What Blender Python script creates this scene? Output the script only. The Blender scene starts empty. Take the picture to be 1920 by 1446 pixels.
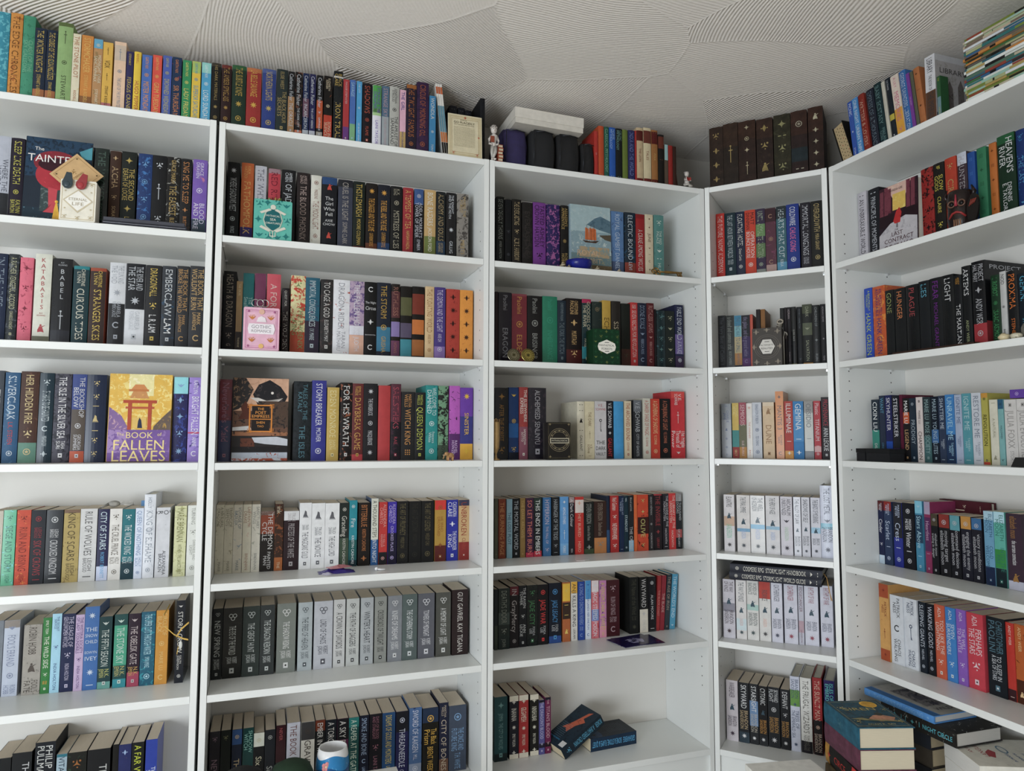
import bpy, math, re
import numpy as np
from mathutils import Matrix, Vector
PI = math.pi
SC = bpy.context.scene
COL = SC.collection

# ---------------------------------------------------------------- camera, world, lights, exposure
cam = bpy.data.objects.new('camera', bpy.data.cameras.new('camera'))
COL.objects.link(cam)
cam.data.sensor_width = 36.0
cam.data.lens = 36.0 * 1318.0 / 1920.0
cam.data.clip_start = 0.05
R = Matrix(((0.94229864, -0.33476736, 0.00202063), (-0.02700708, -0.07000025, 0.99718132), (0.33368231, 0.93969718, 0.07500223)))
cam.matrix_world = Matrix.Translation((0, 0, 1.126)) @ Matrix((R[0], R[1], -R[2])).transposed().to_4x4()
SC.camera = cam

world = bpy.data.worlds.new('overcast_daylight')
SC.world = world
world.use_nodes = True
world.node_tree.nodes['Background'].inputs['Color'].default_value = (1.0, 0.985, 0.965, 1)
world.node_tree.nodes['Background'].inputs['Strength'].default_value = 0.56

def area_light(name, loc, target, sx, sy, power, color):
    ld = bpy.data.lights.new(name, 'AREA')
    ld.shape = 'RECTANGLE'; ld.size = sx; ld.size_y = sy; ld.energy = power; ld.color = color
    o = bpy.data.objects.new(name, ld); COL.objects.link(o)
    d = Vector(target) - Vector(loc)
    o.matrix_world = Matrix.Translation(loc) @ d.to_track_quat('-Z', 'Y').to_matrix().to_4x4()
    return o
area_light('window_daylight', (-2.5, -1.0, 0.75), (0.9, 2.0, 0.75), 1.9, 1.4, 112, (0.84, 0.92, 1.0))
SC.view_settings.view_transform = 'Standard'
SC.view_settings.look = 'None'
SC.view_settings.gamma = 1.0
SC.view_settings.exposure = 0.0

# ---------------------------------------------------------------- helpers
def lin(h, g=1.0):
    if isinstance(h, (tuple, list)): return tuple(h)
    v = [int(h[i:i + 2], 16) / 255 for i in (0, 2, 4)]
    v = [((c + .055) / 1.055) ** 2.4 if c > .04045 else c / 12.92 for c in v]
    lum = .3 * v[0] + .59 * v[1] + .11 * v[2]
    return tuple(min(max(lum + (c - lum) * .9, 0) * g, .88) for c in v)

class MB:
    """collects vertices, faces and per-vertex print colours for one mesh"""
    def __init__(s):
        s.v = []; s.f = []; s.c = []; s.a = []; s.n = 0; s.m = []
    def add(s, v, faces, col=(.8, .8, .8), art=(0, 0, 0, 0), mat=0):
        v = np.asarray(v, float).reshape(-1, 3)
        s.v.append(v); k = len(v)
        s.c.append(np.tile((*col[:3], 1.0), (k, 1))); s.a.append(np.tile(art, (k, 1)))
        if isinstance(faces, np.ndarray):
            s.f.append(faces + s.n); s.m += [mat] * len(faces)
        else:
            by = {}
            for f in faces: by.setdefault(len(f), []).append(f)
            for L in by.values():
                s.f.append(np.array(L, int) + s.n); s.m += [mat] * len(L)
        s.n += k
        return s
    def box(s, x0, x1, y0, y1, z0, z1, **k):
        v = [(x, y, z) for x in (x0, x1) for y in (y0, y1) for z in (z0, z1)]
        return s.add(v, [(0, 1, 3, 2), (4, 6, 7, 5), (0, 4, 5, 1), (2, 3, 7, 6), (0, 2, 6, 4), (1, 5, 7, 3)], **k)
    def lathe(s, prof, n=20, c=(0, 0, 0), **k):
        v = []; f = []
        for r, z in prof:
            for i in range(n):
                a = 2 * PI * i / n; v.append((c[0] + r * math.cos(a), c[1] + r * math.sin(a), c[2] + z))
        for j in range(len(prof) - 1):
            for i in range(n):
                a, b = j * n + i, j * n + (i + 1) % n
                f.append((a, b, b + n, a + n))
        f2 = [tuple(reversed(range(n)))] if prof[0][0] > 1e-6 else []
        f3 = [tuple(range((len(prof) - 1) * n, len(prof) * n))] if prof[-1][0] > 1e-6 else []
        return s.add(v, f + f2 + f3, **k)
    def tube(s, pts, rad, n=8, **k):
        pts = [Vector(p) for p in pts]; m = len(pts)
        rad = rad if isinstance(rad, (list, tuple)) else [rad] * m
        v = []; f = []; up = Vector((0.13, 0.21, 1)).normalized()
        for i, p in enumerate(pts):
            t = (pts[min(i + 1, m - 1)] - pts[max(i - 1, 0)])
            t = t.normalized() if t.length > 1e-9 else Vector((0, 0, 1))
            a = t.cross(up); a = a.normalized() if a.length > .05 else t.cross(Vector((1, 0, 0))).normalized()
            b = t.cross(a)
            for q in range(n):
                w = 2 * PI * q / n; v.append(tuple(p + (a * math.cos(w) + b * math.sin(w)) * rad[i]))
        for i in range(m - 1):
            for q in range(n):
                f.append((i * n + q, i * n + (q + 1) % n, (i + 1) * n + (q + 1) % n, (i + 1) * n + q))
        f += [tuple(reversed(range(n))), tuple(range((m - 1) * n, m * n))]
        return s.add(v, f, **k)
    def ball(s, c, r, n=12, m=8, **k):
        r = r if isinstance(r, (tuple, list)) else (r, r, r)
        prof = [(math.sin(PI * j / m), -math.cos(PI * j / m)) for j in range(m + 1)]
        b = MB(); b.lathe([(max(p[0], 1e-4), p[1]) for p in prof], n)
        v = b.v[0] * np.array(r) + np.array(c)
        return s.add(v, [tuple(x) for F in b.f for x in F.tolist()], **k)
    def xform(s, M):
        A = np.array(M)
        s.v = [x @ A[:3, :3].T + A[:3, 3] for x in s.v]
        return s
    def mesh(s, name, mats, smooth=False):
        me = bpy.data.meshes.new(name)
        v = np.concatenate(s.v); me.vertices.add(len(v)); me.vertices.foreach_set('co', v.ravel())
        tot = [f.shape[1] * f.shape[0] for f in s.f]
        me.loops.add(sum(tot)); me.loops.foreach_set('vertex_index', np.concatenate([f.ravel() for f in s.f]).astype('i'))
        sizes = np.concatenate([np.full(len(f), f.shape[1]) for f in s.f])
        me.polygons.add(len(sizes))
        me.polygons.foreach_set('loop_start', np.concatenate([[0], np.cumsum(sizes)[:-1]]).astype('i'))
        me.polygons.foreach_set('material_index', np.array(s.m, 'i'))
        me.polygons.foreach_set('use_smooth', np.full(len(sizes), bool(smooth)))
        me.update(calc_edges=True)
        for nm, dat in (('Col', s.c), ('Art', s.a)):
            at = me.color_attributes.new(nm, 'FLOAT_COLOR', 'POINT')
            at.data.foreach_set('color', np.concatenate(dat).astype('f').ravel())
        for m in (mats if isinstance(mats, (list, tuple)) else [mats]): me.materials.append(m)
        return me

def link(name, me, parent=None, M=None):
    o = bpy.data.objects.new(name, me); COL.objects.link(o)
    if parent is not None: o.parent = parent
    if M is not None: o.matrix_basis = M
    return o
def tag(o, label, cat, group=None, kind=None):
    if label: o['label'] = label
    if cat: o['category'] = cat
    if group: o['group'] = group
    if kind: o['kind'] = kind
    return o

# ---------------------------------------------------------------- materials
def mat(name, col=None, rough=.5, metal=0, attr=False, noise=0, nscale=30, bump=0, bscale=200, spec=.5):
    m = bpy.data.materials.new(name); m.use_nodes = True
    nt = m.node_tree; b = nt.nodes['Principled BSDF']; N = nt.nodes.new; Lk = nt.links.new
    b.inputs['Roughness'].default_value = rough; b.inputs['Metallic'].default_value = metal
    b.inputs['Specular IOR Level'].default_value = spec
    tc = N('ShaderNodeTexCoord')
    if attr:
        a = N('ShaderNodeAttribute'); a.attribute_name = 'Col'
        r = N('ShaderNodeAttribute'); r.attribute_name = 'Art'
        oi = N('ShaderNodeObjectInfo')
        add = N('ShaderNodeVectorMath'); add.operation = 'ADD'
        sc = N('ShaderNodeVectorMath'); sc.operation = 'SCALE'; sc.inputs['Scale'].default_value = 40
        cmb = N('ShaderNodeCombineXYZ')
        for i in range(3): Lk(oi.outputs['Random'], cmb.inputs[i])
        Lk(cmb.outputs[0], sc.inputs[0]); Lk(tc.outputs['Object'], add.inputs[0]); Lk(sc.outputs[0], add.inputs[1])
        no = N('ShaderNodeTexNoise'); no.inputs['Scale'].default_value = 75; no.inputs['Detail'].default_value = 5; no.inputs['Roughness'].default_value = .62
        no.inputs['Distortion'].default_value = .8
        Lk(add.outputs[0], no.inputs['Vector'])
        # threshold: share = alpha
        m1 = N('ShaderNodeMath'); m1.operation = 'MULTIPLY_ADD'; m1.inputs[1].default_value = .42; m1.inputs[2].default_value = .27
        Lk(r.outputs['Alpha'], m1.inputs[0])
        m2 = N('ShaderNodeMath'); m2.operation = 'SUBTRACT'; Lk(m1.outputs[0], m2.inputs[0]); Lk(no.outputs['Fac'], m2.inputs[1])
        m3 = N('ShaderNodeMath'); m3.operation = 'MULTIPLY'; m3.inputs[1].default_value = 22; m3.use_clamp = True
        Lk(m2.outputs[0], m3.inputs[0])
        mx = N('ShaderNodeMix'); mx.data_type = 'RGBA'
        Lk(m3.outputs[0], mx.inputs['Factor']); Lk(a.outputs['Color'], mx.inputs['A']); Lk(r.outputs['Color'], mx.inputs['B'])
        out = mx.outputs['Result']
    else:
        rgb = N('ShaderNodeRGB'); rgb.outputs[0].default_value = (*lin(col), 1); out = rgb.outputs[0]
    if noise:
        no2 = N('ShaderNodeTexNoise'); no2.inputs['Scale'].default_value = nscale; no2.inputs['Detail'].default_value = 4
        Lk(tc.outputs['Object'], no2.inputs['Vector'])
        mr = N('ShaderNodeMapRange'); mr.inputs['To Min'].default_value = 1 - noise; mr.inputs['To Max'].default_value = 1 + noise
        mr.inputs['From Min'].default_value = .3; mr.inputs['From Max'].default_value = .7
        Lk(no2.outputs['Fac'], mr.inputs['Value'])
        vm = N('ShaderNodeVectorMath'); vm.operation = 'SCALE'; Lk(out, vm.inputs[0]); Lk(mr.outputs[0], vm.inputs['Scale']); out = vm.outputs[0]
    Lk(out, b.inputs['Base Color'])
    if bump:
        n3 = N('ShaderNodeTexNoise'); n3.inputs['Scale'].default_value = bscale; n3.inputs['Detail'].default_value = 3
        Lk(tc.outputs['Object'], n3.inputs['Vector'])
        bp = N('ShaderNodeBump'); bp.inputs['Strength'].default_value = bump; bp.inputs['Distance'].default_value = .001
        Lk(n3.outputs['Fac'], bp.inputs['Height']); Lk(bp.outputs[0], b.inputs['Normal'])
    return m

M_white = mat('white_foil_board', 'e2e4e1', rough=.34, noise=.02, nscale=6, bump=.05, bscale=900)
M_back = mat('white_hardboard_back', 'dddad3', rough=.6, noise=.02, nscale=5)
M_print = mat('printed_cover', attr=True, rough=.5, spec=.22, noise=.07, nscale=55)
M_gloss = mat('glossy_printed_jacket', attr=True, rough=.25, spec=.3, noise=.05, nscale=60)
M_cloth = mat('worn_leatherette', attr=True, rough=.6, spec=.2, noise=.3, nscale=45, bump=.5, bscale=350)
M_paint = mat('painted_surface', attr=True, rough=.35, noise=.06, nscale=40)
M_fabric = mat('woven_fabric', attr=True, rough=.85, noise=.15, nscale=60, bump=.6, bscale=700)
M_metal = mat('burnished_metal', attr=True, rough=.3, metal=.85, noise=.15, nscale=80)
M_hole = mat('peg_hole_shadowed_steel', '4a4844', rough=.7, noise=.1)  # for flat discs: the shade inside each peg hole is painted as dark colour

def page_mat():
    m = bpy.data.materials.new('book_page_edges'); m.use_nodes = True
    nt = m.node_tree; b = nt.nodes['Principled BSDF']; N = nt.nodes.new; Lk = nt.links.new
    b.inputs['Roughness'].default_value = .85
    a = N('ShaderNodeAttribute'); a.attribute_name = 'Col'
    tc = N('ShaderNodeTexCoord'); mp = N('ShaderNodeMapping'); mp.inputs['Scale'].default_value = (1, .02, .02)
    no = N('ShaderNodeTexNoise'); no.inputs['Scale'].default_value = 1500; no.inputs['Detail'].default_value = 2
    Lk(tc.outputs['Object'], mp.inputs[0]); Lk(mp.outputs[0], no.inputs['Vector'])
    mr = N('ShaderNodeMapRange'); mr.inputs['To Min'].default_value = .88; mr.inputs['To Max'].default_value = 1.08
    Lk(no.outputs['Fac'], mr.inputs['Value'])
    vm = N('ShaderNodeVectorMath'); vm.operation = 'SCALE'; Lk(a.outputs['Color'], vm.inputs[0]); Lk(mr.outputs[0], vm.inputs['Scale'])
    Lk(vm.outputs[0], b.inputs['Base Color'])
    return m
M_page = page_mat()

def ceiling_mat():
    m = bpy.data.materials.new('combed_plaster'); m.use_nodes = True
    nt = m.node_tree; b = nt.nodes['Principled BSDF']; N = nt.nodes.new; Lk = nt.links.new
    b.inputs['Base Color'].default_value = (*lin('eee8e0'), 1); b.inputs['Roughness'].default_value = .75
    geo = N('ShaderNodeNewGeometry'); sep = N('ShaderNodeSeparateXYZ')
    Lk(geo.outputs['Position'], sep.inputs[0])
    warp = N('ShaderNodeTexNoise'); warp.inputs['Scale'].default_value = 1.6; warp.inputs['Detail'].default_value = 1
    Lk(geo.outputs['Position'], warp.inputs['Vector'])
    ws = N('ShaderNodeVectorMath'); ws.operation = 'SCALE'; ws.inputs['Scale'].default_value = .22; Lk(warp.outputs['Color'], ws.inputs[0])
    wa = N('ShaderNodeVectorMath'); wa.operation = 'ADD'; Lk(geo.outputs['Position'], wa.inputs[0]); Lk(ws.outputs[0], wa.inputs[1])
    vo = N('ShaderNodeTexVoronoi'); vo.voronoi_dimensions = '2D'; vo.inputs['Scale'].default_value = 2.3; vo.inputs['Randomness'].default_value = .95
    Lk(wa.outputs[0], vo.inputs['Vector'])
    vs = N('ShaderNodeSeparateColor'); Lk(vo.outputs['Color'], vs.inputs[0])
    # each trowel patch is combed in its own direction, in slightly bent lines
    ang = N('ShaderNodeMath'); ang.operation = 'MULTIPLY'; ang.inputs[1].default_value = 2 * PI; Lk(vs.outputs[0], ang.inputs[0])
    co = N('ShaderNodeMath'); co.operation = 'COSINE'; Lk(ang.outputs[0], co.inputs[0])
    si = N('ShaderNodeMath'); si.operation = 'SINE'; Lk(ang.outputs[0], si.inputs[0])
    ds = N('ShaderNodeSeparateXYZ'); Lk(wa.outputs[0], ds.inputs[0])
    def mul(a, c):
        q = N('ShaderNodeMath'); q.operation = 'MULTIPLY'; Lk(a, q.inputs[0]); Lk(c, q.inputs[1]); return q.outputs[0]
    ad = N('ShaderNodeMath'); ad.operation = 'ADD'; Lk(mul(ds.outputs[0], co.outputs[0]), ad.inputs[0]); Lk(mul(ds.outputs[1], si.outputs[0]), ad.inputs[1])
    fr = N('ShaderNodeMath'); fr.operation = 'MULTIPLY'; fr.inputs[1].default_value = 2 * PI / .0098; Lk(ad.outputs[0], fr.inputs[0])
    sn = N('ShaderNodeMath'); sn.operation = 'SINE'; Lk(fr.outputs[0], sn.inputs[0])
    # some patches were smoothed over
    amp = N('ShaderNodeMapRange'); amp.inputs['From Min'].default_value = .15; amp.inputs['From Max'].default_value = .7; amp.inputs['To Min'].default_value = .06; amp.inputs['To Max'].default_value = 1
    Lk(vs.outputs[1], amp.inputs['Value'])
    ribs = mul(sn.outputs[0], amp.outputs[0])
    # a raised lip where one sweep ends
    ve = N('ShaderNodeTexVoronoi'); ve.voronoi_dimensions = '2D'; ve.feature = 'DISTANCE_TO_EDGE'; ve.inputs['Scale'].default_value = 2.3; ve.inputs['Randomness'].default_value = .95
    Lk(wa.outputs[0], ve.inputs['Vector'])
    lip = N('ShaderNodeMapRange'); lip.inputs['From Min'].default_value = 0; lip.inputs['From Max'].default_value = .014; lip.inputs['To Min'].default_value = .7; lip.inputs['To Max'].default_value = 0
    Lk(ve.outputs['Distance'], lip.inputs['Value'])
    fine = N('ShaderNodeTexNoise'); fine.inputs['Scale'].default_value = 90; Lk(geo.outputs['Position'], fine.inputs['Vector'])
    s1 = N('ShaderNodeMath'); s1.operation = 'ADD'; Lk(ribs, s1.inputs[0]); Lk(lip.outputs[0], s1.inputs[1])
    s2 = N('ShaderNodeMath'); s2.operation = 'ADD'; Lk(s1.outputs[0], s2.inputs[0]); Lk(fine.outputs['Fac'], s2.inputs[1])
    bp = N('ShaderNodeBump'); bp.inputs['Strength'].default_value = 1; bp.inputs['Distance'].default_value = .0011
    Lk(s2.outputs[0], bp.inputs['Height']); Lk(bp.outputs[0], b.inputs['Normal'])
    return m
M_ceil = ceiling_mat()
M_wall = mat('painted_plaster_wall', 'b9b4aa', rough=.8, noise=.03, nscale=4, bump=.2, bscale=120)
M_trim = mat('white_coving_paint', 'cfc8be', rough=.6, noise=.03, nscale=8)
M_floor = mat('beige_carpet', 'd2cabc', rough=.95, noise=.2, nscale=300, bump=.8, bscale=600)

# ---------------------------------------------------------------- room shell
def quadmesh(name, verts, m, kind='structure', parent=None):
    b = MB(); b.add(verts, [(0, 1, 2, 3)]); o = link(name, b.mesh(name, m), parent)
    if kind: o['kind'] = kind
    return o
H = 2.266
YB, XR = 2.395, 2.035       # inner faces of the wall behind the long run and of the right-hand wall
X0, Y0 = -3.4, -2.4
def slab(name, x0, x1, y0, y1, z0, z1, m):
    b = MB(); b.box(x0, x1, y0, y1, z0, z1); o = link(name, b.mesh(name, m)); o['kind'] = 'structure'; return o
slab('floor', X0, XR + .1, Y0, YB + .1, -.05, 0, M_floor)
slab('ceiling', X0, XR + .1, Y0, YB + .1, H, H + .05, M_ceil)
slab('wall_back', X0, XR + .1, YB, YB + .1, 0, H, M_wall)
slab('wall_right', XR, XR + .1, Y0, YB, 0, H, M_wall)
# ---------------------------------------------------------------- bookcases
FR = {'A': ((-.94414789, 2.10291734), -.0129731), 'B': ((-.13608982, 2.09253915), 0.0), 'C': ((.66667626, 2.09253915), -.0109554),
      'D': ((1.46901938, 2.08374882), -.8388731), 'E': ((1.74054563, 1.78151135), -1.5808866)}
ZS = {'A': (2.0206, 1.6959, 1.3735, 1.058, .7308, .4417, .0849), 'B': (2.0185, 1.6935, 1.3718, 1.0572, .731, .4393, .0849),
      'C': (2.0179, 1.6907, 1.3714, 1.0563, .7302, .439, .0849), 'D': (2.0213, 1.6946, 1.3733, 1.0577, .7349, .4404, .0849),
      'E': (2.0207, 1.6962, 1.3741, 1.0575, .7293, .4416, .0849)}
CASE = {'A': 'leftmost bookcase', 'B': 'second bookcase from the left', 'C': 'third bookcase from the left', 'D': 'narrow corner bookcase', 'E': 'right-hand bookcase'}
SHORT = {'A': 'leftmost bookcase', 'B': 'second bookcase', 'C': 'third bookcase', 'D': 'narrow corner bookcase', 'E': 'right-hand bookcase'}
def local(c, s=0, d=0, z=0):
    (ox, oy), a = FR[c]
    return Matrix.Translation((ox, oy, 0)) @ Matrix.Rotation(a, 4, 'Z') @ Matrix.Translation((s, d, z))
T, ST = .0162, .0195
def board(x0, x1, y0, y1, z0, z1, e=.0008):
    """a board with slightly eased front edges"""
    b = MB()
    v = []
    for z, k in ((z0, e), (z0 + e, 0), (z1 - e, 0), (z1, e)):
        v += [(x0 + k, y0 + k, z), (x1 - k, y0 + k, z), (x1 - k, y1, z), (x0 + k, y1, z)]
    f = [(3, 2, 1, 0), (12, 13, 14, 15)]
    for j in range(3):
        for i in range(4):
            a, c2 = j * 4 + i, j * 4 + (i + 1) % 4
            f.append((a, c2, c2 + 4, a + 4))
    b.add(v, f); return b
def bookcase(c, W, label):
    r = link('bookcase', None, M=local(c)); tag(r, label, 'bookcase', 'white bookcases')
    zs = ZS[c]; top = zs[0]; D = .28
    for x in (0, W - T): link('side_panel', board(x, x + T, 0, D, 0, top).mesh('side_panel', M_white), r)
    link('top_panel', board(T + .0004, W - T - .0004, .001, D - .004, top - ST, top - .0006).mesh('top_panel', M_white), r)
    for z in zs[1:6]:
        sh = link('shelf', board(T + .0008, W - T - .0008, .0015, D - .006, z - ST, z).mesh('shelf', M_white), r)
        for x, sg in ((T, 1), (W - T, -1)):     # shelf pins
            for y in (.04, .215):
                p = MB(); p.box(min(x, x + sg * .007), max(x, x + sg * .007), y - .003, y + .003, z - ST - .0055, z - ST - .0003)
                link('shelf_pin', p.mesh('shelf_pin', M_metal), sh)
    link('bottom_shelf', board(T + .0004, W - T - .0004, .001, D - .006, zs[6] - ST, zs[6]).mesh('bottom_shelf', M_white), r)
    link('plinth', board(T + .0004, W - T - .0004, .012, .028, .002, zs[6] - ST - .0005).mesh('plinth', M_white), r)
    link('back_panel', board(T + .0004, W - T - .0004, D - .0035, D - .0005, .03, top - ST - .0005).mesh('back_panel', M_back), r)
    b = MB()
    for x, sg in ((T, 1), (W - T, -1)):
        for y in (.04, .215):
            for z in zs[1:6]:
                for k in range(-4, 5):
                    zz = z + k * .032 - .03
                    if abs(zz - z + .01) < .016: continue
                    v = [(x + sg * .0003, y, zz)] + [(x + sg * .0003, y + .0024 * math.cos(t * PI / 4), zz + .0024 * math.sin(t * PI / 4)) for t in range(8)]
                    b.add(v, [(0, 1 + t, 1 + (t + 1) % 8) for t in range(8)])
    h = link('peg_holes', b.mesh('peg_holes', M_hole), r); h['kind'] = 'stuff'
    return r
for c, W, l in (('A', .8, 'white leftmost bookcase, cut off by the left edge of the photo'), ('B', .8, 'white second bookcase from the left, between two others of its width'),
                ('C', .8, 'white third bookcase from the left, its lowest shelf nearly empty'), ('D', .4, 'white narrow bookcase standing diagonally across the corner'),
                ('E', .8, 'white bookcase on the right-hand wall, with magazines piled on top')):
    bookcase(c, W, l)

# ---------------------------------------------------------------- lettering: every glyph of the built-in font, flattened once
CHARS = "ABCDEFGHIJKLMNOPQRSTUVWXYZabcdefghijklmnopqrstuvwxyz0123456789.,'&-"
GL = {}
def build_glyphs():
    cu = bpy.data.curves.new('g', 'FONT'); cu.size = 1; cu.resolution_u = 2; cu.offset = .0
    o = bpy.data.objects.new('g', cu); COL.objects.link(o)
    def width(t):
        cu.body = t; bpy.context.view_layer.update(); return o.dimensions.x
    bar = width('II')
    for ch in CHARS:
        cu.body = ch; bpy.context.view_layer.update()
        dg = bpy.context.evaluated_depsgraph_get(); me = o.evaluated_get(dg).to_mesh()
        v = np.array([x.co[:2] for x in me.vertices], float).reshape(-1, 2)
        me.calc_loop_triangles(); t = np.array([x.vertices[:] for x in me.loop_triangles], int).reshape(-1, 3)
        o.evaluated_get(dg).to_mesh_clear()
        GL[ch] = (v, t, width('I' + ch + 'I') - bar)
    GL[' '] = (np.zeros((0, 2)), np.zeros((0, 3), int), .3)
    bpy.data.objects.remove(o)
build_glyphs()
def text_flat(t):
    """vertices, triangles, width for a line of text, cap height about .7, starting at x = 0"""
    V = []; F = []; x = 0; n = 0
    for ch in t:
        g = GL.get(ch) or GL[' ']
        if len(g[0]): V.append(g[0] + (x, 0)); F.append(g[1] + n); n += len(g[0])
        x += g[2]
    if not V: return None, None, x
    return np.concatenate(V), np.concatenate(F), x

# emblems: closed polygons in a unit box, fan- or strip-filled
def star(n, r0, r1, ph=PI / 2):
    return [((r1 if i % 2 else r0) * math.cos(ph + PI * i / n), (r1 if i % 2 else r0) * math.sin(ph + PI * i / n)) for i in range(2 * n)]
def ring(r0, r1, cx=0, cy=0, n=16, a0=0, a1=2 * PI):
    v = []; f = []
    for i in range(n + 1):
        a = a0 + (a1 - a0) * i / n
        v += [(cx + r0 * math.cos(a), cy + r0 * math.sin(a)), (cx + r1 * math.cos(a), cy + r1 * math.sin(a))]
        if i: f.append((2 * i - 2, 2 * i - 1, 2 * i + 1, 2 * i))
    return v, f
def fan(poly, cx=0, cy=0):
    return [(cx, cy)] + [(cx + x, cy + y) for x, y in poly], [(0, i + 1, (i + 1) % len(poly) + 1) for i in range(len(poly))]
def rect(x0, x1, y0, y1): return [(x0, y0), (x1, y0), (x1, y1), (x0, y1)], [(0, 1, 2, 3)]
def circ(r, n=14): return [(r * math.cos(2 * PI * i / n), r * math.sin(2 * PI * i / n)) for i in range(n)]
EM = {
 'o': (1.0, [ring(.26, .34), fan(star(5, .2, .1))]), '*': (.95, [fan(star(8, .42, .17))]), 'd': (.9, [fan([(0, .4), (-.2, 0), (0, -.4), (.2, 0)]), fan(circ(.07), -.3), fan(circ(.07), .3)]),
 'q': (.55, [rect(-.2, .2, -.24, .24)]), 'b': (.3, [rect(-.4, .4, -.05, .05)]), 's': (2.4, [rect(-.04, .04, -1.0, .45), rect(-.22, .22, .42, .52), rect(-.035, .035, .5, .95), fan(circ(.1), 0, .98)]),
 'f': (1.0, [fan(star(3, .4, .1)), fan(circ(.1), .28, .26), fan(circ(.08), -.3, .22), fan(circ(.07), .05, -.36)]), 'x': (.9, [fan(star(4, .42, .12, 0)), ring(.16, .2)]),
 'k': (1.3, [fan([(-.3, -.5), (.05, -.42), (.34, -.5), (.26, -.2), (.16, .08), (.13, .2), (-.13, .2), (-.2, .0), (-.3, -.2)]), fan(circ(.11), 0, .32), fan([(.1, .1), (.42, .3), (.44, .34), (.1, .2)])]),
 'c': (.8, [ring(.24, .36, a0=.7, a1=5.6)]), 'w': (.7, [fan([(-.42, .2), (-.1, .05), (0, .2), (.1, .05), (.42, .2), (.2, -.1), (0, -.25), (-.2, -.1)])]),
 'y': (2.4, [ring(.14, .24, 0, .8), rect(-.04, .04, -.95, .6), rect(0, .2, -.95, -.85), rect(0, .16, -.75, -.66)]),
 'r': (.75, [ring(.13, .19, -.17, .12), ring(.13, .19, .17, .12), ring(.13, .19, 0, -.14)]),
 'g': (.8, [rect(x, x + .14, y, y + .14) for x in (-.32, -.07, .18) for y in (-.32, -.07, .18)]),
 'n': (1.5, [fan([(-.36, -.45), (.36, -.45), (.2, -.2), (.12, .35), (-.1, .5), (-.18, .1), (-.3, -.2)]), rect(-.4, .4, -.55, -.5)]),
}
def darker(c, k): return tuple(x * k for x in c)

class Spine:
    """prints bands, emblems and lettering on a spine face: x 0..w, z 0..h, bulging towards -y"""
    def __init__(s, mb, w, h, bulge, y0, g):
        s.mb, s.w, s.h, s.bulge, s.y0, s.g = mb, w, h, bulge, y0, g
    def y(s, x): return s.y0 - s.bulge * (1 - (2 * np.asarray(x) / s.w - 1) ** 2)
    def put(s, uv, f, col, lift):
        uv = np.asarray(uv, float).reshape(-1, 2)
        uv = np.column_stack([np.clip(uv[:, 0], .0004, s.w - .0004), np.clip(uv[:, 1], .0004, s.h - .0004)])
        s.mb.add(np.column_stack([uv[:, 0], s.y(uv[:, 0]) - lift, uv[:, 1]]), f, col=col)
    def band(s, t0, t1, col, art=(0, 0, 0, 0), lift=.00018):
        xs = np.linspace(.0003, s.w - .0003, 7)
        v = [(x, float(s.y(x)) - lift, z) for z in (t0 * s.h + .0003, t1 * s.h - .0003) for x in xs]
        s.mb.add(v, [(i, i + 1, i + 8, i + 7) for i in range(6)], col=col, art=art)
    def emblem(s, ch, zc, size, col, lift=.0004):
        L, shapes = EM.get(ch, EM['o'])
        for v, f in shapes:
            s.put([(s.w / 2 + x * size, zc + y * size) for x, y in v], f, col, lift)
        if ch == 'q':
            v, f = fan(circ(.09, 8)); s.put([(s.w / 2 + x * size, zc + y * size) for x, y in v], f, darker(col, .06) if sum(col) > .5 else (.7, .7, .7), lift + .00015)
    def text(s, txt, zt, zb, size, col, mode, lift=.0004):
        """text between heights zt (top) and zb"""
        L = zt - zb; lines = txt.split('~')
        if mode == 'V':
            n = len(txt); step = L / n
            for i, ch in enumerate(txt):
                v, f, wd = text_flat(ch)
                if v is None: continue
                k = min(step * 1.0, s.w * .62 / max(wd, .4)); s.put(v * (k, k) + (s.w / 2 - wd * k / 2, zt - step * (i + .5) - k * .35), f, col, lift)
            return
        if mode == 'H':
            step = L / len(lines)
            for i, ln in enumerate(lines):
                v, f, wd = text_flat(ln)
                if v is None: continue
                k = min(step * .95, s.w * .86 / wd * 1.3); kx = min(k, s.w * .86 / wd)
                s.put(v * (kx, k) + (s.w / 2 - wd * kx / 2, zt - step * (i + .5) - k * .35), f, col, lift)
            return
        nl = len(lines)
        for i, ln in enumerate(lines):
            v, f, wd = text_flat(ln)
            if v is None: continue
            k = size / (1 if nl == 1 else 1.0); kx = min(k * .95, L / wd)
            pitch = k * .82
            xc = s.w / 2 + ((nl - 1) / 2 - i) * pitch
            z0 = zt - (L - wd * kx) / 2 if nl == 1 else zt - (0 if i == 0 else (L - wd * kx) * .5)
            s.put(np.column_stack([xc - k * .35 + v[:, 1] * k, z0 - v[:, 0] * kx]), f[:, ::-1], col, lift)

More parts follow.
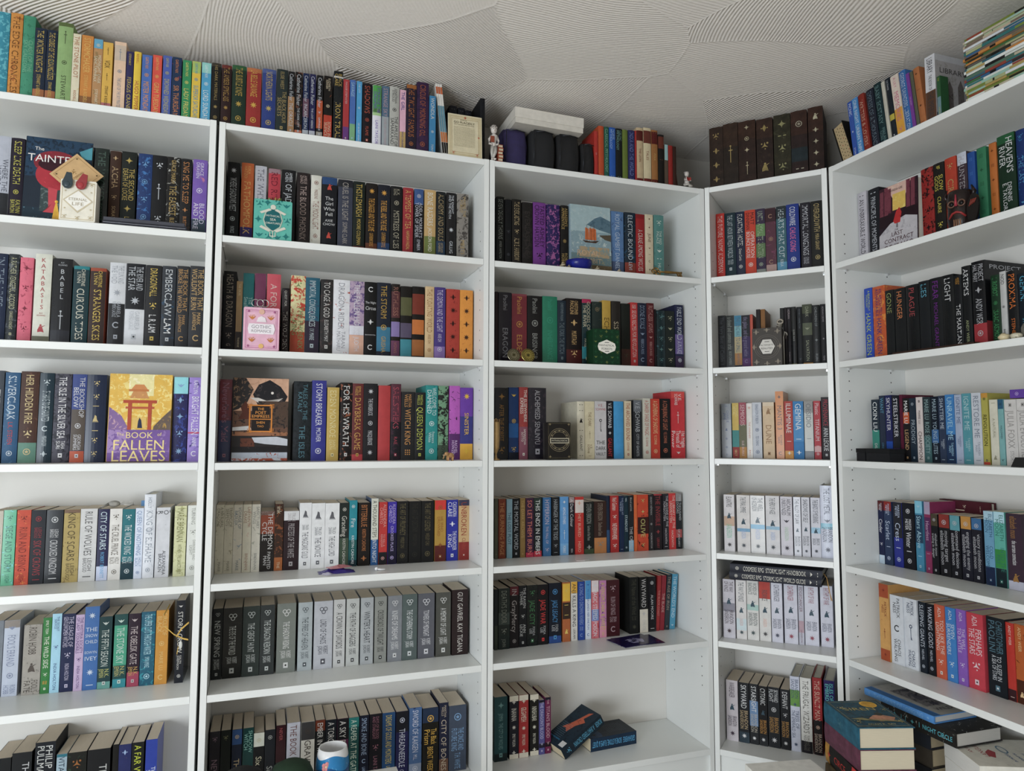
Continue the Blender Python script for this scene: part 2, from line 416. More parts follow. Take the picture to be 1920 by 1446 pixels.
def print_spine(sp, tc, spec, g, lo=0.0):
    segs = []; mode = 'R'
    bands = []; art = None
    for p in spec.split('|') if spec else []:
        p = p.strip()
        m = re.match(r'^b=([\d.]+),([\d.]+),([0-9a-f]{6})$', p)
        if m: bands.append((float(m[1]), float(m[2]), lin(m[3], g))); continue
        m = re.match(r'^a=([0-9a-f]{6}),([\d.]+)$', p)
        if m: continue
        if p in ('H', 'V'): mode = p; continue
        segs.append(p)
    for t0, t1, c in bands: sp.band(t0, t1, c)
    w, h = sp.w, sp.h; items = []
    tcol = lin(tc, g * .85) if tc and re.match('^[0-9a-f]{6}$', tc) else (.6, .6, .6)
    for p in segs:
        col = tcol; small = False
        while p and p[0] in '.#':
            if p[0] == '.': small = True; p = p[1:]
            else: col = lin(p[1:7], g); p = p[7:].strip()
        p = p.strip()
        if not p: items.append(('gap', '', 0, w * 1.2, col)); continue
        if p[0] == '!' and len(p) == 2:
            items.append(('em', p[1], w, EM.get(p[1], EM['o'])[0] * w, col)); continue
        lines = p.split('~'); nl = len(lines)
        if mode == 'V' and not small and nl == 1:
            items.append(('V', p, 0, w * .8 * len(p), col)); continue
        if mode == 'H' or (mode == 'V' and small):
            items.append(('H', p, 0, w * .42 * nl * (.7 if small else 1), col)); continue
        k = w * ((.46 if small else .80) if nl == 1 else (.34 if small else .50))
        k = min(k, .026)
        L = max(text_flat(x)[2] for x in lines) * k * .85
        items.append(('R', p, k, L, col))
    if not items: return
    tot = sum(i[3] for i in items); avail = h * (.93 - lo); gap = .006
    room = avail - gap * (len(items) - 1)
    fixed = sum(i[3] for i in items if i[0] in ('em', 'gap'))
    fl = sum(i[3] for i in items if i[0] not in ('em', 'gap'))
    if fixed > room * .5 and fl > 0: fs = room * .5 / fixed
    elif fl == 0: fs = min(1.5, room / max(fixed, 1e-6))
    else: fs = 1
    fx = min((room - fixed * fs) / fl, 1.12) if fl > 0 else 1
    used = fixed * fs + fl * fx
    sp_gap = gap + (room - used) / max(len(items) - 1, 1) if len(items) > 1 else gap
    z = h * .965 if len(items) > 1 else h * .965 - (room - used) / 2
    for kd, p, k, L, col in items:
        LL = L * (fs if kd in ('em', 'gap') else fx)
        if kd == 'em': sp.emblem(p, z - LL / 2, min(w, w * fs) * .6, col)
        elif kd != 'gap': sp.text(p, z, z - LL, k, col, kd)
        z -= LL + sp_gap

def book_meshes(w, h, dep, kind, base, tc, spec, g=1.0, page='cdbb98', lo=0.0):
    """spine towards -y, standing on z = 0, x 0..w"""
    bc = lin(base, g); art = (0, 0, 0, 0)
    m = re.search(r'(?:^|\|)a=([0-9a-f]{6}),([\d.]+)', spec or '')
    if m: art = (*lin(m[1], g), float(m[2]))
    hard = kind == 'h'
    t = min(.0026 if hard else .0006, w * .2); bulge = min(.0022, w * .1) if hard else .0003
    b = MB(); n = 7
    y0 = bulge + .0002
    xs = np.linspace(0, w, n)
    outer = [(0, dep)] + [(x, y0 - bulge * (1 - (2 * x / w - 1) ** 2)) for x in xs] + [(w, dep)]
    inner = [(t, dep)] + [(t + (w - 2 * t) * i / (n - 1), y0 + t + .001) for i in range(n)] + [(w - t, dep)]
    k = len(outer); v = []
    for z in (0, h):
        v += [(x, y, z) for x, y in outer] + [(x, y, z) for x, y in inner]
    f = []
    for i in range(k - 1):
        f.append((i, i + 1, 2 * k + i + 1, 2 * k + i)); f.append((k + i + 1, k + i, 3 * k + i, 3 * k + i + 1))
        f.append((i + 1, i, k + i, k + i + 1)); f.append((2 * k + i, 2 * k + i + 1, 3 * k + i + 1, 3 * k + i))
    f.append((0, 2 * k, 3 * k, k)); f.append((k - 1, 2 * k - 1, 4 * k - 1, 3 * k - 1))
    b.add(v, f, col=bc, art=art)
    print_spine(Spine(b, w, h, bulge, y0, g), tc, spec, g, lo)
    ov = .0032 if hard else .0004
    p = MB(); e = .0003
    p.box(t + e, w - t - e, y0 + t + .0015, dep - ov, ov, h - ov, col=lin(page))
    return b, p

def place_book(bm, pm, M, name, mats=None, cover_mat=None):
    r = link(name, None, M=M)
    link('cover', bm.mesh('cover', cover_mat or M_print), r)
    link('page_block', pm.mesh('page_block', M_page), r)
    return r

# ---------------------------------------------------------------- colour words for the labels
NAMED = {'black': (22, 22, 24), 'charcoal': (48, 50, 54), 'dark grey': (80, 82, 84), 'grey': (128, 130, 132), 'light grey': (180, 182, 184), 'white': (222, 222, 226), 'cream': (222, 212, 184), 'tan': (190, 160, 112),
 'beige': (214, 190, 160), 'dark brown': (48, 32, 26), 'brown': (96, 64, 44), 'rust': (168, 80, 44), 'orange': (214, 120, 40), 'gold': (204, 170, 82), 'yellow': (232, 200, 48), 'olive': (120, 122, 56), 'dark green': (24, 52, 38), 'green': (56, 128, 72),
 'pale green': (150, 178, 122), 'teal': (30, 112, 116), 'dark teal': (24, 62, 70), 'navy': (28, 36, 72), 'blue': (52, 100, 176), 'sky blue': (92, 164, 210), 'pale blue': (160, 196, 220), 'slate blue': (82, 108, 140), 'indigo': (62, 50, 130),
 'purple': (124, 66, 150), 'dark purple': (48, 30, 62), 'lilac': (184, 160, 200), 'pink': (226, 150, 176), 'magenta': (184, 88, 180), 'red': (192, 44, 40), 'dark red': (110, 32, 36), 'maroon': (72, 26, 34), 'coral': (220, 90, 90), 'mint': (104, 184, 150), 'lime': (198, 206, 60)}
def cname(h):
    r, g, b = (int(h[i:i + 2], 16) for i in (0, 2, 4))
    return min(NAMED, key=lambda k: (NAMED[k][0] - r) ** 2 * 1.1 + (NAMED[k][1] - g) ** 2 * 1.4 + (NAMED[k][2] - b) ** 2)
ORD = ['first', 'second', 'third', 'fourth', 'fifth', 'sixth', 'seventh', 'eighth', 'ninth', 'tenth', 'eleventh', 'twelfth', 'thirteenth', 'fourteenth', 'fifteenth']
ROWN = ['top', 'first shelf', 'second shelf', 'third shelf', 'fourth shelf', 'fifth shelf', 'bottom shelf']
GAIN = (.82, .82, .84, .86, .9, .92, .95)  # per-shelf colour factor: dimmer light higher up is put into the book colours

# one line per book: left edge, thickness, height, setback (mm), lean, kind, colour, lettering colour, spine print (top to bottom)
TABLE = '''
@A0
260.5 28.4 223 20 0 h 2f8aa0 9fd0d8 |a=5fb6c4,.5
290.2 27.4 226 20 0 h d08a35 7a4a18 THE EDGE CHRONICLES|a=b0662a,.4
318.9 27.1 224 20 0 h 3f9070 7ec09a CLASH OF THE~SKY GALLEONS|a=2f7a5c,.4
346.5 26.6 196 20 0 h 1c2a3e d8b84e THE WINTER KNIGHTS|.STEWART & RIDDELL|b=0,.14,a5673f|a=4a3a2a,.3
374.4 24.1 195 20 0 h 1c2a3e d8b84e THE CURSE OF THE GLOAMGLOZER|.STEWART & RIDDELL|b=0,.14,a5673f|a=4a5a50,.3
399.4 34.4 222 20 0 h 8fb070 4d5a3a !s|!o|.STEWART|b=.95,1,5a6a3a
435.1 18.6 196 20 0 p e2d8ba c07850 THE STONE PILOT|.RIDDELL|a=d8c890,.3
455.6 27.6 196 20 0 p cf8432 f0c060 STORMCHASER|.STEWART & RIDDELL|b=0,.13,8a5a30
484.6 21.7 191 20 0 p b98a58 e8e0c0 !o|MIDNIGHT OVER~SANCTAPHRAX|.STEWART|b=.86,1,5fa8c8|a=9a7a4a,.4
507.4 23.3 186 20 0 p e0b040 3a3020 !s|VOX|!s|.STEWART & RIDDELL|b=0,.08,b86a70
534.9 28.3 193 20 0 p e8c4a4 8a98a8 !s|!o|.THE LAST OF THE SKY PIRATES|b=.72,.95,cdb9a4
564.7 17.1 170 20 0 h 33305c d8c050 .STEWART|FERGUS CRANE
583.3 17.2 173 20 0 h ecc724 b83848 .RIDDELL|HUGO PEPPER
603.4 24.6 168 20 0 p 4a70b8 f0a040 .GARTH NIX|!o|MISTER MONDAY
630.1 22.8 172 20 0 p e0503e f0c060 .GARTH NIX|!o|GRIM TUESDAY
655.8 22.1 175 20 0 p 4c62b0 c8c060 .GARTH NIX|!o|DROWNED WEDNESDAY
679.4 23.8 175 20 0 p 1f3654 d8884a .GARTH NIX|!o|SIR THURSDAY|a=b83a30,.2
706.1 22.5 171 20 0 p 2f8f58 e8d868 .GARTH NIX|!o|LADY FRIDAY
730.7 22.0 172 20 0 p e6c02e 50a0c8 .GARTH NIX|!o|SUPERIOR SATURDAY|b=.8,1,a8c060
755.7 24.4 173 20 0 p 4aa4cc e8f4f4 .GARTH NIX|!o|LORD SUNDAY|b=.82,1,8fd0c8
@A1
248.6 34.3 241 95 0 h b8bcc8 686c78 WHERE THE~WINDS|b=0,.35,2a2c30
284.8 30.2 240 95 0 h 231c2c d8d050 SLEEP LIKE DEATH|!o|KALYNN~BAYRON|b=0,.02,3a3040
318.5 160.7 247 95 0 F 1f2c3a tainted
483.4 34.3 239 95 0 h 182420 50685c THE WICKED|.FOREST|a=2f4038,.3
520.6 27.4 236 95 0 h 3f281c c8a878 !d|AICHA|!f|.SORAYA
549.5 38.0 238 95 0 h 1a201c d0b458 !x|THE SECOND~DEATH OF LOCKE|!x|.LEO
591.9 35.5 238 95 0 h 1d3a70 70a8d8 !f|!o|!f|!o|a=3a78b8,.4
628.0 36.8 238 95 0 h 17181a d8dce0 !f|!s|!f
665.7 35.5 238 95 0 h 1c1a18 c8a860 .GRACIE MARSH|THE EASIEST|.BLEED|a=b8b8b0,.35
702.1 28.8 237 95 0 h 17181c d08848 SING ME TO SLEEP|!d|.BURTON|a=3a2a20,.3
734.0 38.1 240 95 0 h 7a5ab0 e8e0f4 .GRACE~DRAVEN|!o|BLOOD~AND FIRE|b=.04,.26,3a4a58|a=c87898,.25
@A2
258.8 30.8 243 100 0 h 1f2a44 8a98a8 IN THE LIVES|.PUPPETS
291.5 23.8 244 100 0 h 2a3034 c8c8a0 A RATHER VENGEFUL ACCORD|.DANIELLE KNIGHT|!q|a=5a5f68,.4
317.9 30.7 237 100 0 h e06a80 8a2a40 !x|!f|!x|!f|a=b04058,.35
352.6 39.2 250 100 0 h dcdccc c04a50 KATABASIS|.R.F.~KUANG|!k|b=0,.1,6a6a58|V
394.5 46.1 241 100 0 h 18191d c8ccd0 .R.F.~KUANG|BABEL|!s|V|b=0,.18,2a2c33
444.0 37.6 224 100 0 h 1f7f86 e0dcc8 .CHRISTINE~LYNN|CURIOUS TIDES|b=.03,.96,1d3a40
484.4 38.7 222 100 0 h a0482e e0c050 .CHRISTINE~LYNN|STRANGER SKIES|b=.03,.96,3a2a26
531.6 40.2 241 100 0 h d4d6da b0b4bc THE SUN AND~THE VOID|!*|.GABRIELA~ROMERO LACRUZ|!c|!q|b=0,.52,222326
572.7 48.7 242 100 0 h d8dade c8ccd2 THE RIVER AND~THE STAR|!*|.GABRIELA~ROMERO LACRUZ|!q|b=.46,1,1d1e22
623.1 39.0 241 100 0 h 262628 e0c050 DRAGONFALL|!f|#e8e8e8 L. R. LAM|!q
663.6 35.9 242 100 0 h 30353c d0d4d8 EMBERCLAW|#e8e8e8 LAM|!q|a=2a4a66,.3
701.7 32.7 245 100 0 h 303134 c89858 THE BOOK THAT~BROKE THE WORLD|.MARK~LAWRENCE|!c
735.9 41.4 248 100 0 h 333437 d0a868 THE BOOK THAT~WOULDN'T BURN|.MARK~LAWRENCE|!c
@A3
269.0 27.1 244 100 0 h 4a5058 c8c8c8 THE MIDNIGHT
298.7 34.0 240 100 0 h 2f5a80 d8e4ee SILVERCLOAK|.#c04040 L.K. STEVEN|!o|a=7aa8c8,.2
334.5 41.8 244 100 0 h 4a2f24 e0c890 HER HIDDEN FIRE|!f|!o|b=0,.22,5f8a78|a=6a4434,.3
377.7 33.5 241 100 0 h 1d333e c8d4d8 !f|IF I HAVE TO BE HAUNTED|!c|.MIRANDA SUN|!d
412.6 40.0 240 100 0 h 4a4854 f0eef0 THE ISLE IN THE SILVER SEA|.TASHA~SURI|!q|a=2a2a33,.5
454.2 34.2 240 100 0 h 3a4a88 dcdce0 THE BOOKSHOP~BELOW|!o|.GEORGIA~SUMMERS|!q|b=0,.13,c05a3c|b=.13,.6,5a5048
489.2 47.5 240 100 0 h 1a2640 d8c080 !f|!f|!b|!n|!b|!f|!f
544.3 158.8 243 100 0 F d8b050 fallen
704.5 37.4 240 100 0 h 2a2a58 90b8e0 !w|!d|!x|!f|!*|b=.8,1,8fd8e0|a=3a4a98,.4
744.4 35.5 240 100 0 h 9a80cc f0ecf8 .KAITLYN|BRIGHT FALLEN|.ANNE|!c|a=4a3a80,.3|b=.33,.35,c04060
@A4
268.2 9.1 198 152 0 p c8b8a0 606060 RUIN
278.2 17.6 198 152 0 p c8c0b0 5a7a90 AND RISING
297.1 28.5 200 152 0 p 5fb890 2f7a68 !f|SIEGE AND STORM|.LEIGH|a=7ad0d8,.3
327.6 32.1 199 152 0 p c8482c 8a2a1c !f|RUIN AND RISING|.LEIGH|a=e88838,.3
361.1 33.8 198 151 0 p 23262c a03038 !o|.LEIGH~BARDUGO|SIX OF CROWS|!b
396.8 39.1 197 151 0 p 24282c d0d0d0 !o|.LEIGH~BARDUGO|CROOKED KINGDOM|!b
438.0 38.3 197 151 0 p b09a58 5a4a2a KING OF SCARS|.LEIGH~BARDUGO|b=.95,1,7a5f4a|a=8a7440,.3
477.7 40.8 198 150 0 p d0cfcd 6a6868 RULE OF WOLVES|.LEIGH~BARDUGO|!b
520.8 27.6 196 150 0 p 23244a d8ecf4 CITY OF STAIRS|.#60a8d8 ROBERT BENNETT|b=0,.2,c8d0e8
549.3 30.7 196 150 0 p e0dcd6 7a7268 !f|THE CRUEL PRINCE|HOLLY~BLACK|!o
581.0 31.1 194 149 0 p 1f6f78 e0e8e8 !f|THE WICKED KING|HOLLY~BLACK|!o|b=0,.25,1a3a44
613.5 20.5 196 149 0 p d8e0f0 88a0c8 QUEEN OF NOTHING|HOLLY~BLACK|!o
634.7 28.9 234 149 0 h e0e2e8 a0a8b4 .HOLLY|KING OF ELFHAME|!o|a=c8ccd4,.3
666.6 35.8 196 149 0 p d0d0d4 38383c L~O~R~E|.ALEXANDRA~BRACKEN|a=b0b0b8,.2
713.9 31.5 199 148 0 p d0cfa0 8a8858 MARIE BRENNAN|.WITHIN THE SANCTUARY|a=b0b078,.4
747.9 30.6 200 148 0 p dcdcd4 a0a098 .TURNING|!f|.DARKNESS AND~LIGHT|!o
@A5
276.1 33.7 198 155 0 p 7a8088 b8bcc4 FOOL'S QUEST
312.0 35.4 197 153 0 p b8c0d0 8a94b0 !w|FOOL'S ERRAND|!o|ROBIN~HOBB|b=.9,1,8a8078
358.4 41.8 183 149 0 p a09a90 5a5048 ROBIN HOBB|!k|FOOL'S~FATE|a=7a746c,.3
402.2 20.2 199 147 0 p 2f7a38 e8ecd8 .EMILY TESH|THE WILD SIDE|!f|#e0a030 .ON~HER|!q
423.6 22.2 208 146 0 p a0d0e4 4a5a90 .THE SECRET~SERVICE|!f|.INDIA HOLTON
447.6 30.9 206 144 0 p 1d2448 c8c0d8 THE LEAGUE OF~GENTLEWOMEN WITCHES|!f|.INDIA HOLTON|!q
480.0 20.9 202 142 0 p c0a8c8 5a3a7a THE WISTERIA SOCIETY~OF LADY SCOUNDRELS|!f|.INDIA HOLTON
502.0 34.7 222 140 0 p 3c6aa8 d0dcec !*|THE~SNOW~CHILD|EOWYN~IVEY|!*|!b|H
538.0 31.4 193 137 0 p 1a3a3c c8d0c8 !w|THE FIFTH SEASON|#b0b060 N.K.~JEMISIN|!q|b=0,.1,5f9a90
575.1 32.4 197 135 0 p 1f4a48 c8dcd0 !w|THE STONE SKY|#b0a860 N.K.~JEMISIN|!q|b=.3,.85,3f9a7a|b=0,.12,2a8a94
610.1 30.1 197 132 0 p 2a1a2a c8b8b8 !w|THE OBELISK GATE|#c09850 N.K.~JEMISIN|!q|b=0,.2,a04058
642.1 35.3 200 130 0 p 1f5a70 b0dce8 THE UPPER CUTS THROUGH WATER|.SIMON JIMENEZ|!o|a=2a8a98,.4
679.5 31.3 202 128 0 p c88a28 e8c070 CIRCLE OF~BLACK|!o|.MARIE LU|!c
730.4 22.3 226 124 0 p 1b1e26 d8d4cc !w|STORM CROW|.KALYN~JOSEPHSON|!o
@A6
302.0 41.2 199 153 0 p 1a1d20 708070 THE GREEN
346.1 44.9 209 150 0 p 16181a d0d0d0 THE WORLD OF~EDENA
398.6 46.4 230 147 0 p 14181f d8d8d4 PHILIP~PULLMAN|THE SECRET
449.8 24.2 195 144 0 p 9ab0bc 3a4a5a VITA|.NOSTRA|b=.96,1,2a7080
475.9 44.8 196 141 0 p 15150f a8682c !f|FOREST|a=24402a,.3
523.4 54.6 198 138 0 p 131315 c8c8c4 THE FINAL~LEAVES
584.2 14.0 206 135 0 p 151515 808040 .A TIME
599.3 30.1 204 133 0 p 242a5c a0b8e0 !d|THE QUEEN|a=6a5048,.15
631.2 29.8 206 131 0 p 131513 c8d020 A FAR WILDER|MAGIC
665.6 28.7 210 129 0 p 2a3f9a e8ecf8 THE BONE~SEASON
@B0
-26.2 24.5 179 20 0 h 141414 a08a50 .HIS DARK MATERIALS|!*|!o|b=.94,1,3a342a
0.1 26.5 178 20 0 h 2e1a1a b08a40 THE AMBER SPYGLASS|!*|!o|b=.94,1,6a2a24
28.4 37.6 183 20 0 h 1d3326 c0a040 THE SUBTLE KNIFE|!*|!o|b=.93,1,2a5a34
67.7 39.9 182 20 0 h 9a2b28 e0b040 LA BELLE SAUVAGE|!*|!o|b=.93,1,b86a3a
110.5 37.5 187 20 0 h 2c3f80 c8b060 NORTHERN LIGHTS|!*|!o|b=.93,1,4a5a90
149.9 31.6 193 20 0 h 26302f b09a60 .ELSIE WEST|THE BLACK HOUR~SECRETS|!q
182.2 18.7 191 20 0 p 17171a c8ccd0 Catherine Fisher|THE ORACLE|!q|b=0,.6,a07850|a=201814,.3
202.5 20.4 193 20 0 p 191516 c8ccd0 Catherine Fisher|.THE DARK CITY|!q|b=0,.08,c06a4a|a=6a4030,.4
224.7 17.1 193 20 0 p 1c2a50 d0d4dc Catherine Fisher|INCARCERON|!q|b=0,.1,a8b0b8|b=.3,.6,6a4a5a
243.7 17.2 194 20 0 p 232450 d0d4dc Catherine Fisher|.THE LOST HEIRESS|!q|b=0,.1,b0b4c0
264.0 18.1 194 20 0 p 1a1a1c d0d4dc Catherine Fisher|!f|.SAPPHIQUE|!q|b=.15,.6,b85028|b=0,.1,9a9488
284.8 24.4 196 20 0 p 16120f d8c8a8 .ELIZABETH~KERNER|!o|SONG IN~SILENCE|b=0,.38,b83a22|a=c06028,.2
313.1 27.4 217 20 0 h 161b1e c8a850 BLACK~CLARE|IRON TRIAL|b=.9,.93,c8c8c8
341.7 17.4 195 20 0 p b03438 e8c0c0 .MAGGIE STIEFVATER|!q|b=0,.24,6a3a80
361.4 16.7 197 20 0 p 4a70b8 a8d0e0 SAVAGE|!d|b=0,.3,7ab080
381.3 16.0 196 20 0 p 4aa4d8 d8e8f0 .THE CITY|!o|.OF SECRET RIVERS
400.0 28.2 194 20 0 h 17141c c05840 SHADOWS|!o|.FLAME|!q
430.2 26.4 193 20 0 h e8e8f0 7a4ac0 STRANGE THE~DREAMER|.LAINI TAYLOR|b=.55,1,4aa048|b=.5,.62,a8d090
458.7 21.7 195 20 0 p 53708a c0a0a8 STRANGE SKY|.MUSE OF NIGHTMARES|b=0,.5,a0a8ac
482.4 29.7 198 20 0 h b8b8b0 3a3a38 .JONATHAN~STROUD|!o|THE AMULET OF~SAMARKAND
514.2 18.7 192 20 0 p e8b4c8 2a3a90 THE GIRL|.WHO DRANK|b=0,.3,c0a060
535.0 31.5 214 20 0 h 241c30 b86a2a THE TWILIGHT|FAMOUS|!o|b=.94,1,a06028
567.7 37.8 228 20 0 h 3a2244 b0603a CIRCUS OF|MORNING OIL|!o|a=2a1a3a,.5
608.0 20.1 189 20 0 p 3c88b8 e0e4e0 WONDLA|!o|.TONY
@B1
20.7 33.5 247 95 0 h 141416 d0d4d8 !*|WHERE SHADOWS MEET|!o|.PATRICE
58.9 34.3 250 95 0 h d0662c f0b860 .KIKA~HATZO|FATHOMFOLK|b=0,.22,3a2a6a|a=c85828,.2
96.9 32.5 246 95 0 h c8c8d0 7a7a88 THE WHISTLING|.GHOST
135.0 34.0 242 95 0 h c23a48 801c30 RED RIVER|!o|b=.94,1,a08088
172.9 40.2 244 95 0 h 18181a d8dce0 .AMBER~CHEN|OF JADE|.AND DRAGONS
216.9 38.8 241 95 0 h 201618 c0a8a0 .AMELIE~ZHAO|THE BLOOD PHOENIX
258.4 30.6 238 95 0 h e0ddd0 a0685a !o|.MADELINE|THE MOONLIGHT|!o|a=b8a890,.2
291.0 44.9 237 95 0 h 15171d e8e8e8 #d04838 !k|The~Girl~Who~Fell|.AXIE~CHOW|#d04838 !k|b=.9,1,2a4a78|H
339.9 44.4 235 95 0 h 3a3f50 b0a8a0 CRUEL IS THE LIGHT|.SOPHIE CLARK|b=.9,1,20222a
386.0 36.0 235 95 0 h 17211b d8b850 THISTLEMARSH|.MOORE COLEMAN|b=0,.12,6a2a20
425.2 36.0 234 95 0 h 1c1614 e8a838 !*|THE DAGGER AND THE FLAME|.CATHERINE DOYLE|b=0,.18,6a3a22
462.4 38.5 234 95 0 h 141a28 e8a838 !*|THE REBEL AND THE ROSE|.CATHERINE DOYLE|b=0,.2,20406a
503.0 36.8 234 95 0 h 181818 b8b098 .K.X.~SONG|!o|MISTRESS OF LIES
542.4 33.0 234 95 0 h a02c34 e0b860 A TEMPEST OF TEA|.HAFSAH FAIZAL
578.4 30.3 234 95 0 h 16181e d0d0d8 !o|ADELA MORRAT'S~TOWER OF SPIDER|.EMBER|b=.78,1,3a5a90
612.2 37.2 236 95 0 h c8a468 f0ecdc BONE RAIDERS|.JACKSON FORD|b=0,.35,6f7a3a
651.6 30.1 234 95 0 h 1b2022 b8a070 ALCHEMY AND SOULS|.ARTIFLAME~GABRIEL|b=0,.3,223a52
684.7 32.6 235 95 0 h 17171a d8dce0 .THE KNIGHT~AND THE MOTH|!*|.GILLIG
720.5 39.3 236 95 0 h 8a847c c0a060 .WHERE THE~FOREST|.MEETS|a=4a4440,.5
@B2
19.4 35.3 242 100 0 h 141416 9a9080 HEATH & DRAGON|!f|.G
55.4 16.4 214 100 0 p a88858 e8d8a8 .THE CRUEL|.THORNE|b=0,.3,2a201a
72.9 30.0 240 100 0 h 1f6e70 a8d0c8 The Teller of~Small Fortunes
105.1 31.1 242 100 0 h 7a3a5a c06a80 TILL THE~WILD
139.2 39.0 243 100 0 h d0505e f0c8c0 A FORGERY OF
183.0 20.8 203 100 0 h 1a1618 c8c4bc .QUEST FOR|THE WOLF DEN|b=0,.98,2a2224
207.7 42.1 244 100 0 h e0d8a0 8aa868 !f|THE PHOENIX~KING|b=0,.3,b84a2c|a=c8402c,.5
250.2 41.5 241 100 0 h 1f5e74 c8d8dc IMMORTAL CONSEQUENCES|.I.V. MARIE|!q|b=0,.45,2e2438|a=3a2a50,.3
294.5 37.4 239 100 0 h 2c2a2a e0dcd8 TO CAGE A GOD|.ELIZABETH MAY|!q|a=4a3a38,.4
332.3 49.4 241 100 0 h e8e8ec a8a8b0 DRAGON RIDER|.TARAN~MATHARU|a=b8442c,.25
382.1 44.1 240 100 0 h b8a0b8 e8e4ec THE FALLEN HOUSE|.JUDITH|b=0,.3,e0b098|b=.3,.42,e0e0e8|a=705a90,.5
427.4 37.7 241 100 0 h 141414 e8e8e8 !c|The Night~Circus|!d|.ERIN MORGENSTERN|!c|H
465.6 43.2 242 100 0 h 1c2230 c8a040 THE STORM|!o|.GRISHA|b=.1,.42,3a7a98|a=b87858,.15
510.8 27.3 241 100 0 h 1c1412 a06a5a RUTHLESS|.VOWS|b=.55,.9,5a3034|b=.3,.5,8a78b0|b=.05,.25,6a3a58
540.2 36.0 236 100 0 h 17130f 7a6a50 |b=.6,.85,5a5a38|b=.3,.5,5a5068|b=.05,.28,3a8a98|b=.5,.55,17130f
577.5 38.6 238 100 0 h 17110e a05a3a |b=.62,.9,7a3020|b=.35,.55,c8702a|b=.06,.28,a0602a
619.2 29.1 241 100 0 h d8b888 a87840 THE FLOATING WORLD|.AXIE OH|!o
649.5 36.4 241 100 0 h 4a3a80 d8d0e8 THE DEMON AND THE LIGHT|.AXIE OH|!o|b=0,.2,8a70b0
689.0 44.4 238 100 0 h b03a2c 3a1410 !d|!*|!d|!*|!d|a=8a2a20,.3
734.7 43.6 238 100 0 h e09028 402008 !d|!*|!d|!*|!d|a=c87820,.3
@B3
18.4 33.8 238 100 0 h 74323c a06a80 Neverlore's Maid|!q|b=0,.5,3a3f60|a=5a3a4a,.4
53.9 156.2 242 100 0 F 2c2828 poet
223.7 51.8 238 100 0 h 20262a 5a8a98 .TALES OF THE~KATALY|.THE ISLES|a=10181c,.5
275.9 42.1 242 100 0 h 3a3c90 e8e8f4 STORM BREAKER|.MCIVER|!o
320.8 35.3 222 100 0 h c8a850 f0e0a0 EDEN MONROE|.SAINT~DEATH|!q
360.0 35.7 238 100 0 h 1c1614 e8e4e0 FOR HIS WRATH|!q|a=a05a3c,.35
396.1 32.9 236 100 0 h 6a2c2c d8a850 .EMILY~THIEDE|DAYBREAK GAME|!q|b=0,.08,c04048
429.8 42.6 237 100 0 h 1d1c20 d0d0d4 !*|.THE INNSBRUCK|!o|.MASQUERADE|!*
475.2 37.0 232 100 0 h b83a3c c04a48
513.9 31.6 238 100 0 h 1c191f b04858 SAELSTHEKS|.RAE|!q|b=.5,1,5a2c3a|a=3a2030,.4
546.7 42.1 214 100 0 h 222224 d89850 .MARTHA~WELLS|WITCH KING|!g
590.0 32.8 213 100 0 h 222224 c8d050 .MARTHA~WELLS|QUEEN DEMON|!q
624.9 38.7 237 100 0 h 1f8f8c d8ecec WELCOME TO~DAMNED|!o|.Francesca~White|!o|a=17706e,.3
665.8 32.6 236 100 0 h 6f9a78 2a2a24 |.GROWS|a=1f2420,.55|b=0,.2,3a4a3a
702.0 35.2 237 100 0 h b858b8 e8c8f0 |.RACHEL~HOWZELL|a=2a1838,.3|b=0,.35,5a2a68
738.1 42.3 232 100 0 h 6a3aa0 f0c020 !*|.SINISTER|!d|b=0,.22,e0a828|b=.22,.6,3a3a80
@B4
17.5 22.7 199 148 0 p d0cab4 8f8a78 A NATURAL~DRAGONS|.MARIE|a=a8a088,.3
40.9 23.8 198 148 0 p d0cab4 8f8a78 TROPIC OF~SERPENTS|.MARIE|a=a8a088,.3
65.4 24.3 198 147 0 p d4cebc 7a8a90 VOYAGE OF~BASILISK|.MARIE|a=a0aab0,.3
90.9 23.8 198 147 0 p d0cab4 a8806a LABYRINTH~DRAKE|.BRENNAN|a=c8a898,.3
115.8 23.6 198 147 0 p d4cfbf 8f8f88 SANCTUARY~WINGS|.BRENNAN|a=a8a898,.3
140.6 39.2 177 147 0 p 1f1a18 d8d4d0 THE DEMON~CYCLE|.PAINTED~MAN|b=.62,1,8a4028|b=.93,1,e0dcd0
180.5 23.8 197 147 0 p 3a2418 d8c8a8 ink|.THE|b=0,.2,a05a28|a=8a4a24,.4
206.1 43.8 175 147 0 p 2a1a1e b0a8a8 .TRUDI~CANAVAN|PRIESTESS OF THE WHITE|!q|b=.84,1,d8d8d8
251.1 34.8 198 147 0 p e8e8e8 6a6a70 !n|.TRUDI~CANAVAN|THE MAGICIANS' GUILD|!q
286.6 39.1 196 147 0 p e8e8e8 6a6a70 !n|.TRUDI~CANAVAN|THE NOVICE|!q
326.5 42.0 195 147 0 p e8e8e8 6a6a70 !n|.TRUDI~CANAVAN|THE HIGH LORD|!q
370.4 26.8 195 147 0 p 1f2824 d8d4c8 !o|Graceling|.KRISTIN CASHORE|b=0,.45,3f4f3f
398.5 23.8 202 147 0 p 1f8a98 e8f0f0 !o|Fire|.KRISTIN CASHORE|b=0,.1,17323a|b=.1,.4,1c5a58
426.3 35.9 194 147 0 p 1c1714 c07840 BITTERBLUE|.KRISTIN CASHORE|!d
465.5 22.2 206 147 0 p 2a5a90 e8ecf0 #303030 A THOUSAND STEPS|INTO NIGHT|b=.38,1,d8d8c8
490.2 25.7 194 147 0 p c0302c e8a8a0 ALEXANDRA~CHRISTO|.TO KILL A~KINGDOM|!o|b=0,.2,1c1c20
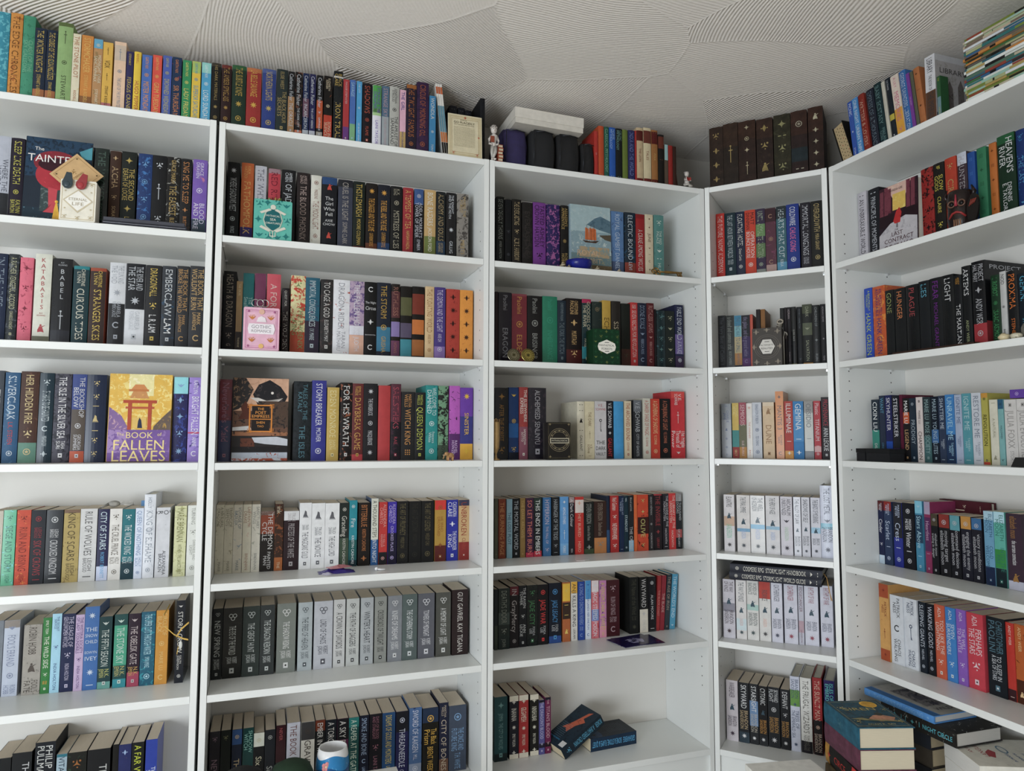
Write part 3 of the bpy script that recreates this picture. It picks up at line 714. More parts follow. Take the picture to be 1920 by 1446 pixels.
518.0 27.2 194 146 0 p 4030a0 c8b8e8 ALEXANDRA~CHRISTO|.CROOKED PLACE|!o|b=0,.5,1c1830
547.3 35.1 195 146 0 p 181818 6a6040 THE ART OF PROPHECY|.WESLEY CHU|!o
584.5 39.4 194 146 0 p 181818 303028 THE ART OF DESTINY|.WESLEY CHU|!o
625.2 39.9 194 146 0 p 181818 6a6040 THE ART OF LEGEND|.WESLEY CHU|!o
668.5 36.8 195 146 0 p b08830 9a5a20 !o|.HE WHO~DROWNED|!x|!q|b=.84,1,d03028|b=0,.26,5a201c
707.9 37.3 195 146 0 p 2c3298 e8e8f4 CASSANDRA~CLARE|!d|THE RAGPICKER~KING|!q
747.9 35.6 194 146 0 p c8a470 a04030 UNBROKEN|.CLARK|!q|b=0,.3,8a2c28|b=.9,1,3a3a50
@B5
18.6 27.3 198 126 0 p 1d2020 b8bcb8 !r|NEW SPRING|.ROBERT~JORDAN|!q
47.3 50.7 197 126 0 p 131512 c4c8c4 !r|THE EYE OF THE WORLD|.ROBERT~JORDAN|!q
99.9 46.2 198 125 0 p 2e3632 c4c8c4 !r|THE GREAT HUNT|.ROBERT~JORDAN|!q
147.5 39.5 198 125 0 p 323635 c4c8c4 !r|THE DRAGON REBORN|.ROBERT~JORDAN|!q
193.6 52.8 199 125 0 p 767b74 e0e0dc !r|THE SHADOW RISING|.ROBERT~JORDAN|!q
253.2 40.5 198 125 0 p a8b0b2 50585c !r|THE FIRES OF HEAVEN|.ROBERT~JORDAN|!q
298.7 53.9 198 124 0 p b6b8be 5c5c64 !r|LORD OF CHAOS|.ROBERT~JORDAN|!q
355.3 34.0 199 124 0 p c4c4c2 4c4c4c !r|A CROWN OF SWORDS|.ROBERT~JORDAN|!q
393.2 38.0 199 124 0 p bcbeba 4c4c4c !r|THE PATH OF DAGGERS|.ROBERT~JORDAN|!q
435.9 38.1 199 124 0 p aaaeb0 4c5054 !r|WINTER'S HEART|.ROBERT~JORDAN|!q
478.0 36.5 199 124 0 p 8e908a 3a3c38 !r|CROSSROADS OF TWILIGHT|.ROBERT~JORDAN|!q
518.6 43.2 199 123 0 p 808388 e0e0e0 !r|KNIFE OF DREAMS|.ROBERT~JORDAN|!q
563.0 46.7 200 123 0 p 566260 e0e4e4 !r|THE GATHERING STORM|.ROBERT~JORDAN|!q
612.7 52.2 199 123 0 p 5d5e66 e0e0e4 !r|TOWERS OF MIDNIGHT|.ROBERT~JORDAN|!q
670.3 47.4 198 123 0 p 50504a e0e0dc !r|A MEMORY OF LIGHT|.ROBERT~JORDAN|!q
722.0 53.5 203 123 0 p 2b1e1e d8d0c8 .GUY GAVRIEL KAY|.TIGANA
@B6
21.2 27.6 211 126 0 p 201c24 9a7a8a !f|NEVERNIGHT
50.5 26.1 211 126 0 p 1a201c 8a8a60 !f|Kinslayer
80.2 26.4 210 125 0 p 1a2030 c8b080 !o|THE|.STORM|b=.8,1,2a4a78
109.0 28.8 210 125 0 p 153a38 8ac0b0 SHADOW~WITCH|.GRISHA
138.5 28.7 193 125 0 p 151515 c8c0a0 !o|Six|.OF CROWS|b=.8,1,c8c8b8
169.0 27.9 197 125 0 p 1a1c20 a8a8a0 !o|Six Crows
199.1 27.1 206 125 0 p 171417 a85050 .NEVER|RAVEN|b=.5,1,33181c
229.2 37.0 209 125 0 p b8b8c0 7a5048 THE BOOK OF DRAGON
269.1 38.3 206 125 0 p d0ccc0 4a4038 !o|GRAVE EMPIRE|b=.75,1,3a3838
309.3 27.7 207 124 0 p 15181a d8d4cc EMBER IN THE ASHES|b=.85,1,6a2f1c|SABAA
338.5 31.8 204 124 0 p 15191f d8d4cc A TORCH AGAINST|.THE NIGHT
372.2 32.9 203 124 0 p 5a1f44 e0dcd4 A SKY BEYOND|.THE STORM|b=.7,1,141418
406.3 30.1 202 124 0 p 17504e d8ecd8 A REAPER AT THE GATES|.TAHIR|b=.86,1,1f7a74
438.3 27.7 204 124 0 p 161a2c a8c0e0 SMOKE AND BONE|!c|.LAINI TAYLOR
468.0 37.1 204 124 0 p 17151d a87080 .DAYS OF BLOOD~AND STARLIGHT|!f|.LAINI TAYLOR
506.7 38.8 203 124 0 p 1f4a78 d8c860 DREAMS OF GODS AND MONSTERS|.LAINI TAYLOR
548.3 38.1 202 123 0 p 20204e d8dcec !o|THREADNEEDLE|.CARI|b=.7,1,161720
589.3 38.6 208 123 0 p 4a6a98 d8dcec SWORD OF KAIGEN|.M.L.|!o|b=0,.2,8a98b0|a=20305a,.3
630.7 50.5 202 123 0 p 14130f e0b040 !o|The Black~Prism|BRENT WEEKS|b=.78,1,20304a
684.2 29.0 212 123 0 p 1c2036 c8b8a0 .MARTHA~WELLS|CITY OF BONES|b=0,.2,6a4a38
715.2 56.2 199 123 0 p 3f4858 80a8d0 !o|THE ONCE AND~FUTURE KING|T.H. WHITE
@C0
379.4 14.1 160 20 0 h b82a20 e0a0a0 .DK
395.5 20.2 181 20 0 h c04a1c e8a060 |!b
417.2 17.8 181 20 0 h 1f5a48 8ac0a0 CLASSICAL MYTHOLOGY|!b
436.5 24.0 182 20 0 h 1c58b0 a0c4e8 NORSE~MYTHOLOGY|!b
462.0 24.1 182 20 0 h 15191a 80b0a0 CELTIC~MYTHOLOGY|!b
487.7 20.2 181 20 0 h 66782c a0b070 |!b
509.9 25.5 183 20 0 h 262a5c 7a8ac8 INDIA AND THE WORLD|!b
536.4 5.7 184 20 0 h b02c28 c05048
543.2 25.2 197 20 0 h c8b088 7a2a1c !b|.THE LION|!b|b=.76,.95,5a1a14|b=0,.08,6a1c18
570.5 29.6 201 20 0 h d8c8a0 8a3a28 !b|.TALES|!b|b=.72,.95,6a3024|b=.01,.09,6a1c18
602.3 24.5 197 20 0 h a06a34 d8b060 !b|.FOLK|!b|b=.74,.97,5a1814|b=0,.09,5a1814
629.0 23.1 185 20 0 h 1b1815 8a5a38 !b|b=.72,.96,6a3020
653.7 13.5 151 20 0 p 5a4a3c d0e0e0 |b=.62,1,9ac0c0
669.3 17.9 150 20 0 h 9a221c c04030
688.3 13.1 149 20 0 h 3a2018 5a4030
@C1
53.9 26.6 245 95 0 h 161817 a0a8a0 SEVEN DEADLY THORNS|.AMBER HAMILTON
83.3 23.5 239 95 0 h 15171c 5a6068 |!f|!o
108.8 32.3 242 95 0 h 181512 d0b888 THE EVERLASTING|!f|ALIX E. HARROW
144.8 36.9 236 95 0 h 1d1a18 3a3430 EVERLASTING|a=2a2624,.5
184.2 46.1 240 95 0 h 7a3a90 2a1230 TASTED~CROWN|ASHLEY~HAYDEN|!f|b=0,.08,2a1a38
233.7 48.2 239 95 0 h 2a1f5a b060a0 !f|!w|!f|!k|a=a05898,.45
285.9 28.4 240 95 0 h 1a1816 c0a058 ASSASSIN'S~APPRENTICE|!o|ROBIN~HOBB
317.8 157.2 247 95 0 F 9ab0bc royal
477.6 50.9 241 95 0 h 5a80b0 c0d0e4 ROYAL GAMBIT|.DANIEL|a=3a4a70,.3|b=0,.25,4a5a7a
532.7 43.6 243 95 0 h 1d2c38 c8d4dc ELECTIC BOUND|.LEVI|a=1f6a98,.3|b=0,.25,8a3a2c
578.0 35.0 241 95 0 h a01c20 e8dcd0 |A CRANE AMONG WOLVES|b=.93,1,8a1418
615.6 32.6 244 95 0 h d8c8a8 6a3a30 !d|!x|.JUNE|!w|!b|!c|!x
652.0 40.0 246 95 0 h 558a84 d8e4d8 !f|.THE RED~PALACE|!w|!b|.HUR|a=3f706a,.3
@C2
50.7 10.6 241 100 0 h 2a1a1e 60404a
63.6 45.6 241 100 0 h 1f1a26 a0a0a8 .Paolini|ERAGON
110.2 52.9 239 100 0 h 782c34 c89040 .Paolini|!o|ELDEST|b=.97,1,8a4048
165.0 53.7 236 100 0 h 191616 9a9a94 .Paolini|!o|BRISINGR
219.6 54.5 238 100 0 h 1c7a5c 2a9a78 .Paolini|!o|INHERITANCE
275.6 31.0 227 100 0 h 1f2c38 7a8a90 .CHRISTOPHER PAOLINI|THE FORK THE WITCH|!q
307.6 57.3 237 100 0 h 1c1414 d8b070 .CHRISTOPHER~PAOLINI|!d|MURTAGH|!f|b=0,.25,4a1a18
366.4 35.3 238 100 0 h 1d3438 d0c8a8 GODDESS OF~THE RIVER|.VAISHNAVI~PATEL|!q|b=.94,1,b02050|b=.12,.3,2a8088
405.3 37.2 231 100 0 h 24302c 8a7a5a !o|.GHOST|a=5a6050,.25
444.6 32.5 238 100 0 h c09a34 5a4018 ECHO OF
479.7 36.4 238 100 0 h 28241f c0b090 SISTERS
518.7 34.2 232 100 0 h 181c16 4a4a38 |!f|b=0,.3,4a2a20
555.5 28.1 238 100 0 h c03030 e8d8d0 .SUSAN~LEE|SEVEN RECIPES FOR REVOLUTION|!q
584.7 34.7 238 100 0 h 1d2438 90a0b8 DIVINE RIVALS|!w|.REBECCA ROSS|!c
621.0 29.1 240 100 0 h 5a1a1e c09088 RUTHLESS VOWS|!w|.REBECCA ROSS|!c
651.8 6.5 219 100 0 h 1a1618 303030
661.0 34.3 216 100 0 h 182c30 5a8080 !f|!d|!f|!x|!f|a=3a6068,.3
697.0 36.9 216 100 0 h 1a2220 a8a888 !f|!w|!f|!w|!f
736.6 34.5 241 100 0 h 1f2444 d8dce4 FABLE END WORLD AWAKE|!o|b=.25,.55,6a5a90|b=0,.22,3a2a48
@C3
52.0 45.9 236 100 0 h 1a1a1c b08030 !x|.AFTER THE FOREST|!f
100.2 33.9 238 100 0 h 1c3a6a e0b840 !w|!o|!f|b=0,.1,101828|b=.3,.5,1f5a98
136.5 30.5 240 100 0 h a03a38 f0ece0 THE ELSEWHERE~EXPRESS|.SAMANTHA~SOTTO|!q|b=0,.45,8a5060|a=d08050,.2
169.4 63.3 239 100 0 h 25222a b0acb0 ALCHEMISED|.SENLINYU|!q|a=3a3038,.4
346.7 27.8 196 100 0 h d8d0b8 2a2420 !b|!b|!k|!b|.GALLANT|!b
375.5 35.1 197 100 0 p d8cca8 8a6a48 |.THE DARK|!s|.V.E.~SCHWAB|!b
412.1 44.1 198 100 0 p ccc8c8 c06068 .V.E.~SCHWAB|#202020 !y|#303030 THE~DARK~VAULT|H
457.7 24.0 200 100 0 p 1d1c24 e8e8ec V.E. SCHWAB|!d|#c02830 GALLANT|b=0,.35,30161c
485.9 37.2 199 100 0 h 3c98d0 58b0e0
527.2 26.1 201 100 0 p d8c8a8 b05038 THE ARCHIVED BOUND|.SCHWAB|!q
562.2 31.6 205 100 0 p 2a2c30 c0c4c8 V.E. SCHWAB|.CITY OF GHOSTS|b=.8,1,6a6e74
600.7 28.7 212 100 0 p d0ccbc c05048 A DARKER SHADE OF MAGIC|.V.E. SCHWAB|!o
631.5 35.4 211 100 0 p c83c28 f0c890 A GATHERING OF SHADOWS|.V.E. SCHWAB|!o
669.1 40.1 212 100 0 p 161618 d07858 A CONJURING OF LIGHT|.V.E. SCHWAB|!o
714.6 54.9 239 100 0 p c82c34 f0e4e0 .V.E.~SCHWAB|!s|The Fragile~Threads of~Power|!w|b=.9,1,d84440
@C4
63.8 11.0 196 136 0 p 5a5a48 909078 |!o
77.1 24.5 195 136 0 p 8a4028 e0a060 THE BURNING PAGE
105.2 19.6 194 136 0 p 8ab0c0 3a5a70 THE LOST PLOT
126.2 24.8 195 136 0 p 17191c b8bcc0 THE MORTAL WORD|!q
152.8 17.9 196 136 0 p 8a6c38 c0a060 THE DARK ARCHIVE|!q
172.6 27.5 196 135 0 p 3a1c38 e07868 SO LET THEM BURN|b=0,.08,b82848|a=6a2a30,.3
201.5 27.3 196 135 0 p 1a2022 e8e8e4 THIS ENDS IN EMBERS|b=0,.1,c03040|b=.8,1,2a3830
235.0 28.0 196 135 0 p 3a6a98 c8b8c8 HYPERION|.THE FALL OF|!f
267.3 25.8 196 135 0 p 181a1e a0a4a8 HARBINGER OF THE TIDES|!f|!b
296.5 30.9 197 135 0 p 5a98d0 f0f4f8 !x|.AMONG OTHERS|!s|.FORBES|b=0,.2,70a8d8
329.8 19.8 195 135 0 p 25232a d8d4d4 A Dark Colour|.SEA|b=.9,1,a08a88
352.0 32.4 195 135 0 p c02c24 e8b098 !d|.THEY BURIED|.HERO|b=.72,.95,d8ccc4
385.4 36.8 177 134 0 p 181c1a a0a49c STEVEN ERIKSON|.Gardens of the Moon|!d|b=0,.1,3a4a30
423.5 46.9 178 134 0 p 38221c 988878 STEVEN ERIKSON|.Deadhouse Gates|!f|b=0,.3,b87840
471.4 11.8 196 134 0 p 18243a 5080b0 |b=0,.4,2a4a70
486.7 31.5 196 134 0 p b02a28 f0dcd0 Neil Gaiman|!f|NEVERWHERE|!f|a=501818,.2
520.8 17.7 195 134 0 p 1a2a48 a8b8d0 THE OCEAN AT~THE END|!b
539.4 16.2 194 134 0 p 16303c c8d8dc .NEIL|STARDUST|!o
557.2 19.4 195 134 0 p 22262a c8c8c8 .Blood and Ink|THE CRANE|b=0,.2,90b8d0
579.2 11.6 197 134 0 p d8642a f0c080 .THE STARLIT
592.3 42.6 197 133 0 p c84424 c8c070 !f|!x|OLIVE|!f|a=2a1c18,.3|b=.3,.6,3a1c1a
637.5 18.8 196 133 0 p 2a2628 b8b4b4 .GRADY HENDRIX|!o|.HORRORSTOR|a=e0dce0,.1
657.8 32.4 198 133 0 p 231c20 a03c40 THE INVISIBLE|!d|.LIBRARY|b=.97,1,a83038
693.9 24.5 198 133 0 p 26242a c8c0c4 THE ARCHIVE OF THE~FORGOTTEN|.HACKWITH|!b
718.8 28.0 199 133 0 p c83030 e8ccc0 THE LIBRARY OF THE~UNWRITTEN|.HACKWITH
747.3 24.9 199 133 0 p 1f2226 c0c4c4 TEN THOUSAND~DOORS|.OF JANUARY|b=.2,.35,a04848|b=.85,1,8a8888
@C5
62.8 11.4 194 132 0 p 20282a 808878 |b=0,.4,3a4238
76.9 38.5 195 133 0 p 1f2c2a 90988c DEATH'S DOOR|!f|.JOHN|b=.4,.6,3f4c48|a=34423c,.3
117.5 30.1 198 136 0 p 1a1416 b0a8a4 IN|GrayMercy|!o|b=.86,1,5a1c24
149.6 26.7 199 137 0 p 17181b c8c8c4 THE RAVEN~TOWER|!f|ANN~LECKIE|!q
178.3 37.3 198 139 0 p 151a19 3f7a4a !f|JADE CITY|.#a0a0a0 FONDA~LEE|!q
217.4 37.3 197 141 0 p 161416 d83a38 !o|JADE WAR|.#b0b0b0 FONDA~LEE|!q
258.6 44.5 199 144 0 p 161b26 4f98d0 !o|JADE LEGACY|.#b0b0b0 FONDA~LEE|!q|b=0,.12,2a4a88
309.0 28.4 198 146 0 p b06030 f0d060 !f|!b|!b|!k|b=.68,.98,e8b828|b=.38,.66,3a2a22
341.6 23.2 198 148 0 p d8d4cc 404048 ANJI KILLS A KING|.LEIKAM|b=.8,1,e8b030
368.5 23.9 196 149 0 p 28489a 98b0e0 A SONG TO DROWN RIVERS|.ANN~LIANG|!c
396.2 21.1 198 151 0 p d8e0ec 3a6ab8 !w|.IN OTHER LANDS HER ONE FUN|!c|b=.68,1,4a98d0
420.0 27.3 196 152 0 p d8707a f0f0f4 !w|MAGIC STEEPED POISON|b=.8,1,e8d8d8|a=c02c34,.3|b=.3,.5,7a90c8
451.2 26.5 194 154 0 p c880b0 e0d060 A VENOM DARK & SWEET|.LIN|a=4a3a78,.35|b=0,.2,e090a8
479.9 49.6 193 156 0 p 441a20 b89aa0 !f|RUIN OF KINGS|.JENN~LYONS|!c
572.3 35.4 196 161 0 p 191a19 4a4a3c THE Name of the Wind|.Scott~Lynch|!*
613.2 33.1 194 163 0 p 181818 d0ccc8 WAYWARD|!d|.CHUCK|b=0,.42,d8d0c0
649.1 30.8 193 165 0 p 19191c d0d0d0 !o|.ALAN MOORE|!b|b=0,.03,303030
679.9 13.6 194 167 3.5 p 9a2a2c d08880 THE BLACK COAST
695.7 17.5 193 168 4 p 8a2430 d0a8a0 THE BLADE
715.6 18.7 195 169 4.5 p 2a343a a09080 THE AGE OF IRON|!q
736.7 22.1 195 170 5 p 4a98b8 d0e8f4 THE WORLD'S END|!w
@C6
66.4 43.9 202 139 0 p 1a4c52 7ab0b0 !x|.JEMMA|.THE CITY OF WOLVES|!q|b=0,.12,16282c
117.7 31.2 200 140 0 p 1a1a24 e0dcd0 !d|INANNA|!*|.EMILY WILSON|!d|b=.91,1,d8d0bc|b=0,.08,d8d0bc
151.5 32.4 199 141 0 p a02828 e8dcc8 !d|GILGAMESH|!*|.EMILY WILSON|!d|b=.91,1,d8d0bc|b=0,.08,d8d0bc
190.5 30.0 196 143 0 p 171614 e0dcc8 !d|NINSHUBAR|!*|.EMILY WILSON|!d|b=.91,1,d8d0bc|b=0,.08,d8d0bc
222.2 19.8 174 143 0 p 54508a c8c4e0 THE DRAGON'S BLOOD|!f|!q|b=.95,1,1a1a28|b=.12,.2,1f1c30
244.7 20.0 180 144 0 p 6a2048 d8b0b8 .THE|TITAN'S BLOOD|!f|!q|b=.95,1,1a1a28|b=.12,.2,1f1018
@D0
15.4 48.1 223 20 0 h 2c2018 a08850 !f|!d|!d|!d|b=.62,1,34241a|a=3a2c20,.3
64.4 50.6 227 20 0 h 2b2119 b09858 !s|b=.62,1,38261a|a=2a2c2c,.3
116.5 58.5 224 20 0 h 2f1f18 c0b490 !x|!o|!x|!s|b=.7,1,3a2418|H
178.0 54.2 219 20 0 h 2c1e18 a08c50 !d|!f|!k|b=.68,1,38241a|a=3a2c20,.3
235.1 54.5 221 20 0 h 2f2c1c a09c68 !x|!b|!f|!f|a=4a4830,.3|b=0,.12,2a2418
291.0 51.9 222 20 0 h 2c1d1a b0a890 !o|!b|b=.62,1,3a2319|b=.2,.42,1f2a2e
345.7 46.7 224 20 0 h 2c1c16 c0b898 !k|!d|!x|!x|!x|b=.62,1,3a2318
@D1
17.5 29.5 255 95 0 h c42c20 f0d8d0 THE FUTURE|NAOMI ALDERMAN
48.5 37.6 252 95 0 h 163038 c0ccd0 THE LAST HOUR BETWEEN WORLDS|.MELISSA~CARUSO|!q
87.0 30.9 251 95 0 h 1f2840 e0e0d8 FLOATING HOTEL|.Grace Curtis|!o|b=0,.08,3a50a0
119.1 36.6 252 95 0 h cc3c20 f4e8e0 #201818 MATT~DINNIMAN|OPERATION~BOUNCE HOUSE|!o
156.6 31.6 251 95 0 h 3c3048 b0c0a0 UNTIL|AMMALITE|LANTERN|!o|b=.3,.5,5f7a50|b=.6,.78,6a9058|b=0,.13,8a9088
189.7 34.7 248 95 0 p 5a3040 b08a70 !c|!o|!c|b=0,.18,b09088|b=.8,1,3a1c26|a=804060,.3
226.2 32.2 249 95 0 h 3f6a74 d8e4e8 HEARTS THAT CUT|.KIKA|b=.82,1,2a3438|b=0,.2,5a9ab8|a=3a8088,.3
259.5 41.3 251 95 0 h 20388a e8ecf4 COLDWIRE|#e86a98 CHLOE GONG|!o
305.1 32.6 250 95 0 h 211f2a c8c8d0 IMMORTAL LONGINGS|.CHLOE~GONG|b=0,.06,50203a
338.6 38.3 250 95 0 h 1e1e1b c8b070 OVERGROWTH|.MIRA GRANT|!o
@D2
17.5 25.0 199 100 0 p 18191b 50555a The Very Best of Caitlin|!b
44.1 28.9 197 100 0 p 1b211f 8a9088 a closed and common orbit|.BECKY CHAMBERS|b=.0,.08,20242c
73.7 25.2 195 100 0 p b8a880 4a6a80 THE LONG WAY TO A SMALL|.ANGRY PLANET|b=.8,1,3a80a0|b=.6,.8,7ab0b8|b=0,.08,1c2438|b=.08,.3,b07a40
100.1 28.0 194 100 0 p 3a2a58 8a80a0 the galaxy, and the ground within|!c|b=.6,1,1f2028|b=0,.2,5a3068
128.6 9.3 195 100 0 p c04830 e08a60 |!o
149.9 13.5 211 100 0 p 1c1214 d0ccc8 |.FEED
165.5 14.3 210 100 0 p 8a5a24 3a2410 |.RECORD
229.8 13.1 209 100 0 h 191a1c 8a8a88 PENHALIGON
243.7 7.8 210 100 0 h 211a1e a89a90 NAMIRA
252.4 12.1 210 100 0 h 1e1a1e b0a0a4 ADRIAN|.TCHAIKOVSKY|b=0,.06,606060
265.4 16.3 210 100 0 h 181a1b a8a8a0 .ELDER RACE|b=0,.06,707040
284.0 17.1 208 100 0 h 1a1c1f 606870 .PETER F. HAMILTON|!f
301.6 31.0 215 100 0 h 202220 a0a488 .DARK|!w|.SALVATION|b=0,.06,c88a28|b=.85,1,4a4f3c|b=.5,.7,5a604c
333.1 23.9 210 100 0 h 1b1e20 8a9090 .CHILDREN OF|!x|.RUIN
358.2 18.2 211 100 0 h 1c1c1e a0989c .ADRIAN DEWS|!x|.TIME|b=0,.05,3a4a40
@D3
22.1 34.1 194 100 0 p 8a8c90 2a3a70 !b|.CHARLIE~JANE|!k|!o|!o|!q|b=.7,1,707478
59.3 23.0 196 100 0 p 3f8a88 e8d890 A LONG~PETAL|.SECT|b=.5,1,d0b050|b=0,.2,98302c
82.9 25.2 197 100 0 p 8a6a50 e0c0c0 SEMIOSIS|.SUE BURKE|b=.6,1,a04a58|b=.2,.6,6a6a50|b=0,.2,b8823a
109.0 19.3 194 100 0 p cfc8be c86a3a !o|.THE VANISHED|.BIRDS|b=.94,1,d8d0c8
129.1 30.7 196 100 0 p c8ccd4 5a6a8a .EXHALATION OF BREATH|!o|.TED CHIANG|!o
164.0 37.6 196 100 0 p d8bc98 a88058 !k|DUNE|!q|b=.93,1,e0ccb0
206.7 26.0 233 100 0 p d07a18 4a2410 !d|MANTIS 3|.KOTARO~ISAKA|!c
234.8 27.7 198 100 0 p b03c34 f0ece8 ILLUMINAE|!b|!d|b=0,.14,d89a48
263.4 33.0 197 100 0 p 2c7cb8 e8f0f4 GEMINA|!b|!d|b=.3,.85,4a90c8
298.7 27.9 196 100 0 p b0b0a8 303434 OBSIDIO|!b|!d|b=0,.14,202428|b=.8,1,7a746c
328.8 21.2 197 100 0 p b83a44 f0d8d8 Plastic|TITANIUM|!b|!o|b=.12,.22,d8a8a8
352.7 25.9 209 100 0 p 2a2226 e8e8e8 #a83040 PROVENANCE|ANN LECKIE|!q
@D4
33.2 35.5 196 56 0 p d8d4d6 4a4448 ELANTRIS|#38505e !k|#7ac0a0 SANDERSON|!*|b=.45,.62,c8a890
76.7 43.5 196 58 0 p dad6d4 5a6068 THE FINAL EMPIRE|#38505e !k|.#9ab0d8 SANDERSON|!*|b=.36,.42,7aa8c8
121.8 46.5 196 60 0 p dad8d6 50565c THE WELL~OF ASCENSION|#38505e !k|.#9ab0d8 SANDERSON|!*|b=.42,.5,80b8d8
171.7 44.2 197 62 0 p dad8da 50565c THE HERO OF AGES|#38505e !k|.#9ab0d8 SANDERSON|!*|b=.42,.48,9ac0d8
219.1 37.3 196 64 0 p d4d0d8 4a4650 ARCANUM~UNBOUNDED|!w|.#a8c8a8 SANDERSON|!*
260.4 22.1 196 65 0 p d4d4dc 50545c THE ALLOY OF LAW|#38505e !k|BRANDON~SANDERSON|!*
285.1 25.2 196 66 0 p d4d4dc 50545c SHADOWS OF SELF|#38505e !k|BRANDON~SANDERSON|!*
313.7 29.0 196 68 0 p d4d4de 50545c THE BANDS OF MOURNING|#38505e !k|BRANDON~SANDERSON|!*|b=.4,.5,a0c8e0
343.4 40.0 237 69 0 h d0d4e4 5a5e70 THE LOST METAL|!w|BRANDON~SANDERSON|!*|b=.4,.48,90c8dc
@D5
24.3 39.7 199 55 0 p c8c4cc 4a3a40 THE WAY~OF KINGS|#38505e !k|BRANDON~SANDERSON|!*|b=.45,.6,8a8894
67.3 33.9 199 61 0 p d8d4d2 4a5a60 THE WAY OF KINGS|#38505e !k|.#d8a8a0 SANDERSON|!*|b=.15,.35,c8d8dc
102.3 37.8 199 67 0 p d8d6d2 506060 WORDS OF~RADIANCE|#38505e !k|BRANDON~SANDERSON|!*|b=.5,.6,a8c8c0
141.5 36.7 202 73 0 p d8d6d2 505050 .#b03028 WORDS|RADIANCE|#38505e !k|.#e0b0a0 SANDERSON|!*|b=.7,1,b83a2c
180.2 35.1 198 78 0 p d0d0dc 505468 OATHBRINGER|#38505e !k|BRANDON~SANDERSON|!*
220.1 41.8 198 85 0 p d0d0dc a85060 OATHBRINGER|#38505e !k|#505468 BRANDON~SANDERSON|!*
264.2 16.6 196 90 0 p c0c0cc 8a6a78 EDGEDANCER|.SANDERSON|b=.2,.4,b89aa4
283.0 42.6 197 95 0 p d2d2de a05060 RHYTHM OF WAR|#38505e !k|#505468 BRANDON~SANDERSON|!*
331.5 37.6 199 102 0 p d2d2de a05060 RHYTHM OF WAR|#38505e !k|#505468 BRANDON~SANDERSON|!*
@D6
21.3 38.8 203 90 0 p c8c0c4 4a3a48 WARBREAKER|#38505e !k|BRANDON~SANDERSON|!*
62.6 33.9 200 93 0 p 17191d e8e8e8 SKYWARD|#b8a078 BRANDON~SANDERSON|!*|b=0,.18,2a3a44
98.1 27.9 200 96 0 p 1f2124 e8e8e8 STARSIGHT|#b8b0a0 BRANDON~SANDERSON|!*|b=.3,.72,6a8ab0
127.4 28.2 197 98 0 p 17181b d8d8d8 CYTONIC|#38505e !k|#c08838 BRANDON~SANDERSON|!*
157.5 37.5 198 101 0 p 1a1c20 d8d8d8 SKYWARD~FLIGHT|!o|#b88840 BRANDON~SANDERSON|!*
197.5 28.9 196 103 0 p 18191c d8d8d8 DEFIANT|!f|#b88840 BRANDON~SANDERSON|!*
228.8 29.6 243 106 0 h ccd0e0 4a5a78 BRANDON~SANDERSON|!x|TRESS OF~THE EMERALD SEA|!*|b=.6,.82,6a9a48
260.4 34.2 243 108 0 h dcdad4 6a6860 THE FRUGAL WIZARD'S|.YUMI AND THE~NIGHTMARE|b=0,.16,1c1a20|a=b8b4a8,.2
298.4 28.3 248 111 0 h 9a2426 e0b8a0 THE SUNLIT MAN|!o|#c8b0a0 BRANDON~SANDERSON|b=0,.45,1c1618
333.2 31.9 244 114 0 h 2a1f58 60c8c0 ISLES OF THE~EMBERDARK|.SANDERSON
@E0
86.6 17.7 192 20 -6 p 3058b0 d8e4f4 PICNIC|!q|.STORM
105.7 21.1 194 20 -6 p 4a90d0 e0ecf8 ONE NIGHT|URBAN TAIPEI
129.1 23.0 195 20 -6 h 8a2a1e d8a890 WRITERS & LOVERS
159.8 28.1 194 20 -6 h 1c2230 6a7a8a EMPRESS OF A THOUSAND
191.0 25.2 200 20 -6 h 143034 6a9090 BABY ECSTASY|MAILAN~GORE
219.7 11.5 195 20 -6 h c8c4b4 a0a090
234.2 16.8 197 20 -6 h 14202a c8ccd0 .OCTAVIA|!q|b=.3,.4,c0b030
254.3 26.7 193 20 -6 p e0d0c0 e07898 .A LILY|MEMORIES|!f|b=0,.45,e0a020
283.1 22.1 194 20 -6 h 3068a8 d0e0f0 GEORGE SAUNDERS|LIBERATION
306.3 10.7 177 20 -6 p 7a3a98 c8a0d8 .THE LIBRARY
318.9 9.8 176 20 -6 h 5a5c4a 80826a
330.6 19.2 179 20 -6 h b06a38 5a3018 !x|!b|!x|!b
351.7 31.8 191 20 0 p d8d8dc 3a3a3c LIBRARY|.THE BOOK OF|THE IMPERIALS|b=0,.46,5a3a26|c=library
387.2 11.0 118 20 0 p 2a5a34 d8c830 .OLD|.A JOURNAL|b=0,.5,6a8a90|c=dp30
@E1
20.1 35.9 239 95 0 h c0bcc4 2a2628 !b|AN UNBREAKABLE WORLD|a=c89080,.12
63.5 42.3 235 95 0 h 1c1e24 c8ccd4 !b|PRINCIPLE OF MOMENTS|a=2a2a40,.2
112.1 141.9 217 95 0 F 2a1c28 contract
259.9 39.4 230 95 0 h 9a2420 2a1618 !f|!x|!f|!x|a=2a1414,.45
301.0 34.7 231 95 0 h 1d1a18 e0d048 .IF|SLOW~GODS|.CLAIRE|!f
338.4 35.1 233 95 0 h b83a20 c0a060 !f|CIRCUIT|.SEX
377.2 27.8 234 95 0 h 3f3038 b8b0b4 HAUNTED|.IN TIME|b=.85,1,c8ccd8|b=0,.1,c0c4d0
407.5 21.7 224 95 0 h 1f4f98 4a80c8 !g|!g|!g|!g|!g
435.0 26.3 225 95 0 h 2f7a54 1f5a3a !g|!x|!g|!x|!g
469.9 19.8 225 95 0 h c06a20 7a3a10 !x|!g|!x|!g|!x
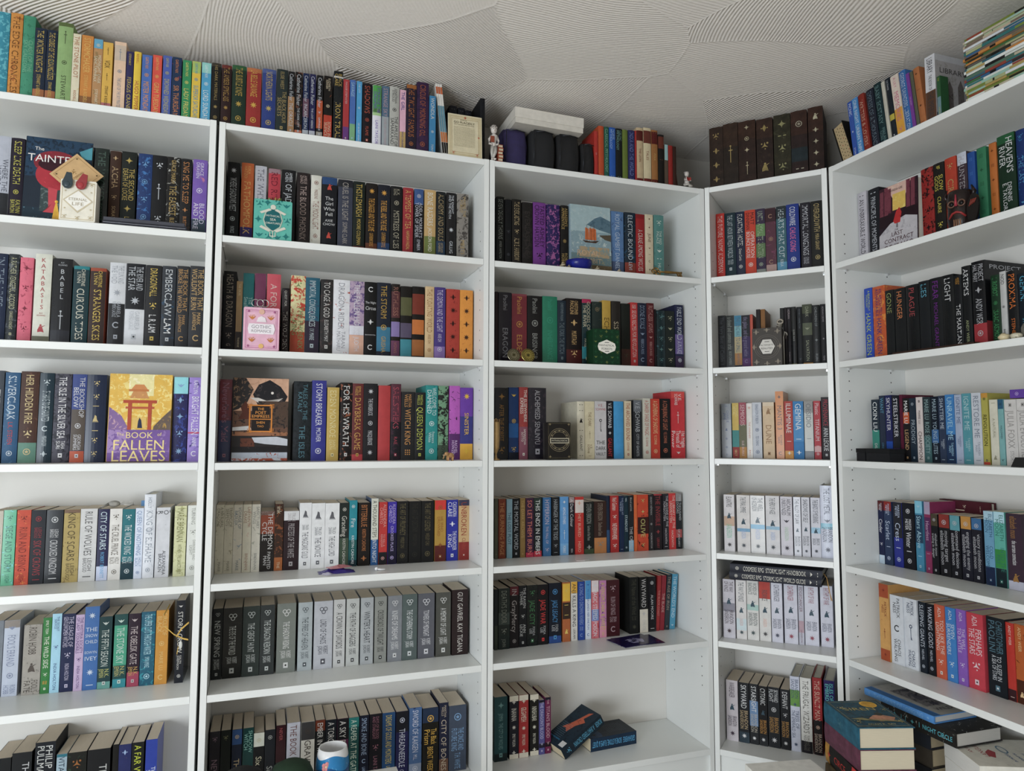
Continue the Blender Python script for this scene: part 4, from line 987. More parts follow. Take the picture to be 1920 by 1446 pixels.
492.5 46.4 234 95 0 h 14301f e8e8e8 HEAVEN'S~RIVER|.DENNIS~E. TAYLOR|b=.9,1,1d5a34|b=0,.1,2a5a38
542.9 22.3 231 95 0 h 16306a 50a0d0 !f|THE LAST|!w|a=1f6aa0,.3
@E2
28.1 31.2 240 100 0 h 2f50b8 c8d830 .A BEAUTIFULLY~FOOLISH|HANK GREEN|a=3a6ac8,.3
62.0 47.5 238 100 0 h c8582a 3a2f78 .AN ABSOLUTELY~REMARKABLE|HANK GREEN|a=e08830,.4
110.3 30.6 217 100 0 h 1b1d1e a0a860 GONE||
143.8 39.7 215 100 0 h 1b1d1e e08850 HUNGER||
186.0 43.4 217 100 0 h 1b1d1e b04a4c PLAGUE||
231.5 35.8 220 100 0 h 1b1e21 60b0c8 LIES||
268.9 38.1 221 100 0 h 1b1d1f 7a2a90 FEAR|.MICHAEL GRANT
307.6 38.0 221 100 0 h 1b1d1e d8d8d8 LIGHT||
346.5 22.7 214 100 0 h 15171a f0f0f0 .#c08820 ANDY~WEIR|THE MARTIAN
370.7 25.7 234 100 0 h 16181a f0f0f0 ARTEMIS|.#a0a878 ANDY WEIR
400.1 38.4 239 100 0 h 17181b c0c0c4 PROJECT~HAIL MARY|!d|ANDY WEIR|!o|b=0,.28,a8323a|c=mary
453.0 23.9 190 100 0 h 14351f 3f9a5a I, ROBOT|!o|ISAAC ASIMOV
478.2 16.0 195 100 0 h c4c4c2 202020 NOD|!o|.BARNES
496.1 28.1 191 100 0 h 17191b e87820 PROXIMA|.STEPHEN
525.4 26.5 179 100 0 h 15202a 50b0d0 GEMINI|.STEPHEN
@E3
42.6 28.4 194 100 0 p 1a2a38 f0f4f4 CIXIN LIU|.DEATH'S|b=0,.5,2a8a78
72.9 20.9 205 100 0 p 2a3448 60a8c8 WANT|.CINDY PON
95.7 24.2 205 100 0 p 22265a e8e8f0 SKYHUNTER|!b|b=0,.12,c85a28|b=.12,.3,1f50b0
121.8 25.5 202 100 0 p 1c1e26 e8e8f0 STEELSTRIKER|!q|b=0,.2,4a2a68
149.1 10.7 204 100 0 p 5a1430 a03050 |!o
160.9 21.8 192 100 0 p 1c1a1c e0b078 #f0f0f0 MARIE LU|LEGEND|!q|b=.6,.78,c8582a
183.8 22.4 191 100 0 p 22303e a8b8c4 !o|PRODIGY|!q
207.6 21.3 193 100 0 p d8ccc8 4a2a28 !q|.MARIE LU|CHAMPION
230.5 24.8 192 100 0 p 27353a 98b8b8 MARIE LU|ROSE SOCIETY|!q|b=0,.4,3f6668
256.9 22.6 192 100 0 p 17202e a8c0d0 MARIE LU|YOUNG ELITES|!q|b=.3,.5,3a6aa0
281.1 20.5 193 100 0 p 2f3c54 c0ccd8 SHATTER ME|.TAHEREH~MAFI|!b
303.2 27.7 195 100 0 p 3a80c0 a8d8f0 UNRAVEL ME|.TAHEREH~MAFI|!b|b=0,.42,1f3558
332.4 21.0 193 100 0 p a8b4cc 6a7a9a IGNITE ME|.TAHEREH~MAFI|!b
354.7 26.7 195 100 0 p 4f98a4 b8d8dc IGNITE ME|.TAHEREH~MAFI|!b
382.8 27.1 195 100 0 p c8ccd4 8890a0 RESTORE ME|.TAHEREH~MAFI|!b
411.3 18.1 193 100 0 p b0a848 303018 !o|REVOLUTION|!q|b=0,.04,c04030|b=.93,1,c89030
433.6 21.8 174 100 0 p d8d4c0 a09c80 !b|.A NATURAL|!k
456.7 14.7 174 100 0 p 7ab0b0 2a4048 !o|.HALLOWED|!f|b=.85,1,2a5a78
474.0 31.2 172 100 0 p d4d0cc a8a4a0 !q|JULIA FOXX|.STORY
506.4 31.4 172 100 0 p d4d0cc a8a4a0 !q|JULIA EVOLUTION
@E4
17.5 21.0 199 137 0 p 1b2244 e8e8f0 .MARISSA~MEYER|Cinder|!f|!o|b=0,.14,c0d4e4|b=.85,1,5a1a1c
39.5 28.9 199 138 0 p 2b3a58 c8d4ec .MARISSA~MEYER|Scarlet|!b|!o|b=.85,1,8a2420
75.2 32.4 199 138 0 p 1f2a8a c8d4ec .MARISSA~MEYER|Cress|!b|!o|b=.45,1,14141f
108.3 42.0 200 139 0 p 15151d e8e8ec !o|.MARISSA~MEYER|Winter|!b|!o
153.1 25.8 210 140 0 p 3f88a8 b0d8e8 !w|Stars Above|!b|!q|b=.82,1,7ac0d8|b=.4,.8,22425c
185.2 20.1 210 140 0 p 8a2f58 c8a0c0 !w|Heartless|!b|!q|b=.82,1,a89ab4|b=.3,.78,5a2a58
206.0 22.0 176 141 0 p 17171c c0c0c4 !o|elizabeth moon~trading in danger|!q|b=.8,1,4a4030
232.4 33.5 178 141 0 p 18181c c0c0c4 !o|moving target~elizabeth moon|!q|b=.78,1,8a3028
266.9 30.9 178 142 0 p 18181e c0c0c4 !o|command decision~elizabeth moon|!q|b=.76,1,5a9aa4
300.4 30.6 179 143 0 p 1e1e2a c0c0c4 !o|engaging the enemy~elizabeth moon|!q|b=.8,1,c08838
332.8 29.6 177 143 0 p 1e1e28 c0c0c4 !o|victory conditions~elizabeth moon|!q|b=.82,1,3a6a98
368.5 26.7 200 144 0 p 6aa0c0 3a6080 ELIZABETH~MOON|COLD~WELCOME|!q|b=0,.25,1c2a48|b=.88,1,a8ccdc
396.1 30.0 201 145 0 p 5ab0a0 30786a ELIZABETH~MOON|INTO THE~FIRE|!q|b=0,.25,14242a|b=.25,.5,2f8a40|b=.85,1,b0d8e4
430.1 40.1 200 145 0 p 3c2a38 a87838 elizabeth moon|.#e0e0e0 the serrano connection|!k|b=0,.12,c0c0d0
@E5
45.2 35.6 233 100 0 p d09a50 8a2f20 !x|.PATRICK~NESS|!s|!x|b=.82,1,a84a24|b=0,.15,a84a24|a=b8703a,.2
82.4 46.1 206 104 0 p d4d8de 3a3a40 .PATRICK~NESS|!c|.CHAOS~WALKING
129.0 44.7 206 108 0 p d4d8de 2a3a60 .PATRICK~NESS|!y|.CHAOS~WALKING
175.5 23.4 204 112 0 p 1a222c c8d0dc SLEEPING GIANTS|.NEUVEL|!o
200.1 24.5 203 115 0 p 17191f c8ccd8 WAKING GODS|.NEUVEL|!o
224.9 31.6 207 118 0 p c85838 f0dcd0 .ADA|TOO LIKE THE~LIGHTNING|!f|!q
256.9 30.9 206 121 0 p 3a80c4 d8e8f4 .ADA|SEVEN~SURRENDERS|!f|!q
288.4 28.1 207 124 0 p 8a5ab8 e0d0f0 .ADA|THE WILL~TO BATTLE|!f|!q
316.9 47.4 205 128 0 p c83a48 f4d8dc .ADA|PERHAPS~THE STARS|!f|!q
370.4 49.9 206 133 0 p 161c22 5a8090 CHRISTOPHER~PAOLINI|.#c8ccd0 TO SLEEP IN~A SEA OF STARS|!q
420.7 21.2 201 137 0 p c03024 f0d0c0 .ANDY WEIR|!b|b=0,.15,3a1c20
442.4 26.1 202 139 0 p b85a1c f0c890 .ANDY WEIR|!k|a=5a2410,.3|b=0,.3,4a2414
'''
HB = 0.1742

# ---------------------------------------------------------------- books in rows
def emit_books():
    rows = {}; key = None
    for ln in TABLE.strip().split('\n'):
        if ln[0] == '@': key = ln[1:]; rows[key] = []; continue
        p = ln.split(' ', 8)
        s, w, h, d, lean = (float(x) for x in p[:5])
        rows[key].append((s / 1000, w / 1000, h / 1000, d / 1000, lean, p[5], p[6], p[7] if len(p) > 7 else '', p[8] if len(p) > 8 else ''))
    for key, L in rows.items():
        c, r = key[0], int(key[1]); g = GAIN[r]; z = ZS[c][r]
        vis = [b for b in L if b[5] != 'F']
        def words(b):
            t = cname(b[6]) + (' hardback' if b[5] == 'h' else ' paperback')
            if b[0] != b[0]: return t
            tx = [q for q in b[8].split('|') if q.strip() and not q.strip().startswith(('b=', 'a=', '!'))]
            if tx and re.match('^[0-9a-f]{6}$', b[7]):
                t += ' with %s lettering' % cname(b[7])
            return t
        W = [words(b) for b in vis]
        place = ('on top of the ' if r == 0 else 'on the %s of the ' % ROWN[r]) + SHORT[c]
        place2 = ('top of ' if r == 0 else ROWN[r] + ' of ') + SHORT[c]
        n = len(vis)
        for i, b in enumerate(vis):
            s, w, h, d, lean, kind, base, tc, spec = b
            dep = min((.158 if kind == 'h' and h > .205 else .145 if kind == 'h' else .128) * (1 if h > .19 else .94), .2725 - d)
            if key == 'E4': dep = min(dep, .104)
            mc = re.search(r'c=(\w+)', spec); spec = re.sub(r'\|?c=\w+', '', spec)
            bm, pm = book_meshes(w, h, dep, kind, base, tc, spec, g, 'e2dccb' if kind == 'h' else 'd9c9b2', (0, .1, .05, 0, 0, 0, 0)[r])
            if mc and mc[1] == 'dp30':
                dep = .03; bm, pm = book_meshes(w, h, dep, kind, base, tc, spec, g, 'd0c0a4'); mc = None
            if mc: add_cover_art(bm, w, h, dep, {'library': a_library, 'mary': a_mary, 'thread': a_thread}[mc[1]], g)
            ly = math.radians(lean)
            M = local(c, s, d, z + .0003)
            if lean > 0: M = M @ Matrix.Translation((0, 0, w * math.sin(ly))) @ Matrix.Rotation(ly, 4, 'Y')
            elif lean < 0: M = M @ Matrix.Rotation(ly, 4, 'Y')
            root = place_book(bm, pm, M, 'hardback_book' if kind == 'h' else 'paperback_book', cover_mat=M_cloth if key == 'D0' else (M_gloss if (i * 7 + r) % 3 == 0 else M_print))
            if W.count(W[i]) == 1: lab = W[i] + ' ' + place
            else:
                k = i + 1; fl = c != 'A'
                if c == 'A': k = n - i
                o = (ORD[k - 1] if k <= 15 else None)
                if o is None: k = n - i if fl else i + 1; fl = not fl; o = ORD[min(k, 15) - 1]
                lab = '%s, %s from %s, %s' % (W[i], o, 'left' if fl else 'right', place2)
            if len(lab.split()) > 16: lab = lab.replace(' with ', ', ').replace(' lettering', ' letters')
            tag(root, lab, 'book', 'books ' + place)
# ---------------------------------------------------------------- flat art for covers and boxes that face the room
class Flat(Spine):
    """prints on a plane y = y0 facing -y; u 0..w, v 0..h"""
    def __init__(s, mb, w, h, y0, g): super().__init__(mb, w, h, 0, y0, g); s.k = 0
    def _l(s): s.k += 1; return .0002 + .00009 * s.k
    def poly(s, pts, col, art=None):
        uv = [(x * s.w, y * s.h) for x, y in pts]; cx = sum(p[0] for p in uv) / len(uv); cy = sum(p[1] for p in uv) / len(uv)
        uv = np.clip(np.array([(cx, cy)] + uv), .0004, None); uv[:, 0] = np.minimum(uv[:, 0], s.w - .0004); uv[:, 1] = np.minimum(uv[:, 1], s.h - .0004)
        n = len(pts); l = s._l()
        s.mb.add(np.column_stack([uv[:, 0], np.full(n + 1, s.y0 - l), uv[:, 1]]), [(0, i + 1, (i + 1) % n + 1) for i in range(n)], col=lin(col, s.g), art=(*lin(art[0], s.g), art[1]) if art else (0, 0, 0, 0))
    def rect(s, x0, x1, y0, y1, col, art=None): s.poly([(x0, y0), (x1, y0), (x1, y1), (x0, y1)], col, art)
    def disc(s, cx, cy, r, col, art=None, n=18, ry=None):
        ry = ry or r * s.w / s.h
        s.poly([(cx + r * math.cos(2 * PI * i / n), cy + ry * math.sin(2 * PI * i / n)) for i in range(n)], col, art)
    def ring(s, cx, cy, r0, r1, col):
        v, f = ring(r0 * s.w, r1 * s.w, cx * s.w, cy * s.h, 24); s.put(v, f, lin(col, s.g), s._l())
    def em(s, ch, cx, cy, size, col):
        l = s._l()
        for v, f in EM[ch][1]: s.put([(cx * s.w + x * size * s.w, cy * s.h + y * size * s.w) for x, y in v], f, lin(col, s.g), l)
    def line(s, txt, cx, cy, width, col, hmax=.2):
        v, f, wd = text_flat(txt); k = min(width * s.w / wd, hmax * s.h / .7); kx = width * s.w / wd if k * 1.8 > width * s.w / wd else k * 1.8
        s.put(v * (kx, k) + (cx * s.w - wd * kx / 2, cy * s.h - k * .35), f, lin(col, s.g), s._l())
    def frame(s, m, t, col):
        s.rect(m, 1 - m, m, m + t, col); s.rect(m, 1 - m, 1 - m - t, 1 - m, col); s.rect(m, m + t, m, 1 - m, col); s.rect(1 - m - t, 1 - m, m, 1 - m, col)

def art_tainted(F):
    F.rect(0, 1, .55, 1, '22405a', ('16283a', .5)); F.rect(0, 1, 0, .2, '1c3240', ('5a8090', .3))
    F.rect(.25, .6, .16, .5, '3a4a4a', ('6a7a78', .4))
    F.disc(.46, .72, .34, '8a2432', ('b03040', .4), 26, .14); F.disc(.46, .58, .3, 'b82c3a', ('d8404a', .3), 26, .17); F.disc(.46, .7, .27, '3a1420', None, 22, .08)
    F.poly([(.36, .44), (.5, .42), (.49, .2), (.56, .15), (.3, .15), (.38, .2)], 'd04450')
    F.poly([(.8, .88), (1, .95), (1, .8), (.85, .8)], '4a9aa8')
    F.line('The', .2, .87, .14, 'f0ece4'); F.line('TAINTED', .42, .765, .78, 'f4f0ea', .14); F.line('CUP', .62, .62, .4, 'f0ece4', .13)
def art_fallen(F):
    F.rect(0, 1, .36, 1, 'e8b840', ('f4dc80', .45)); F.rect(.3, .7, .75, 1, 'f0e4a0', ('fff4c8', .4))
    F.poly([(0, .36), (0, .62), (.2, .52), (.3, .4), (.3, .3)], '8a6aa0', ('c8a0b0', .4)); F.poly([(1, .36), (1, .6), (.85, .5), (.72, .4), (.7, .3)], '6a5a50', ('b89040', .4))
    F.rect(.3, .62, .8, .825, 'c87838'); F.poly([(.34, .825), (.6, .825), (.54, .88), (.4, .88)], 'd88a48'); F.poly([(.37, .8), (.58, .8), (.63, .72), (.32, .72)], 'd09050', ('e8b060', .4))
    F.rect(.22, .76, .665, .7, 'b84828'); F.rect(.26, .72, .6, .625, 'c05830'); F.rect(.3, .36, .36, .67, 'b84a2c'); F.rect(.62, .68, .36, .67, 'b84a2c')
    F.rect(.38, .6, .38, .5, 'e8c060'); F.poly([(.46, .38), (.54, .38), (.52, .47), (.49, .5), (.47, .46)], '28304a')
    F.rect(0, 1, 0, .36, '7a58a0', ('9a78b8', .35)); F.rect(0, .3, .1, .36, 'a888c0', ('7a58a0', .5))
    F.line('The', .2, .31, .12, 'f0d890'); F.line('BOOK', .5, .3, .44, 'f4dc90', .09); F.line('of', .82, .31, .07, 'f0d890'); F.line('FALLEN', .5, .19, .84, 'f4dc90', .12); F.line('LEAVES', .5, .065, .88, 'f4dc90', .13)
def art_poet(F):
    F.rect(0, 1, .6, 1, 'd8a888', ('c89878', .4)); F.poly([(0, .6), (0, 1), (.22, 1), (.36, .86), (.25, .7), (.1, .62)], '2c2828', ('8a6a50', .4))
    F.poly([(.35, .8), (.45, .92), (.65, .98), (.85, .9), (.98, .78), (.9, .66), (.7, .62), (.45, .66)], '201e22', ('4a4040', .35)); F.poly([(.3, .76), (.45, .7), (.7, .66), (.9, .76), (.7, .7), (.45, .76)], 'd8d0c8')
    F.disc(.7, .82, .025, 'e8e0d8')
    F.rect(0, 1, .33, .6, '6a4a3a', ('2a2424', .45)); F.rect(.45, 1, .4, .72, '544034', ('2a2424', .5)); F.rect(0, 1, .3, .345, 'a06a48', ('3a2a24', .4))
    F.poly([(.1, .5), (.34, .5), (.28, .58), (.3, .64), (.22, .72), (.14, .64), (.17, .58)], '5a2c1e'); F.rect(.15, .4, .17, .27, '6a3a28', ('2a2020', .4))
    F.poly([(0, .4), (.3, .42), (.35, .37), (0, .36)], 'd0d0d0'); F.poly([(.35, .28), (.8, .29), (1, .26), (1, .18), (.6, .2), (.4, .22)], 'c8ccd4')
    F.rect(0, 1, .09, .17, '1f1c1e', ('3a3230', .3)); F.rect(0, 1, 0, .1, 'b8c0cc', ('a8482c', .28)); F.rect(0, 1, .0, .03, 'a84a30', ('c8ccd4', .5))
    F.rect(.34, .66, .36, .66, '241c1a'); 
    for a in ((.3, .7, .345, .36), (.3, .7, .66, .675), (.29, .315, .345, .675), (.685, .71, .345, .675), (.3, .7, .495, .505)): F.rect(*a, 'e08828')
    for x, y in ((.3, .36), (.7, .36), (.3, .66), (.7, .66)): F.em('g', x, y, .12, 'e08828')
    F.line('THE', .5, .625, .12, 'f0a040', .03); F.line('POET', .5, .58, .2, 'f0a040', .04); F.line('EMPRESS', .5, .535, .32, 'f0a040', .035); F.line('SHEN', .5, .46, .16, 'f0a040', .03); F.line('TAO', .5, .415, .12, 'f0a040', .03)
def art_royal(F):
    F.rect(0, 1, .62, 1, 'a8c0c4', ('b8c8c8', .4)); F.poly([(.4, .72), (.6, .82), (.75, .86), (1, .8), (1, .62), (.7, .66)], '5a7888', ('4a6878', .4))
    F.rect(0, 1, .3, .62, '8aa4ac', ('c0ccc8', .4)); F.rect(0, 1, 0, .3, '6a8488', ('9a9878', .4)); F.poly([(.7, .58), (1, .6), (1, .5), (.85, .52)], '5a5040')
    F.poly([(.28, .49), (.36, .46), (.62, .46), (.7, .5), (.5, .48)], '4a3020')
    for x in (.4, .5, .58): F.poly([(x - .05, .5), (x + .05, .5), (x + .045, .66), (x - .04, .68)], 'd06a30', ('b85828', .4)); F.rect(x - .004, x + .004, .48, .72, '4a3020')
    F.rect(.2, .95, .25, .4, 'b09a78', ('8a9a94', .5)); F.line('ROYAL', .42, .31, .55, 'd8b088', .09); F.line('GAMBIT', .45, .2, .6, 'c8b090', .08)
    F.rect(.5, 1, 0, .14, '6a5a40', ('8a7a58', .4))
def art_contract(F):
    F.rect(0, 1, .4, 1, '3a1c28', ('2a1420', .4)); F.poly([(.2, 1), (.85, 1), (.7, .8), (.38, .78)], 'e0b8a8', ('e8c8b0', .4)); F.rect(.36, .7, .62, .86, 'e8c050', ('f0d870', .4))
    for x, a, b2 in ((.02, .5, .95), (.14, .5, .99), (.22, .6, .96), (.72, .5, 1), (.84, .55, 1)): F.rect(x, x + .1, a, b2, '7a3a48', ('6a2c3c', .4))
    F.rect(0, .4, .4, .58, '28141c'); F.rect(.62, 1, .4, .6, '28141c')
    F.poly([(0, 0), (0, .3), (.3, .44), (.7, .5), (1, .44), (1, 0)], 'c8c4c8', ('b4b0b6', .4))
    F.poly([(.46, .6), (.54, .64), (.6, .56), (.56, .42), (.42, .42), (.38, .46)], 'c82828', ('9a1c20', .4)); F.rect(.47, .49, .36, .42, '3a1c20')
    F.line('FONDA LEE', .45, .92, .36, '3a2020', .04); F.line('THE', .46, .33, .1, '4a1820', .04); F.line('LAST', .48, .275, .3, '4a1820', .06); F.line('CONTRACT', .52, .19, .76, '4a1820', .075); F.line('OF ISAKO', .52, .09, .8, '4a1820', .08)

def add_cover_art(bm, w, h, dep, art, g, face='front'):
    """prints art on the front (+x) or back (-x) board of an upright book mesh"""
    q = MB(); art(Flat(q, dep, h, 0, g)); n0 = bm.n
    for V in q.v:
        U = np.column_stack([w - V[:, 1], V[:, 0], V[:, 2]]) if face == 'front' else np.column_stack([V[:, 1], dep - V[:, 0], V[:, 2]])
        bm.v.append(U); bm.n += len(V)
    bm.c += q.c; bm.a += q.a; bm.m += q.m
    bm.f += [ff + n0 for ff in q.f]
def a_library(F):
    F.rect(0, 1, .0, 1, 'a8a4a4', ('98948f', .4)); F.rect(0, 1, .9, 1, 'b8b8bc')
    for x, t in ((.15, .42), (.42, .62), (.75, .66), (.95, .4)): F.poly([(x - .1, 0), (x + .1, 0), (x + .09, t - .12), (x, t), (x - .09, t - .12)], '6a6260', ('524c4a', .4))
    F.rect(0, 1, 0, .1, '3a3634'); F.line('LIBRARY', .52, .76, .8, '4a4644', .08)
def a_mary(F):
    F.rect(0, 1, 0, 1, '141416', ('1c1c20', .4)); F.line('PROJECT', .5, .93, .8, 'c0c0c4', .05); F.poly([(.3, .2), (.6, .5), (.5, .6), (.2, .3)], '8a5a30', ('3a2418', .5)); F.rect(0, .2, 0, .3, '8a2c30')
def a_thread(F): F.rect(0, 1, 0, 1, 'b82830', ('a02028', .3))
emit_books()

FACE = {'tainted': (art_tainted, 'c', 'dark blue hardback showing its front cover, white TAINTED title over a red bowl', .030),
        'fallen': (art_fallen, 'c', 'hardback showing its front, golden pagoda gate above purple, propped on the third shelf', .032),
        'poet': (art_poet, 'c', 'hardback showing its front, black whale over brown pagodas with orange square title panel', .034),
        'royal': (art_royal, 'c', 'pale blue hardback showing its front cover with an orange-sailed ship', .030),
        'contract': (art_contract, 'c', 'hardback showing its front, red figure above grey curve, on the right-hand bookcase', .032)}
def face_book(c, s, w, h, d, z, art, base, label, th, g, tilt=-2.2, name='hardback_book'):
    b = MB(); bc = lin(base, g); t = .003
    b.box(0, w, 0, t, 0, h, col=bc); b.box(0, w, th - t, th, 0, h, col=bc); b.box(-.0015, t, .0012, th - .0012, 0, h, col=bc)
    F = Flat(b, w, h, 0, g); art(F)
    p = MB(); p.box(t + .0003, w - .004, t + .0003, th - t - .0003, .0032, h - .0032, col=lin('e2dccb'))
    r = place_book(b, p, local(c, s, d, z + .0008 + th * math.sin(math.radians(-tilt))) @ Matrix.Rotation(math.radians(tilt), 4, 'X'), name, cover_mat=M_print)
    return r
for ln in TABLE.strip().split('\n'):
    if ln[0] == '@': fk = ln[1:]; continue
    p = ln.split(' ')
    if p[5] == 'F':
        art, _, lab, th = FACE[p[7]]; s, w, h, d = (float(x) / 1000 for x in p[:4]); r = int(fk[1])
        tag(face_book(fk[0], s + .0015, w - .003, h, d - .012, ZS[fk[0]][r], art, p[6], lab, th, GAIN[r]), lab, 'book', 'books shown cover outwards')

# ---------------------------------------------------------------- card decks and tins standing in front of the books
def deck(c, s, w, h, th, d, z, base, side, art, label, g, name='card_deck_box', cat='box', metal=False):
    r = link(name, None, M=local(c, s, d, z + .0008 + th * .0262) @ Matrix.Rotation(math.radians(-1.5), 4, 'X'))
    b = MB(); e = .003
    pr = [(e, 0), (w - e, 0), (w, e), (w, h - e), (w - e, h), (e, h), (0, h - e), (0, e)]
    v = [(x, y, zz) for y in (.0, th * .62) for x, zz in pr]; n = 8
    b.add(v, [tuple(range(n)), tuple(reversed(range(n, 2 * n)))] + [(i, i + n, (i + 1) % n + n, (i + 1) % n) for i in range(n)], col=lin(base, g))
    F = Flat(b, w, h, 0, g); art(F)
    link('lid', b.mesh('lid', M_metal if metal else M_print), r)
    q = MB(); q.box(.0012, w - .0012, th * .62 + .0003, th, .0012, h - .0012, col=lin(side, g)); link('box_body', q.mesh('box_body', M_paint), r)
    return tag(r, label, cat, 'card decks and tins in front of the books')
def a_eternal(F):
    F.frame(.05, .012, 'c8b48a'); F.poly([(.08, .5), (.5, .78), (.92, .5), (.5, .2)], 'cdbfa0'); F.poly([(.13, .5), (.5, .74), (.87, .5), (.5, .25)], 'f0ece2')
    F.line('ETERNAL', .5, .53, .52, '9a8c6c', .08); F.line('LIFE', .5, .42, .34, '9a8c6c', .08)
    for x, y in ((.14, .1), (.86, .1), (.14, .9), (.86, .9), (.5, .08)): F.em('f', x, y, .16, 'b8a67c')
    for x, y in ((.14, .3), (.86, .3), (.14, .72), (.86, .72)): F.em('*', x, y, .08, 'c8b890')
def a_sea(F):
    for i, (x, y) in enumerate(((.15, .88), (.85, .88), (.12, .5), (.88, .5), (.15, .12), (.85, .12), (.4, .08), (.62, .08), (.35, .93), (.65, .93))): F.em('fwx'[i % 3], x, y, .26, '147a78')
    F.poly([(.5, .82), (.7, .7), (.76, .5), (.7, .32), (.5, .2), (.3, .32), (.24, .5), (.3, .7)], 'b8c4b0'); F.poly([(.5, .79), (.67, .68), (.73, .5), (.67, .34), (.5, .23), (.33, .34), (.27, .5), (.33, .68)], '106468')
    F.poly([(.15, .68), (.4, .78), (.46, .74), (.2, .64)], 'd8d4c4'); F.poly([(.85, .68), (.6, .78), (.54, .74), (.8, .64)], 'd8d4c4'); F.poly([(.15, .3), (.4, .2), (.46, .24), (.2, .35)], 'd8d4c4'); F.poly([(.85, .3), (.6, .2), (.54, .24), (.8, .35)], 'd8d4c4')
    F.disc(.5, .82, .07, 'd8d4c4'); F.rect(.49, .51, .06, .24, 'd8d4c4'); F.rect(.42, .44, .1, .2, 'd8d4c4'); F.rect(.56, .58, .1, .2, 'd8d4c4'); F.rect(.42, .58, .09, .11, 'd8d4c4')
    F.line('MYTHICAL', .5, .6, .36, 'e8ecdc', .06); F.line('SEA', .5, .51, .16, 'e8ecdc', .06); F.line('CREATURES', .5, .42, .38, 'e8ecdc', .06)
def a_gothic(F):
    F.frame(.06, .012, 'b85a90'); F.frame(.1, .006, 'c880a8')
    for x, y in ((.24, .76), (.76, .76), (.24, .24), (.76, .24)): F.em('w', x, y, .26, 'c87838'); F.em('f', x, y + .02, .16, 'd8934a')
    F.poly([(.36, .66), (.4, .76), (.5, .8), (.6, .76), (.64, .66)], 'f0e4e8'); F.poly([(.16, .62), (.84, .62), (.88, .5), (.84, .38), (.16, .38), (.12, .5)], 'f0e8ec')
    F.line('GOTHIC', .5, .55, .56, '8a8088', .1); F.line('ROMANCE', .5, .45, .56, '8a8088', .08); F.disc(.5, .1, .07, 'e8b868'); F.disc(.5, .9, .08, 'e0b098')
    for x, y in ((.14, .1), (.86, .1), (.14, .9), (.86, .9)): F.em('x', x, y, .12, 'a84a84')
def a_forest(F):
    for i in range(5):
        for j in range(7): F.em('fwd'[(i + j) % 3], .1 + i * .2, .07 + j * .143, .15, ['1c5a34', '6a7a3a', '124a28'][(i * 2 + j) % 3])
    F.poly([(.16, .5), (.2, .4), (.38, .34), (.5, .3), (.62, .34), (.8, .4), (.84, .5), (.8, .6), (.62, .66), (.5, .7), (.38, .66), (.2, .6)], 'f0ece0')
    F.line('FANTASTICAL', .5, .54, .58, '2a2a24', .08); F.line('FORESTS', .5, .44, .4, '2a2a24', .08); F.em('b', .5, .62, .2, '2a2a24'); F.em('b', .5, .37, .2, '2a2a24')
def a_dark(F):
    for r in (.46, .4, .33): F.ring(.5, .52, r - .012, r, '9a8c6c')
    for i in range(12):
        a = i * PI / 6; F.em('w', .5 + .37 * math.cos(a), .52 + .37 * math.sin(a) * F.w / F.h, .13, '8a7c5c')
    for x, y in ((.1, .07), (.9, .07), (.1, .94), (.9, .94)): F.em('x', x, y, .16, '8a7c5c')
    F.frame(.03, .008, '6a6048'); F.rect(.1, .9, .43, .57, 'c8bfa4'); F.rect(.13, .87, .45, .55, '2a2824'); F.line('MYTHOLOGICAL', .5, .5, .68, 'd8d0b8', .07)
def a_alt(F):
    for r in (.44, .38, .31): F.ring(.5, .5, r - .02, r, '5c5650')
    for x, y in ((.14, .1), (.86, .1), (.14, .9), (.86, .9), (.06, .5), (.94, .5), (.5, .95), (.5, .05)): F.em('d', x, y, .26, '8a8070')
    F.poly([(.2, .5), (.34, .72), (.66, .72), (.8, .5), (.66, .28), (.34, .28)], '3a3632'); F.poly([(.23, .5), (.36, .69), (.64, .69), (.77, .5), (.64, .31), (.36, .31)], 'd4d0c8')
    F.line('ALTERNATE', .5, .545, .44, '3a3430', .08); F.line('REALITIES', .5, .455, .4, '3a3430', .08); F.em('b', .5, .63, .2, '3a3430'); F.em('b', .5, .37, .2, '3a3430')
ZA = lambda c, r: ZS[c][r]
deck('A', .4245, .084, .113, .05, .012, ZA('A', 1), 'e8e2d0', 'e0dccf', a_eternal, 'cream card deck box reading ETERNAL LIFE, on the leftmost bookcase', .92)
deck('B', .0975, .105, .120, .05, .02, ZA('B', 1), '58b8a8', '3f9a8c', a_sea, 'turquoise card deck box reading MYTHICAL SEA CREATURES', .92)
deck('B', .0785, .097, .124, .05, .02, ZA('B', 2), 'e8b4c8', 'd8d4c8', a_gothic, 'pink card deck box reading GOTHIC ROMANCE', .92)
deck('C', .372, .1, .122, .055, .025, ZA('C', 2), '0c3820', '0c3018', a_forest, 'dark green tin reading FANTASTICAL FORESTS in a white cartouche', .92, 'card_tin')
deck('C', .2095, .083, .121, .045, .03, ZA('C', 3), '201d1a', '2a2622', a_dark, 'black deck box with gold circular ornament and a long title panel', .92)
deck('D', .147, .096, .13, .05, .025, ZA('D', 2), '46413c', '3a3632', a_alt, 'dark grey tin reading ALTERNATE REALITIES in a hexagon', .92, 'card_tin')

